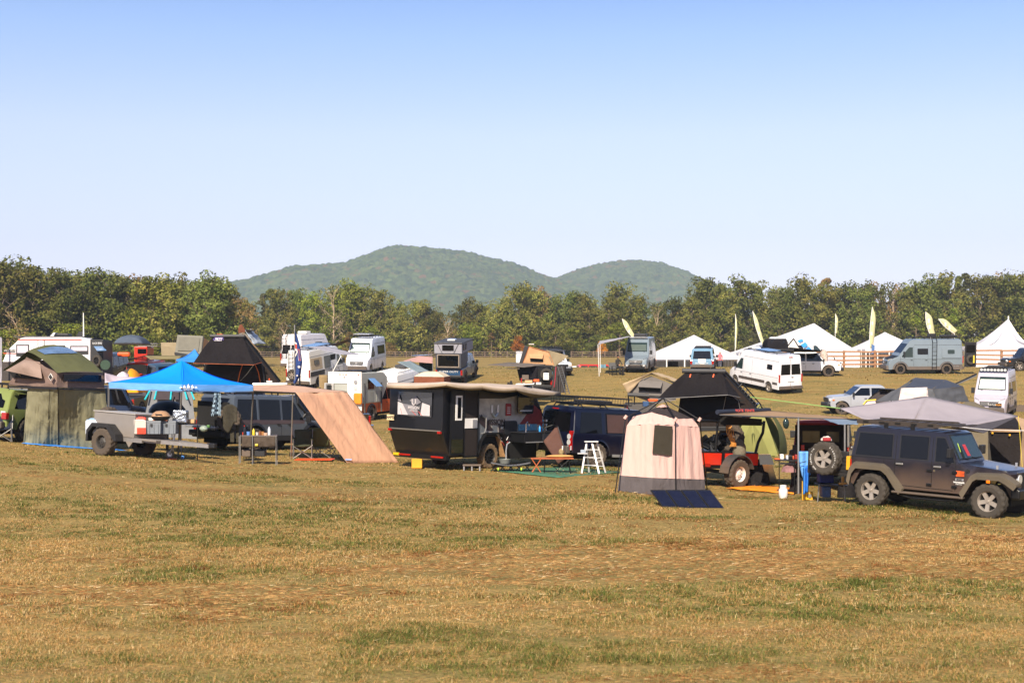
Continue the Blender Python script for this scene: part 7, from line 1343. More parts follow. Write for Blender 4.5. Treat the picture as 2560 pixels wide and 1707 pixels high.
def rg(pts,m,name='window_graphic',off=.055): MB().slab([(-2.225-off,y,z) for y,z in pts],(-.004,0,0)).obj(name,m,ca)
rg([(.70,1.66),(.25,1.66),(.50,2.0),(.70,2.05)],WG); rg([(.25,1.66),(-.20,1.66),(-.10,1.95),(.50,2.0)],WG2,off=.05); rg([(-.28,1.66),(-.68,1.66),(-.68,1.98),(-.35,2.05)],WG); rg([(.70,2.08),(.55,2.05),(.68,2.3)],WG2); rg([(-.1,1.97),(-.3,2.06),(-.05,2.25),(.2,2.1)],WG2,off=.05)
text('MISSION',.13,WG,ca,(-2.29,0,1.88),(R(90),0,R(-90)),.004,bold=.003); text('OVERLAND',.07,WG,ca,(-2.29,0,1.79),(R(90),0,R(-90)),.004)
eu=MB(); eu.tube([(-2.29,.07,2.15),(-2.29,.07,2.02),(-2.29,0,1.96),(-2.29,-.07,2.02),(-2.29,-.07,2.15)],.018,5); eu.obj('emblem',WG,ca)
rc=MB()
for (y0,z0,y1,z1) in ((.5,1.66,.58,1.85),(-.1,1.66,.1,1.8),(-.35,1.66,-.2,1.78)): rc.cyl((-2.285,y0,z0),(-2.285,y1,z1),.01,n=4)
rc.obj('red_line',mat('graphic_red','#a8342c',.5),ca)
# side: door opening, screen door, graphics, kitchen
side_xz([(-1.95,.50),(-1.40,.50),(-1.40,2.42),(-1.95,2.42)],'open_door',CBP,off=.06,th=.05); side_xz([(-1.78,1.55),(-1.5,1.55),(-1.5,2.3),(-1.78,2.3)],'door_window_frame',M_WHITE,off=.12,th=.02); side_xz([(-1.71,1.62),(-1.57,1.62),(-1.57,2.24),(-1.71,2.24)],'door_window',M_GLASS,off=.145,th=.01); side_xz([(-1.92,.56),(-1.43,.56),(-1.43,.98),(-1.92,.98)],'door_panel',mat('olive_glass','#2a2b1c',.15,0,coat=1),off=.12,th=.01)
msh=mat('screen_mesh','#2b221d',.7,.2,var=.6,vs=60); side_xz([(-1.32,.45),(-.72,.45),(-.72,2.4),(-1.32,2.4)],'screen_door',msh,off=.03,th=.03); side_xz([(-1.31,1.30),(-.75,1.30),(-.75,1.60),(-1.31,1.60)],'latch_panel',M_WHITE,off=.07,th=.02); side_xz([(-.98,1.34),(-.80,1.34),(-.80,1.56),(-.98,1.56)],'latch',M_ALU,off=.095,th=.02)
fr_=MB()
for (x0,x1,z0,z1) in ((-1.36,-1.31,.42,2.45),(-.73,-.68,.42,2.45),(-1.36,-.68,.40,.46)): fr_.slab([(x0,-HW-.065,z0),(x1,-HW-.065,z0),(x1,-HW-.065,z1),(x0,-HW-.065,z1)],(0,-.02,0))
fr_.obj('door_frame',M_BMETAL,ca)
GW=mat('wrap_pale','#a39c94',.4,0,var=.35,vs=4,coat=.3); GG=mat('wrap_grey','#5f6469',.4,0,var=.15,coat=.3); GD_=mat('wrap_dark','#2b2226',.4,0,var=.1,coat=.3); GR=mat('wrap_red','#7e2a2a',.4,0,var=.3,vs=6,coat=.3)
side_xz([(-.66,.95),(-.34,1.12),(.2,1.12),(.55,2.2),(-.66,2.2)],'graphic_panel',GW,off=.003,th=.004); side_xz([(-.66,.6),(-.5,.9),(-.3,1.1),(-.1,1.5),(-.66,1.75)],'graphic_panel',GG,off=.010,th=.004); side_xz([(.2,1.12),(.8,.55),(2.25,.55),(2.55,1.2),(2.5,1.62),(1.2,2.3),(.55,2.2),(.3,1.5)],'graphic_panel',GW,off=.003,th=.004)
side_xz([(.36,1.08),(.62,.72),(.95,.62),(.95,1.3),(.3,1.42)],'graphic_panel',GD_,off=.012,th=.004); side_xz([(1.3,1.36),(2.5,1.36),(2.4,1.78),(2.0,2.0)],'graphic_panel',GR,off=.010,th=.004); side_xz([(-.66,1.5),(-.2,1.2),(.1,1.2),(-.5,1.72)],'graphic_panel',GD_,off=.018,th=.004)
eb=MB(); eb.tube([(-.02,-HW-.03,2.0),(-.02,-HW-.03,1.75),(.12,-HW-.03,1.62),(.26,-HW-.03,1.75),(.26,-HW-.03,2.0)],.035,6); eb.obj('emblem',M_ALU,ca); text('MISSION',.24,GD_,ca,(.15,-HW-.03,1.46),(R(90),0,0),.004,bold=.004); text('NOMAD',.11,M_WHITE,ca,(.62,-HW-.03,1.28),(R(90),0,0),.004); side_xz([(.02,1.12),(.26,1.12),(.26,1.38),(.02,1.38)],'emblem_plate',GG,off=.014,th=.006)
wv=MB(); wv.tube([(.45+.05*k,-HW-.03,.95+.07*math.sin(k*1.1)) for k in range(8)],.012,4); wv.obj('wave_line',M_WHITE,ca); wv=MB(); wv.tube([(.45+.05*k,-HW-.03,.78+.06*math.sin(k*1.1+1)) for k in range(8)],.012,4); wv.obj('wave_line',mat('graphic_red','#a8342c',.5),ca)
side_xz(roundrect(1.02,1.78,1.72,2.34,.09),'kitchen_window',mat('window_black','#08090a',.12,0,coat=1),off=.16,th=.04); side_xz([(1.1,1.80),(1.68,1.80),(1.68,1.84),(1.1,1.84)],'window_handle',M_ALU,off=.21,th=.02); side_xz([(.62,1.66),(.88,1.66),(.88,2.0),(.84,2.04),(.62,2.04)],'red_notice',mat('notice_red','#8f1a1c',.5),off=.03,th=.01); nt_=MB()
for k in range(4): nt_.box((.75,-HW-.048,1.74+.06*k),(.16,.006,.014))
nt_.obj('notice_text',M_WHITE,ca)
side_xz(roundrect(.55,1.15,1.05,1.5,.08),'folded_table',M_BLACK,off=.02,th=.05); MB().tube([(-.5,-HW-.06,1.65),(-.36,-HW-.1,1.65),(-.36,-HW-.1,1.3),(-.42,-HW-.1,1.15),(-.55,-HW-.06,1.12)],.022).obj('grab_handle',M_STEEL,ca)
# wheel arch, wheels
ar_=MB(); ap_=[(-.68,.48),(-.56,.86),(-.36,1.10),(.36,1.10),(.56,.86),(.70,.40)]
for a,b_ in zip(ap_[:-1],ap_[1:]): ar_.slab([(a[0],-HW+.02,a[1]),(b_[0],-HW+.02,b_[1]),(b_[0],-HW-.14,b_[1]),(a[0],-HW-.14,a[1])],(0,0,.05))
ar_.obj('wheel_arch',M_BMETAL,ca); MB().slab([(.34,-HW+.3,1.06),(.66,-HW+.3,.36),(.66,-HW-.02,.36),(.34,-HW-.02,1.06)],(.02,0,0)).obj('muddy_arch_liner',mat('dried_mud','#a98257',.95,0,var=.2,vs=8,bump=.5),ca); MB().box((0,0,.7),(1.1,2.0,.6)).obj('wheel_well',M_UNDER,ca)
MUD=mat('mud_tyre','#6e5a42',.95,0,var=.25,vs=7,bump=.5,bs=40)
for y in (-1.0,1.0):
    w_=wheel(ca,0,y,.40,.26,.24,'ten','black',True,True)
    for ch in w_.children:
        if ch.name.startswith('tyre') and y<0: ch.material_slots[0].link='OBJECT'; ch.material_slots[0].material=MUD
MB().box((0,0,.40),(.1,1.9,.1)).obj('axle',M_BLACK,ca); MB().box((.2,0,.42),(3.4,.9,.14)).obj('chassis',M_UNDER,ca)
# kitchen slide
kt=MB(); kt.box((1.65,-HW-.32,.98),(1.55,.62,.30)); kt.obj('kitchen_slide',CBP,ca,bevel=.01); MB().box((1.62,-HW-.32,1.145),(1.6,.66,.03)).obj('worktop',mat('worktop','#2a2a2c',.3,.2),ca); side_xz([(.92,.83),(2.4,.83),(2.4,.86),(.92,.86)],'slide_rail',M_ALU,off=.64,th=.02); side_xz([(1.72,.9),(2.1,.9),(2.1,1.1),(1.72,1.1)],'drawer_front',mat('drawer_blue','#23262f',.45),off=.64,th=.015); side_xz([(2.14,.9),(2.42,.9),(2.42,1.1),(2.14,1.1)],'drawer_front',mat('drawer_blue','#23262f',.45),off=.64,th=.015)
MB().slab([(.75,-HW-.02,.30),(2.15,-HW-.02,.30),(2.15,-HW-.02,.82),(.75,-HW-.02,.82)],(0,-.03,0)).obj('lower_hatch',M_UNDER,ca); MB().box((1.68,-HW-.05,1.28),(.9,.03,.2)).obj('splash_board',mat('splash_blue','#5f8fa8',.3,0,var=.4,vs=9),ca)
sr=MB(); sr.box((2.56,-.95,1.28),(.42,.4,.56)); sr.obj('spice_cabinet',M_BLACK,ca,bevel=.01)
k_=0
for z in (1.16,1.30,1.44):
    for x in (2.40,2.49,2.58,2.67):
        k_+=1; MB().cyl((x,-1.165,z),(x,-1.165,z+.08),.03,n=8).obj('spice_jar',[M_WHITE,M_RED,mat('splash_blue','#5f8fa8',.3),mat('jar_tan','#8d6f58',.4)][k_%4],ca)
for x in (2.40,2.49,2.58,2.67): MB().cyl((x,-1.16,1.04),(x,-1.20,1.04),.035,n=10).obj('tap_knob',M_ALU,ca)
MB().tube([(1.25,-HW-.35,1.16),(1.25,-HW-.35,1.42),(1.32,-HW-.35,1.47),(1.40,-HW-.35,1.42),(1.40,-HW-.35,1.34)],.018,6).obj('tap',M_CHROME,ca)
MB().slab([(2.2,-.6,.45),(2.2,.6,.45),(4.2,.05,.45),(4.2,-.05,.45)],(0,0,.12)).obj('drawbar',M_BMETAL,ca)
fk=MB()
for k in range(7): fk.cyl((2.15+k*.08,-1.0,2.3-k*.14),(2.15+k*.08,1.0,2.3-k*.14),.02,n=4)
fk.cyl((2.1,-1.0,2.4),(2.72,-1.0,1.3),.03); fk.obj('front_rack',M_BMETAL,ca)
o_=MB().rev([(.001,0),(.035,0),(.035,.12),(.015,.15),(.015,.18)],10,'z').obj('soap_bottle',mat('soap_blue','#2a90d8',.3),None,smooth=40); o_.location=ca.matrix_basis@Vector((2.0,-HW-.3,1.16)); tag(o_,'small blue soap bottle on the caravan kitchen worktop','bottle')
# caravan awning
M_=Matrix.LocRotScale(ca.location,ca.rotation_euler,None)
f=LF(1150,43.8); aw=thing('caravan_awning','wide beige wing awning wrapped around the black caravan roof','awning',f.o); BG=cloth('beige_awning','#9c8c78',.12,.35,2.5); BGT=cloth('beige_awning_top','#b8a99c',.12,.2,2)
loc=lambda x,y,z:(M_@Vector((x,y,z)))-f.o
inner=[loc(-2.2,1.12,2.60),loc(-2.2,-1.12,2.64),loc(0,-1.14,2.64),loc(1.85,-1.14,2.62),loc(1.95,.6,2.6)]
outer=[f(967,962.5,-.3),f(1116,957.5,-1.7),f(1205,963.5,-.9),f(1289,969.5,-.2),f(1402,981,2.4)]
V=[];Fc=[]
ns=6
def ipol(L,k): i=min(len(L)-2,int(k)); q=k-i; return L[i]*(1-q)+L[i+1]*q
for i in range(4*ns+1):
    k=i/ns; a=ipol(inner,k); b_=ipol(outer,k); sc=.05*math.sin(math.pi*(k%1))
    for j in range(7): q=j/6; p=a*(1-q)+b_*q; V.append(p+Vector((0,0,-sc*q+.05*math.sin(math.pi*q))))
for i in range(4*ns):
    for j in range(6): Fc.append((i*7+j,i*7+j+1,(i+1)*7+j+1,(i+1)*7+j))
MB().add(V,Fc).obj('canopy',BGT,aw,smooth=60,solid=.01)
edge=[V[i*7+6] for i in range(4*ns+1)]; VV=[];F2=[]
for i,p in enumerate(edge):
    k=i/ns; dr_=.13+(.0 if k<3 else .04*math.sin(math.pi*min(1,(k-3)))); inw=(V[i*7+5]-p).normalized()*(.10 if k<3 else .25); VV+=[p,p+Vector((0,0,-dr_*.5)),p+inw+Vector((0,0,-dr_-(.08*math.sin(math.pi*(k-3)) if k>3 else 0)))]
for i in range(4*ns):
    for j in range(2): F2.append((i*3+j,i*3+j+1,(i+1)*3+j+1,(i+1)*3+j))
MB().add(VV,F2).obj('valance',BG,aw,smooth=60,solid=.012)
ar2=MB()
for a,b_ in zip(inner,outer): ar2.cyl(a-Vector((0,0,.05)),b_-Vector((0,0,.06)),.018,n=5)
ar2.obj('awning_arm',M_BMETAL,aw)
# things around the caravan
boxthing(LF(1040,43.4),1029,1055,1147,1170,.28,mat('box_yellow','#d8961c',.7,0,var=.1),'carton','yellow cardboard carton on the grass under the caravan rear','box',0,.01)
f=LF(1180,43.6); t=thing('creeper_stool','low grey step board on casters beside the mud-caked wheel','stool',G(1180,1176)); MB().box((0,0,.17),(.56,.32,.05)).obj('board',M_DGREY,t,bevel=.01)
for x in (-.24,.0,.24): MB().cyl((x,-.12,.0),(x,-.12,.15),.025,n=8).obj('caster',M_ALU,t)
t=thing('mat','long dark green ground mat in front of the blue suv and stepladder','mat',G(1400,1185)); o_=t.location; MB().sheet(G(1225,1176)-o_,G(1395,1195)-o_,G(1560,1181)-o_,G(1420,1168)-o_,16,8,lambda u,v:.02+.012*noise.noise((u*8,v*8,0))).obj('mat',mat('mat_green','#3c6a52',.85,0,var=.12,vs=6,bump=.2),t,smooth=60,solid=.012)
t=thing('camp_cot','low grey camp cot with a black zigzag frame on the green mat','cot',G(1277,1179)); MB().grid(lambda u,v:Vector((-.60+1.2*u,-.3+.6*v,.27-.07*math.sin(math.pi*u)+.02*abs(u-.5))),12,4).obj('bed',mat('cot_grey','#55565a',.8),t,smooth=60,solid=.02); lg=MB()
for y in (-.26,.26):
    for k in range(5): x=-.5+k*.25; lg.cyl((x-.1,y,.02),(x+.1,y,.24),.010,n=5); lg.cyl((x+.1,y,.02),(x-.1,y,.24),.010,n=5)
lg.obj('frame',M_BMETAL,t)
for x in (-.38,.32): MB().ell((x,-.28,.1),(.03,.03,.05),6,5).obj('corner_cap',mat('lime_cap','#a6c83a',.5),t)
t=thing('wash_bucket','grey bucket with a lime interior standing on the grey camp cot','bucket',G(1262,1179)+Vector((0,.1,.24))); MB().rev([(.001,.0),(.14,.0),(.19,.14),(.18,.14),(.13,.02)],18,'z').obj('tub',mat('bucket_grey','#6a6d68',.5),t,smooth=40); MB().rev([(.001,.10),(.175,.12)],18,'z').obj('lining',mat('lime_cap','#a6c83a',.5),t)
t=thing('drain_hose','curved grey hose hanging from the kitchen slide into the bucket','hose',G(1265,1176)+Vector((0,.2,0))); MB().tube([(0,0,.35),(0,0,.6),(.03,.05,.8),(.12,.1,.86)],.02,6).obj('hose',M_ALU,t)
t=thing('folding_stool','small orange wooden folding stool with crossed legs on the green mat','stool',G(1341,1181)); WO=mat('orange_wood','#a9562c',.6,0,var=.2,vs=7); MB().box((0,0,.43),(.34,.3,.03)).obj('seat',WO,t)
for y in (-.12,.12): MB().cyl((-.14,y,0),(.14,y,.42),.016,n=6).obj('leg',WO,t); MB().cyl((.14,y,0),(-.14,y,.42),.016,n=6).obj('leg',WO,t)
t=thing('camp_table','low folding table with orange edge in front of the blue suv bumper','table',G(1393,1183)); MB().box((0,.1,.45),(.98,.5,.03)).obj('table_top',WO,t,bevel=.005); 
for x in (-.44,.44):
    for y in (-.1,.3): MB().cyl((x*.9,y,0),(x*.8,y,.44),.016,n=6).obj('leg',M_BMETAL,t)
MB().cyl((-.36,-.1,.42),(.1,-.1,.03),.01).obj('brace',M_BMETAL,t); MB().cyl((.36,-.1,.42),(-.1,-.1,.03),.01).obj('brace',M_BMETAL,t)
t2=thing('cushion','flat tan cushion lying on the low folding table','cushion',t.location+Vector((.08,.1,.465))); MB().ell((0,0,.045),(.42,.22,.05),20,8).obj('cushion_body',cloth('cushion_tan','#c4935a',.03),t2,smooth=60)
t=thing('reclining_chair','folded rust-brown reclining chair leaning beside the blue suv tailgate','chair',G(1386,1172)+Vector((0,.3,0))); RB=cloth('rust_fabric','#5a4038',.03,.4,8); MB().sheet((-.34,0,.85),(.12,-.2,.15),(.40,-.1,.35),(.10,.15,1.35),6,8,wr(.02,3,3,1)).obj('backrest',RB,t,smooth=60,solid=.03); MB().tube([(-.34,-.02,.85),(-.30,0,1.28),(-.05,0,1.36),(.12,.1,1.32),(.42,-.1,.3),(.36,-.1,0)],.015).obj('frame',M_BMETAL,t); MB().cyl((-.34,0,.85),(.3,-.15,0),.015).obj('leg',M_BMETAL,t)
t=thing('boot_pair','small pile of tan gear on the folded rust-brown chair','gear',t.location+Vector((.22,-.2,.42))); MB().ell((0,0,.1),(.09,.07,.12),8,6).obj('gear_body',mat('gear_tan','#8f7a55',.9,0,var=.5,vs=20),t,smooth=60); MB().cyl((.03,-.02,.1),(.04,-.02,.30),.02).obj('white_bottle',M_WHITE,t)
# --- blue suv with roof basket
t,sy=suv(1487,1166,36,'dark blue suv with a long black roof basket behind the stepladder','#080b1f','rr',4.85,1.90,rim='silver',tyre=.39,hw=.96,near=True,slant=.62,rear_slant=.10,style='ten',wins=[(-2.12,-1.2),(-1.02,-.05),(.05,1.0)],hoodx=1.25,taillight=(.06,.62),muddy=True)
side_panel('brown_sunscreen',[(-.98,1.14),(-.09,1.14),(-.09,1.72),(-.98,1.72)],sy,-1,cloth('sunscreen_brown','#4a3836',.02),t,off=.03,th=.01)
for z in (.98,.80): MB().cyl((-2.40,-.84,z),(-2.47,-.84,z),.09,n=16).obj('round_tail_lamp',M_LAMP,t)
MB().box((-2.43,-.84,.62),(.05,.2,.14)).obj('reverse_lamp',M_LAMP,t,bevel=.01); MB().box((-2.42,.0,1.84),(.05,.3,.035)).obj('brake_light',M_RED,t); side_panel('side_step',[(-.72,.36),(.98,.36),(.98,.44),(-.72,.44)],sy,-1,M_ALU,t,off=.1,th=.1); flare(t,-1.34,sy,-1,.48,.39,paint('car_080b1f','#080b1f'),w=.05,out=.03)
MB().cyl((-2.48,.35,1.0),(-2.44,.35,1.0),.05,n=10).obj('sticker',mat('lime_cap','#a6c83a',.5),t)
bk=MB(); Z0,Z1=2.04,2.24
for z in (Z0,Z1):
    for s_ in (-.62,.62): bk.cyl((-2.15,s_,z),(.27,s_,z),.018,n=5)
    for x in (-2.15,.27): bk.cyl((x,-.62,z),(x,.62,z),.018,n=5)
for k in range(21):
    x=-2.15+k*2.42/20
    for s_ in (-.62,.62): bk.cyl((x,s_,Z0),(x,s_,Z1),.010,n=4)
for k in range(11): bk.cyl((-2.15+k*.242,-.62,Z0),(-2.15+k*.242,.62,Z0),.010,n=4)
bk.obj('roof_basket',M_BMETAL,t); MB().box((-.8,.1,2.09),(1.2,.6,.1)).obj('basket_gear',M_BLACK,t,bevel=.03)
cb=MB()
for x in (-1.9,-.9,.05):
    cb.tube([(x,-.8,1.88),(x,-.66,2.0),(x,.66,2.0),(x,.8,1.88)],.02)
cb.obj('roof_bar',M_BMETAL,t)
t=thing('stepladder','white aluminium stepladder standing on the green mat by the blue suv','ladder',G(1478,1182)); LW=mat('ladder_white','#c3c1c0',.45,.4,var=.12)
def rail_(x0,y0,x1,y1,z1,w=.05): MB().slab([(x0-w/2,y0,0),(x0+w/2,y0,0),(x1+w/2,y1,z1),(x1-w/2,y1,z1)],(0,.03,0)).obj('rail',LW,t)
rail_(-.30,-.22,-.14,-.04,.93); rail_(.22,-.30,.02,-.04,.93); rail_(-.05,.30,-.14,.06,.90); rail_(.44,.10,.18,.04,.92)
MB().box((.0,0,.95),(.42,.26,.035)).obj('top_cap',LW,t,bevel=.008)
for z in (.24,.47,.70): k=z/.93; MB().slab([(-.30+.16*k,-.22+.18*k,z),(.22-.20*k,-.30+.26*k,z),(.22-.20*k,-.20+.26*k,z),(-.30+.16*k,-.12+.18*k,z)],(0,0,.02)).obj('step',LW,t)
for z in (.2,.45,.7): k=z/.93; MB().cyl((-.05-.09*k,.3-.24*k,z),(.44-.26*k,.10-.06*k,z),.012,n=6).obj('cross_bar',LW,t)
MB().box((-.27,-.12,.60),(.30,.24,.03)).obj('tool_tray',LW,t); MB().box((-.25,-.12,.66),(.16,.18,.10)).obj('tray_cloth',mat('cloth_grey_blue','#8d97a3',.8),t,bevel=.02)
# ================================================================ pink shower tent, solar panels
f=LF(1690,38.1); t=thing('screen_tent','pale pink and grey upright shower tent with a mesh window and black poles','tent',f.o); PKT=cloth('pink_fabric','#d2aea4',.15,.7,3,stretch=(2,2,.5),var=.05); GYB=cloth('grey_band','#5a5455',.08,.8,4,stretch=(2,2,.7)); MSH=cloth('roof_mesh','#3a3434',.15,.5,6); WDM=cloth('window_mesh','#3d382f',.1,.3,5)
y1=G(1630,1236).y; b=[GD(1544,y1+.35)-f.o,GD(1630,y1)-f.o,GD(1689,y1+.22)-f.o,GD(1765,y1+.95)-f.o]; bk_=[b[3]+Vector((-.9,1.0,0)),b[0]+Vector((.5,1.3,0))]
g=[f(1549,1188,b[0].y),f(1632,1194,b[1].y),f(1687,1196,b[2].y),f(1761,1198,b[3].y)]; m_=[f(1567,1064,b[0].y+.1),f(1629,1060,b[1].y+.12),f(1688,1062,b[2].y+.1),f(1748,1068,b[3].y-.1)]; tp=[f(1583,1041,b[0].y+.35),f(1629,1030,b[1].y+.45),f(1687.5,1047,b[2].y+.2),f(1733,1046,b[3].y-.1)]
def wall(A,B,C,D,m,nm,sd,amp=.08,nu=22,nv=16): MB().sheet(A,B,C,D,nu,nv,lambda u,v:amp*math.sin(math.pi*u)**.5*(noise.noise((u*5,v*1.4+u*1.5,sd))+.5*noise.noise((u*12,v*2,sd+3)))).obj(nm,m,t,smooth=75)
for i in range(3): wall(b[i],b[i+1],g[i+1],g[i],GYB,'grey_band',i,.05,14,5); wall(g[i],g[i+1],m_[i+1],m_[i],PKT,'fabric_wall',i+4,.05); wall(m_[i],m_[i+1],tp[i+1],tp[i],PKT,'shoulder',i+8,.02,12,5)
bb2=[b[3],b[3]+Vector((-.7,1.1,0)),b[0]+Vector((.45,1.35,0)),b[0]]; tt2=[tp[3],tp[3]+Vector((-.5,.8,0)),tp[0]+Vector((.35,1.0,0)),tp[0]]
for i in range(3): wall(bb2[i],bb2[i+1],tt2[i+1],tt2[i],PKT,'fabric_wall',i+12,.03,8,6)
pk=f(1658,1012,b[1].y+.9); al=tp+[tt2[1],tt2[2]]
for i in range(len(al)): MB().sheet(al[i],al[(i+1)%len(al)],pk,pk,5,5).obj('mesh_roof',MSH,t)
MB().slab([pk+Vector((-.18,-.05,-.07)),pk+Vector((.0,-.25,-.06)),pk+Vector((.18,.0,-.06)),pk+Vector((0,.1,0))],(0,0,.02)).obj('roof_cap',PKT,t)
wv_=lambda u,v,dd=-.06:f(u,v,(b[1].y*(1-(u-1630)/60)+b[2].y*((u-1630)/60))+.05+dd)
MB().sheet(wv_(1631,1133),wv_(1680,1138),wv_(1681.5,1065),wv_(1636.5,1062),4,6).obj('mesh_window',WDM,t,solid=.006)
pj=f(1658,995,b[1].y+.9); po=MB(); po.tube([pj,f(1600,1025,b[0].y+.3),f(1564,1043,b[0].y+.0),G(1538,1231)-f.o],.016,6); po.tube([pj,f(1749,1049,b[3].y-.3),G(1768,1224)-f.o],.016,6); po.tube([pj,f(1688,1047,b[2].y-.0),b[2]+Vector((.0,-.06,0))],.016,6); po.tube([pj,tt2[2],bb2[2]],.016,6); po.obj('pole_frame',M_BMETAL,t)
for q in (f(1564,1043,b[0].y-.02),f(1749,1049,b[3].y-.32),f(1689,1049,b[2].y-.06)): MB().cyl(q-Vector((.03,0,.04)),q+Vector((.03,0,.05)),.04,n=8).obj('corner_sleeve',PKT,t)
gl=thing('guy_lines','thin cords pegged at the left of the solar panels','cord',G(1615,1252)); MB().cyl((0,0,.0),P(1636,1240,37.6)-gl.location,.006,n=4).obj('cord',M_ROPE,gl); MB().cyl((-.12,0,.0),P(1634,1238,37.6)-gl.location,.006,n=4).obj('cord',M_ROPE,gl)
t=thing('solar_panels','dark blue folding solar panel of four tilted sections in front of the pink tent','solar panel',G(1735,1268)); o_=t.location; SPM=mat('solar_cell','#181a2e',.15,.1,var=.25,vs=5,coat=.3)
a,b_=G(1656,1267)-o_,G(1813,1272)-o_; c_=P(1776,1223.5,(o_.y+b_.y)+.55)-o_; d_=P(1625,1224,(o_.y+a.y)+.55)-o_
for k in range(4):
    k0,k1=k/4+.006,(k+1)/4-.006; q=[a.lerp(b_,k0),a.lerp(b_,k1),d_.lerp(c_,k1),d_.lerp(c_,k0)]; MB().slab(q,(0,.01,-.025)).obj('panel_frame',M_BLACK,t); ce=sum(q,Vector())/4; n_=(q[1]-q[0]).cross(q[3]-q[0]).normalized()*.004; MB().poly([ce+(p-ce)*.88+n_ for p in q]).obj('cells',SPM,t)
for k in (.15,.85): p=d_.lerp(c_,k); MB().cyl(p,(p.x,p.y+.15,.0),.012).obj('leg',M_BMETAL,t)
# ================================================================ red trailer with black roof tent
f,t=clam_tent(42.6,'black clam-shell roof tent with grey piping on the rack of the red trailer',[(1709,931),(1808,932),(1893,1022)],
  [(1711,933,-.05),(1806,933,-.05),(1819,987,-.9),(1642,997,-1.0)],[(1806,933,-.05),(1850,993,-.2),(1819,987,-.9)],
  [(1690,1067,0),(1815,1066,0),(1893,1024,1.6),(1760,1030,2.4)],[(1709,934,.05),(1808,934,.05),(1890,1022,.2),(1812,1066,.05),(1690,1067,.05)],trim=M_STEEL)
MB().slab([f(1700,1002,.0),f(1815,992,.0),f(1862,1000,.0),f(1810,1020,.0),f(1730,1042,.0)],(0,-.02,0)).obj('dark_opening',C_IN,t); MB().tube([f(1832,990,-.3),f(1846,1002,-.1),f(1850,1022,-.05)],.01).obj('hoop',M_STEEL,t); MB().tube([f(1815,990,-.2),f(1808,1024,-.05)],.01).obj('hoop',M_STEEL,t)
for u in (1725,1783): MB().slab([f(u,935,-.12),f(u+3,935,-.12),f(u+1,943,-.14),f(u-2,943,-.14)],(0,-.01,0)).obj('orange_tab',M_ORANGE,t)
lad=MB(); a,b_=f(1846,968,.5),f(1893,1022,1.0); o3=Vector((.12,0,.12))
lad.cyl(a,b_,.02); lad.cyl(a+o3,b_+o3,.02)
for k in range(8): q=a.lerp(b_,k/7); lad.cyl(q,q+o3,.015)
lad.obj('ladder',M_BMETAL,t)
rt=place(1840,1219,0,-.85,39,None,'red_trailer','red and black off-road trailer with tall tyres under the black clam-shell tent','trailer',None,1.8); RDP=paint('trailer_red','#cf2a12',dirt=('#5d4a38',.7,.3,.3))
for y in (-1,1):
    wheel(rt,0,y*.85,.43,.30,.22,'steel','white',True,True)
    gd=MB(); n=9
    for k in range(n): a0,a1=R(178-k*18),R(178-(k+1)*18); gd.slab([(.56*math.cos(a0),y*.66,.43+.54*math.sin(a0)),(.56*math.cos(a1),y*.66,.43+.54*math.sin(a1)),(.56*math.cos(a1),y*1.02,.43+.54*math.sin(a1)),(.56*math.cos(a0),y*1.02,.43+.54*math.sin(a0))],(0,0,.03))
    gd.obj('mudguard',M_DGREY,rt); MB().box((-.35,y*.645,.84),(2.9,.03,.34)).obj('side_panel',RDP,rt)
MB().box((-.35,0,.70),(2.9,1.25,.06)).obj('deck',M_BLACK,rt); MB().box((-.35,0,1.02),(2.9,1.3,.05)).obj('top_rail',M_BMETAL,rt); MB().box((-1.82,0,.84),(.03,1.28,.34)).obj('rear_panel',RDP,rt); MB().box((-.35,0,.60),(2.95,1.3,.08)).obj('chassis',M_BMETAL,rt); MB().box((-1.85,-.5,.66),(.03,.2,.09)).obj('tail_light',M_RED,rt); MB().box((-1.1,-.68,.66),(.24,.03,.09)).obj('side_reflector',M_RED,rt)
MB().box((0,0,.43),(.1,1.6,.1)).obj('axle',M_BLACK,rt); MB().slab([(1.1,-.5,.58),(1.1,.5,.58),(2.4,.04,.58),(2.4,-.04,.58)],(0,0,.08)).obj('drawbar',M_BMETAL,rt); MB().box((-.45,-.66,.84),(.10,.06,.40)).obj('post_bracket',M_BMETAL,rt)
for (x,y) in ((-1.7,-.6),(-.7,-.6),(-1.7,.6),(1.0,.6)): MB().tube([(x,y,.98),(x,y,1.95)],.035).obj('rack_post',M_BMETAL,rt)
MB().tube([(1.0,-.62,1.0),(1.1,-.62,1.35),(1.28,-.62,1.65),(1.3,-.62,2.0)],.045).obj('rack_post',M_BMETAL,rt); rk=MB()
for s_ in (-.62,.62): rk.cyl((-1.8,s_,1.93),(1.3,s_,1.93),.035)
for x in (-1.8,-.7,.3,1.3): rk.cyl((x,-.62,1.93),(x,.62,1.93),.03)
rk.obj('rack_frame',M_BMETAL,rt)
wheel(rt,.75,.15,.42,.26,.22,'steel','black',True,True,z=1.42,rot=(0,0,R(100)),name='spare_wheel')
W0=lambda x,y,z:rt.matrix_basis@Vector((x,y,z))
MR=Matrix.LocRotScale(rt.location,rt.rotation_euler,None)
t=thing('engine_gear','heap of black machinery and straps on the red trailer deck','gear',MR@Vector((-.55,-.1,1.05))); mb=MB(); rg_=random.Random(3)
for k in range(26): mb.box((rg_.uniform(-.45,.5),rg_.uniform(-.35,.35),rg_.uniform(.05,.5)*(1-abs(rg_.uniform(-.5,.5)))),(rg_.uniform(.08,.3),rg_.uniform(.08,.25),rg_.uniform(.05,.25)),rot=(rg_.uniform(-1,1),rg_.uniform(-1,1),rg_.uniform(-1,1)))
mb.obj('machinery',mat('machinery','#141416',.35,.4,var=.4,vs=9),t,bevel=.01)
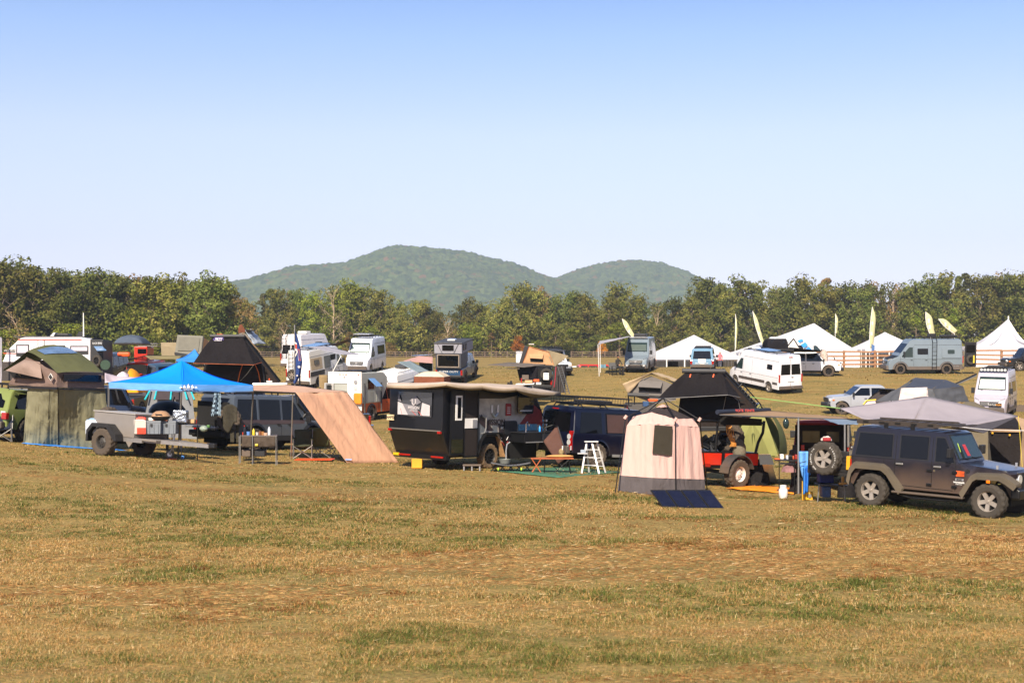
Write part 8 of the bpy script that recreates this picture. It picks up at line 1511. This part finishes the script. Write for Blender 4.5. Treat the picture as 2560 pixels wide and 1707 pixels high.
t=thing('canvas_bag','grey-olive drawstring bag hanging on the red trailer side','bag',MR@Vector((.18,-.72,.98))); MB().rev([(.001,-.12),(.17,-.1),(.21,.05),(.20,.25),(.12,.42),(.02,.46),(.001,.46)],16,'z').obj('bag_body',cloth('bag_olive','#6f6859',.03,.6,8),t,smooth=60)
t=thing('rope','bundle of orange rope hanging from the trailer rack','rope',MR@Vector((-.25,-.66,1.93))); mb=MB(); rg_=random.Random(5)
for k in range(7): mb.tube([(.02*k-.1,0,0),(.03*k-.12+rg_.uniform(-.08,.08),-.05,-.3),(.02*k+.05,-.03,-.62),(.03*k,0,-.72)],.012,4)
mb.obj('rope_strand',mat('orange_rope','#c98a3c',.8),t)
t=thing('orange_canister','small orange case on the red trailer left end','case',MR@Vector((-1.45,-.3,1.05))); MB().box((0,0,.05),(.3,.2,.1)).obj('case_body',M_ORANGE,t,bevel=.02)
t=thing('ground_sheet','bright orange ground sheet between the red trailer and the white gas bottle','ground sheet',G(1900,1226)); o_=t.location; MB().sheet(G(1815,1222)-o_,G(1985,1237)-o_,G(1992,1222)-o_,G(1885,1213)-o_,12,6,lambda u,v:.03+.025*noise.noise((u*6,v*5,0))).obj('sheet',mat('sheet_orange','#e88a10',.7,0,var=.08,bump=.2),t,smooth=60,solid=.01)
f=LF(1920,40.6); t=thing('folding_board','black-topped white panel leaning beside the red trailer','panel',f.o); MB().slab([G(1921,1208)-f.o,G(1944,1207)-f.o,f(1924,1135,.7),f(1898,1135,.7)],(0,.05,0)).obj('white_panel',M_WHITE,t); MB().slab([f(1896,1136,.5),f(1926,1136,.5),f(1935,1161,.35),f(1900,1161,.35)],(0,-.03,0)).obj('black_panel',M_BLACK,t)
def heap(loc,r,m,label,name,cat,seed):
    t=thing(name,label,cat,loc); rr_=random.Random(seed); MB().grid(lambda u,v:Vector((r[0]*math.cos(u*6.283)*math.sin(v*1.57)*(1+.25*noise.noise((math.cos(u*6.283)*2,math.sin(u*6.283)*2,seed))),r[1]*math.sin(u*6.283)*math.sin(v*1.57),r[2]*math.cos(v*1.57)*(1+.3*noise.noise((u*3,v*3,seed)))+.05*noise.noise((u*9,v*9,seed)))),20,8).obj('fabric_heap',m,t,smooth=50); return t
HB=cloth('black_nylon','#211f20',.02,.9,6)
heap(G(1895,1213),(.36,.25,.75),HB,'tall crumpled black bag beside the white panel','black_bag','bag',4); heap(G(1866,1217),(.16,.15,.22),HB,'small black bag at the red trailer tyre','small_bag','bag',5); heap(G(1880,1216),(.28,.2,.2),HB,'low black bag between the tyre and the tall black bag','low_bag','bag',6)
# tan side awning with writing
f=LF(1960,41.2); TA2=cloth('sand_awning','#a08468',.15,.25,2.5); t=awning(f,[(1799,1036),(2122,1048),(2118,1044),(1925,1026.5)],[-.6,-1.6,1.0,1.4],TA2,'awning','sand-coloured flat awning on a silver pole between the red trailer and the black jeep',[(1996,1042,-1.2,1996,-1.9)],sag=.02)
MB().cyl(f(1799,1037,-.6),f(2122,1049,-1.6),.022).obj('front_bar',M_DGREY,t); MB().cyl(f(1793,1030,-.5),f(1923,1025,1.4),.07,n=8).obj('awning_bag',mat('navy_bag','#1d2333',.7),t); text('YOTE TENTS',.10,mat('text_red','#d0452c',.6),t,f(1862,1026.3,-.12),(R(80),0,R(8)),.004)
MB().slab([f(1800,1040,-.3),f(1905,1047,.3),f(1905,1064,.3),f(1800,1062,-.3)],(0,.05,0)).obj('rack_panel',M_UNDER,t); text('N',.12,mat('red_dark','#6b1d18',.6),t,f(1868,1042,-.35),(R(90),0,0),.004)
t=thing('water_bag','clear water bag hanging under the sand awning','bag',f.o+f(1965,1046,-1.3)); MB().ell((0,0,-.14),(.09,.06,.15),10,8).obj('bag_body',M_GLASSL,t,smooth=60); MB().cyl((0,0,0),(0,0,.05),.01).obj('strap',M_ROPE,t)
# ================================================================ red jeep behind (open rear)
def jeep(u,v,yaw,label,body,which,hard=True,near=True,d=None,doors=4,wbs=2.95,tyre=.415,top='#17181b',red_low=False):
    ar=-1.75; af=ar+wbs; wx={'r':ar,'f':af}[which[0]]; T=.76; wy={'l':T+.02,'r':-T-.02}[which[1]]
    t=place(u,v,wx,wy,yaw,d,'off_road_suv',label,'suv',None,2.8); pm=paint('jeep_'+body.strip('#'),body,dirt=('#7a6450',.9,.4,.35)); hw=.80; xr=ar-.62; cw=af-.78; H=1.96
    out=[(xr,.56),(xr-.0,1.22),(xr+.10,H-.06),(xr+.22,H),(cw-.42,H-.02),(cw-.30,H-.07),(cw,1.30),(cw+.02,1.25),(af+.42,1.14),(af+.53,1.06),(af+.55,.62)]
    b,sy=shell('body',out,hw,1.22,.10,pm,t,((ar,tyre),(af,tyre)),tyre+.13,.52,frx=cw+.05,frk=.20,bev=.035); under(t,xr+.15,af+.4,.75,.3,.7)
    for x in (ar,af):
        for s_ in (-1,1): wheel(t,x,s_*T,tyre,.28,.235,'five','silver',False,near,steer=0)
    FL=mat('flare_grey','#3d3b36',.7,0,var=.08,dirt=('#7a6a52',1.2,.6,.4))
    for s_ in (-1,1):
        for ax,fr2 in ((ar,False),(af,True)):
            mb=MB(); rin=tyre+.13; prf=[(-.66,.55),(-.40,.97),(-.30,1.03),(.30,1.04),(.46,.97),(.68,.84)]
            if not fr2: prf=[(-.62,.62),(-.56,.90),(-.44,1.05),(.30,1.05),(.46,.96),(.84,.50)]
            y0=(hw if not fr2 else hw*.86)-.04; y1=.94
            for a,b_ in zip(prf[:-1],prf[1:]):
                mb.slab([(ax+a[0],s_*y0,a[1]),(ax+b_[0],s_*y0,b_[1]),(ax+b_[0],s_*y1,b_[1]-.03),(ax+a[0],s_*y1,a[1]-.03)],(0,0,.05))
                mb.slab([(ax+a[0],s_*y1,a[1]-.03),(ax+b_[0],s_*y1,b_[1]-.03),(ax+b_[0]*.9,s_*(y1-.01),b_[1]-.12),(ax+a[0]*.9,s_*(y1-.01),a[1]-.12)],(0,-s_*.02,0))
            mb.obj('fender_flare',FL,t)
        z0,z1=1.27,H-.15; m=M_GLASS
        hd=mat('hardtop_'+top.strip('#'),top,.7,0,var=.05)
        ws=[(ar-.45,ar+.50),(ar+.72,ar+1.42),(ar+1.62,cw-.08)] if doors==4 else [(ar-.45,ar+.75),(ar+.95,cw-.08)]
        for i,(a,b_) in enumerate(ws):
            pts=[(a,z0-.02),(b_,z0-.02),(b_-.04,z0+.08),(b_-.27,z1),(a,z1)] if i==len(ws)-1 else [(a,z0),(b_,z0),(b_,z1),(a+(.08 if i==0 else 0),z1)]
            side_panel('window_frame',[(x+(.03 if k in(1,2) else -.03 if k in (0,len(pts)-1) else -.0),z+(.03 if k>=2 else -.03)) for k,(x,z) in enumerate(pts)],sy,s_,M_BLACK,t,off=.006,th=.02); side_panel('side_window',pts,sy,s_,m,t,off=.012,th=.02)
        seam(t,[(ar+.58,.62,ar+.58,1.2),(ar+.60,1.2,ar+.60,1.8),(ws[-1][0]-.09,.62,ws[-1][0]-.09,1.8),(cw-.05,.58,cw-.05,1.28),(ar+.75,.60,cw-.1,.58),(xr,1.22,ar+.58,1.22),(ar+.30,1.2,ar+.30,1.0)],sy,s_,w=.016)
        for hx_ in (ar+.72,ws[-1][0]+.06): MB().box((hx_,s_*(hw+.025),1.12),(.19,.04,.045)).obj('door_handle',M_STEEL,t,bevel=.012); MB().cyl((hx_,s_*(hw-.0),1.12),(hx_,s_*(hw+.012),1.12),.07,n=12).obj('handle_recess',M_BLACK,t)
        for hx_ in (ws[-1][0]-.14,cw-.06):
            for z in (1.02,.68): MB().box((hx_,s_*(hw+.015),z),(.13,.035,.06)).obj('door_hinge',M_BMETAL,t,bevel=.008)
        MB().box(((ar+af)/2,s_*.86,.44),(wbs-1.15,.16,.05)).obj('side_step',M_DGREY,t,bevel=.02); st=MB(); st.tube([(ar+.7,s_*.84,.40),(ar+1.0,s_*.86,.33),(af-1.0,s_*.86,.33),(af-.7,s_*.84,.40)],.025); st.obj('step_rail',M_BMETAL,t)
        MB().box((xr+.02,s_*(hw-.06),1.02),(.10,.12,.24)).obj('tail_light',M_RED,t,bevel=.01)
    end_panel('windscreen',cw-.015,1.33,cw-.285,H-.11,.66,.62,M_GLASSL,t,off=.02,th=.02); end_panel('windscreen_frame',cw-.005,1.30,cw-.30,H-.06,.72,.68,M_BLACK,t,off=.005,th=.02)
    wp=MB(); wp.cyl((cw+.03,-.1,1.31),(cw-.02,-.58,1.36),.012); wp.cyl((cw+.03,.42,1.31),(cw-.02,-.05,1.36),.012); wp.obj('wiper',M_BLACK,t)
    mirrors(t,cw-.12,1.42,.80,M_BLACK,(.10,.22,.22),.06)
    MB().box((af+.60,0,.62),(.22,1.55,.24)).obj('front_bumper',M_BMETAL,t,bevel=.04); MB().box((af+.555,0,.90),(.04,1.12,.44)).obj('grille',pm,t,bevel=.02); gs=MB()
    for k in range(7): gs.box((af+.58,-.27+.09*k,.92),(.02,.05,.34))
    gs.obj('grille_slot',M_UNDER,t)
    for s_ in (-1,1): MB().cyl((af+.54,s_*.45,.95),(af+.60,s_*.45,.95),.11,n=20).obj('headlight',M_LAMP,t); MB().cyl((af+.50,s_*.82,.90),(af+.56,s_*.82,.90),.045,n=12).obj('turn_signal',M_AMBER,t); MB().box((af+.02,s_*.935,.88),(.09,.02,.07)).obj('side_marker',M_AMBER,t,bevel=.01)
    MB().box((xr-.08,0,.62),(.16,1.5,.18)).obj('rear_bumper',M_BMETAL,t,bevel=.03); ha=MB()
    for s_ in (-1,1): ha.box((af+.1,s_*.60,1.20),(.05,.02,.10))
    ha.obj('bonnet_latch',M_ALU,t)
    return t,sy,(xr,ar,af,cw,H)
t,sy,q_=jeep(1990,1211,74,'red jeep with black top and open rear seen behind the swung spare wheel','#b3241a','rl',doors=2,wbs=2.42,tyre=.41)
xr=q_[0]; MB().box((xr-.02,0,1.42),(.05,1.5,.86)).obj('open_rear_shade',M_UNDER,t); MB().box((xr-.045,.28,1.5),(.02,.5,.34)).obj('rear_view_glass',mat('olive_reflection','#4c4a33',.1,0,coat=1),t); MB().box((xr-.04,-.35,1.5),(.02,.36,.30)).obj('rear_view_glass',mat('olive_reflection','#4c4a33',.1,0,coat=1),t)  # near-black slab for the dark interior, reflections painted olive on the panes
MB().box((xr-.06,0,.92),(.06,1.56,.30)).obj('lower_tailgate',M_UNDER,t); MB().box((xr-.08,.72,1.12),(.12,.2,.26)).obj('lamp_housing',M_BLACK,t); MB().box((xr-.12,.52,1.12),(.06,.10,.28)).obj('tail_light',M_RED,t); MB().cyl((xr+.1,-.72,1.2),(xr+.1,-.72,1.95),.10,n=14).obj('silver_tube',M_ALU,t)
side_panel('black_soft_top',[(xr+.1,1.30),(-.25,1.30),(-.4,1.88),(xr+.16,1.88)],sy,-1,M_BLACK,t,off=.02,th=.01)
f=LF(2100,38.2); t=awning(f,[(2058,1047),(2148,1047),(2145,1060),(2095,1060)],[1.5,1.5,-.3,-.3],cloth('blue_grey_tarp','#8093aa',.25,.3,3),'tarp','pale blue-grey tarp corner between the red jeep and the dark grey jeep',[(2112,1060,-.3,2112,-.3)],sag=.08)
# --- dark grey jeep
t,sy,q_=jeep(2178,1263,-40,'dark grey four-door jeep with silver five-spoke wheels and a roof rack','#1d1b24','rr'); JP=t
xr,ar,af,cw,H=q_
rk=MB(); zr=H+.07
for s_ in (-1,1): rk.slab([(xr+.1,s_*.66,zr),(cw-.62,s_*.66,zr),(cw-.48,s_*.66,zr+.03),(cw-.62,s_*.66,zr+.11),(xr+.1,s_*.66,zr+.11)],(0,-s_*.03,0))
for k in range(9): rk.box((xr+.2+k*.30,0,zr+.06),(.12,1.3,.03))
rk.obj('roof_rack',mat('rack_brown','#3b332d',.6,.2),t); 
for x in (xr+.9,cw-1.2): MB().box((x,-.69,H+.02),(.10,.03,.22)).obj('rack_bracket',M_BMETAL,t); MB().box((x,.69,H+.02),(.10,.03,.22)).obj('rack_bracket',M_BMETAL,t)
sl=MB()
for k in range(5): sl.box((xr+.35+k*.42,-.678,zr+.06),(.14,.012,.035))
sl.obj('rack_slot',M_UNDER,t)
dy=-(sy(cw+.08,1.0)+.006); fb=MB(); fb.box((cw+.03,dy,1.0),(.12,.012,.13))
for k in range(4): fb.box((cw+.12,dy,1.05-.033*k),(.10,.012,.02))
fb.obj('orange_decal',mat('decal_orange','#d8561c',.5),t)
MB().box((cw+.06,dy,.86),(.2,.012,.05)).obj('silver_badge',M_ALU,t); text('SPORT',.045,M_BLACK,t,(cw+.06,dy-.01,.86),(R(90),0,0),.003,bold=.002)
text('WRANGLER',.05,M_WHITE,t,(cw+.05,dy-.004,.79),(R(90),0,0),.003,bold=.002); text('UNLIMITED',.03,M_WHITE,t,(cw+.05,dy-.004,.745),(R(90),0,0),.003)
MB().tube([(cw-.02,-.60,1.50),(cw-.10,-.60,1.70)],.008).obj('green_cord',mat('lime_cap','#a6c83a',.5),t); MB().slab([(cw+.05,-.33,1.40),(cw+.05,-.18,1.40),(cw-.10,-.18,1.66),(cw-.10,-.33,1.66)],(.01,0,0)).obj('red_tag',mat('tag_red','#b32a2a',.5),t)
MB().cyl((cw+.25,-.80,1.08),(cw+.25,-.815,1.08),.05,n=12).obj('fuel_flap',M_BLACK,t); MB().cyl((ar+1.60,-.80,1.02),(ar+1.60,-.812,1.02),.03,n=10).obj('lock',M_CHROME,t)
MB().box((xr-.03,-.74,1.03),(.10,.14,.34)).obj('lamp_guard',mat('guard_yellow','#d8a01e',.5),t,bevel=.01)
for k in range(4): MB().box((xr-.085,-.74,1.15-.08*k),(.015,.08,.05)).obj('tail_lamp_cell',M_RED,t)
# swung tailgate and spare wheel: hinged on the right rear corner
tg=MB().box((xr-.62,-.72,1.0),(1.12,.07,.62)); tg.obj('open_tailgate',mat('tailgate_dark','#201e1f',.6,0,var=.1),t,bevel=.02)
rb=MB()
for k in range(5): rb.box((xr-.30,-.76,.80+.09*k),(.55,.02,.03))
rb.obj('tailgate_rib',M_BLACK,t)
sw=wheel(t,xr-.58,-.95,.425,.28,.235,'five','silver',False,True,z=1.12,name='spare_wheel')
def arc_text(s,rad,cx,cz,y,a0,a1,size,par):
    for k,ch in enumerate(s):
        if ch==' ': continue
        a=R(a0+(a1-a0)*k/(len(s)-1)); text(ch,size,M_WHITE,par,(cx+rad*math.cos(a),y,cz+rad*math.sin(a)),(R(90),0,0),.003).rotation_euler=Euler((R(90),-(a-R(90)),0),'XYZ')
arc_text('BFGOODRICH',.335,xr-.58,1.12,-1.094,55,-35,.052,t); arc_text('MUD TERRAIN T/A',.335,xr-.58,1.12,-1.094,235,140,.052,t)
MJ=Matrix.LocRotScale(t.location,t.rotation_euler,None)
h_=heap(MJ@Vector((xr-.58,-.93,1.56)),(.14,.12,.10),cloth('white_rag','#cfc2b8',.05,.8,12),'white rag on top of the jeep spare wheel','rag','cloth',8); t2=thing('red_strap_reel','red strap bundle on top of the jeep spare wheel','strap',MJ@Vector((xr-.52,-1.02,1.58))); MB().box((0,0,.02),(.2,.08,.09)).obj('strap_bundle',mat('dark_red','#8f1c22',.6),t2,bevel=.02)
# --- camp kitchen behind the jeep
f=LF(1965,38.9); t=thing('camp_table','tall black folding table crowded with camp gear under the sand awning','table',f.o)
MB().slab([f(1937,1149,0),f(1992,1150,0),f(1994,1146,.5),f(1939,1145,.5)],(0,0,-.03)).obj('table_top',M_BLACK,t)
for u in (1948,1986):
    for dd in (0,.45): MB().cyl(f(u,1150,dd),f.g(u,dd),.014).obj('leg',M_BMETAL,t)
MB().slab([f(1950,1158,0),f(1990,1159,0),f(1990,1157,.45),f(1950,1156,.45)],(0,0,-.02)).obj('shelf',M_BLACK,t)
for (u0,u1,v0,c,lb) in ((1951,1960,1135,'#d8d4cf','white carton on the tall black table'),(1966,1975,1138,'#c5ccd6','pale tin on the tall black table'),(1979,1986,1139,'#b04a20','orange tin on the tall black table'),(1988,1994,1136,'#8c1e1a','red tin at the right of the tall black table')):
    boxthing(f,u0,u1,v0,1148,.14,mat('gc'+c,c,.6),'food_box',lb,'box',.2)
boxthing(f,1938,1950,1146,1148.5,.2,M_ORANGE,'cutting_board','orange board at the left of the tall black table','board',.1)
boxthing(f,1972,1982,1138,1148,.24,M_BMETAL,'camp_stove','black stove on the tall black table','stove',.1)
heap(f.o+f(1972,1180,.1),(.20,.12,.22),cloth('striped_cloth','#8f6a6a',.05,.7,12,var=.6),'crumpled pink and black cloth on the table shelf','towel','cloth',12)
f=LF(1975,37.6); t=thing('gas_bottle','white propane gas bottle standing on the grass in front of the orange sheet','gas bottle',G(1958,1244)); MB().rev([(.001,.02),(.10,.02),(.12,.06),(.12,.20),(.10,.25),(.04,.28),(.001,.28)],20,'z').obj('tank',mat('tank_white','#d9d4d0',.4),t,smooth=40); MB().rev([(.09,.26),(.09,.34),(.083,.34),(.083,.26)],20,'z').obj('collar',mat('tank_white','#d9d4d0',.4),t); MB().cyl((0,0,.27),(0,0,.33),.03).obj('valve',M_BLACK,t); MB().cyl((0,0,0),(0,0,.03),.10,n=18).obj('foot_ring',mat('tank_white','#d9d4d0',.4),t)
t=thing('towel','bright blue towel hanging from the swung jeep tailgate','towel',P(2010,1180,36.6)); o_=t.location; BT=cloth('towel_blue','#3f86d8',.08,.6,6)
MB().grid(lambda u,v:P(1997+(26-6*v)*u+9*v*v,1128+64*v+8*math.sin(u*4)*v,36.9-.06*math.sin(u*6))-o_,10,12).obj('towel_body',cloth('towel_pale','#6aa5e6',.08,.6,6),t,smooth=70,solid=.02); MB().grid(lambda u,v:P(2008+(16-4*v)*u,1168+68*v-8*u,36.8-.06*math.sin(u*9))-o_,8,12).obj('towel_body',BT,t,smooth=70,solid=.02); MB().cyl(P(1999,1157,36.7)-o_,P(2016,1153,36.7)-o_,.01).obj('strap',M_ROPE,t)
t=thing('trolley_jack','yellow and black jack standing under the blue towel','jack',G(2018,1250)); MB().box((-.1,0,.25),(.07,.07,.5)).obj('jack_post',mat('guard_yellow','#d8a01e',.5),t); MB().box((.05,0,.12),(.2,.12,.22)).obj('jack_body',mat('guard_yellow','#d8a01e',.5),t,bevel=.02); MB().cyl((.05,-.07,.12),(.05,-.09,.12),.05,n=12).obj('jack_dial',M_STEEL,t)
f=LF(2080,36.4); t=thing('kitchen_stand','low black folding stand with silver legs behind the jeep rear tyre','table',f.o); MB().slab([f(2036,1208,0),f(2118,1214,0),f(2118,1211,.4),f(2036,1205,.4)],(0,0,-.03)).obj('table_top',mat('table_slate','#3a3c40',.4),t)
for u in (2048,2110):
    for dd in (0,.35): MB().cyl(f(u,1210,dd),f.g(u+(-4 if u<2060 else 3),dd),.015).obj('leg',M_STEEL,t)
boxthing(f,2105,2111,1191,1212,.12,mat('amber_bag','#d9a050',.6),'snack_bag','orange and white snack packet on the low black stand','packet',.1); boxthing(f,2098,2118,1206,1212,.14,mat('amber_bag','#d9a050',.6),'snack_box','flat orange packet on the low black stand','packet',.02)
boxthing(f,2050,2085,1184,1207,.4,mat('deep_blue','#101d5c',.6),'blue_tub','dark blue tub standing on the low black stand','tub',.1,.02)
boxthing(f,2056,2078,1216,1243,.35,mat('blue_crate','#24406b',.4,0,var=.4,vs=12),'water_crate','blue water crate under the low black stand','crate',.1,.02)
heap(G(2125,1246)+Vector((0,.4,0)),(.25,.2,.5),HB,'dark gear heap beside the jeep rear tyre','gear_heap','gear',14); heap(G(2004,1236)+Vector((0,.5,0)),(.25,.2,.45),HB,'dark rucksack under the tall black table','rucksack','rucksack',15)
# ================================================================ grey kite tarp and tan tent at right
f=LF(2330,38.6); t=thing('kite_tarp','large pale grey diamond tarp stretched above the dark grey jeep','tarp',f.o); KT=cloth('tarp_grey','#9c959c',.15,.25,2.2,var=.05); KTD=cloth('tarp_under_shade','#4d4b52',.05,.2,2)
LT,PK_,RT=f(2100,1020.5,1.0),f(2317,991,2.2),f(2546,1040,2.8); N1,N2=f(2155,1046,.2),f(2408,1069,-.1); FB=f(2330,1030,6.5)
def cat(a,b,c,d,m,sd,amp=.04,nm='canopy'): MB().sheet(a,b,c,d,14,12,lambda u,v:-.12*math.sin(math.pi*u)*math.sin(math.pi*v)*.6+amp*noise.noise((u*5,v*2,sd))).obj(nm,m,t,smooth=75,solid=.008)
NM=N1.lerp(N2,.5)
cat(N1,NM,PK_,LT,KT,1); cat(NM,N2,RT,PK_,KT,2); cat(FB,FB,LT,PK_,KT,3); cat(FB,FB,PK_,RT,KT,4)
MB().sheet(N2,f(2459,1083,.6),RT,RT,6,6).obj('shaded_underside',KTD,t); MB().sheet(f(2340,1066,.3),f(2459,1083,.6),N2,N2,6,4).obj('shaded_underside',KTD,t)  # shade below the tarp painted as a darker copy of its cloth
MB().cyl(PK_,(PK_.x,PK_.y,0),.02).obj('centre_pole',M_STEEL,t); MB().cyl(RT,f.g(2560,2.6),.008).obj('guy_line',mat('guy_yellow','#c9b23a',.7),t)
MB().tube([f(2345,1054,-.4),f(2408,1068,-.2),f(2480,1075,.6),f(2560,1076,1.5)],.012).obj('edge_cord',M_WHITE,t)
t=thing('guy_rope','thin lime green rope from the black clam-shell tent to the grey tarp tip','rope',f.o); MB().cyl(P(1865,991,43.6)-f.o,LT,.012,n=5).obj('rope',mat('rope_lime','#8fbf6a',.7),t)
f=LF(2520,43.5); t=thing('cabin_tent','tan and black mesh cabin tent at the right photo edge behind the jeep bonnet','tent',f.o); TN3=cloth('tan_tent','#b39576',.12,.35,4); BM3=cloth('black_mesh','#231f1f',.02,.6,6)
a_,b_=f(2470,1078,0),f(2556,1079,-.3); c_,d_=f.g(2545,-.3),f.g(2486,0)
MB().sheet(d_,c_,b_,a_,12,12,wr(.05,4,3,2)).obj('mesh_wall',BM3,t,smooth=60); MB().sheet(c_,f.g(2640,1.5),f(2620,1070,1.5),b_,10,10,wr(.05,4,3,4)).obj('side_wall',TN3,t,smooth=60); ap=f(2536,1040,1.8)
for (p,q2) in ((a_,b_),(b_,f(2620,1070,1.5)),(f(2620,1070,1.5),f(2500,1070,3.5)),(f(2500,1070,3.5),a_)): MB().sheet(p,q2,ap,ap,8,8,lambda u,v:.03*math.sin(math.pi*v)).obj('roof',BM3 if p is a_ else TN3,t,smooth=60)
MB().sheet(f(2486,1072,-.2),f(2550,1074,-.35),f(2552,1080,-.36),f(2475,1079,-.1),8,2).obj('trim_band',TN3,t,solid=.01)
for q in (f(2481,1082,-.12),f(2524,1087,-.3)): MB().box(q,(.05,.03,.05)).obj('yellow_toggle',mat('guard_yellow','#d8a01e',.5),t)
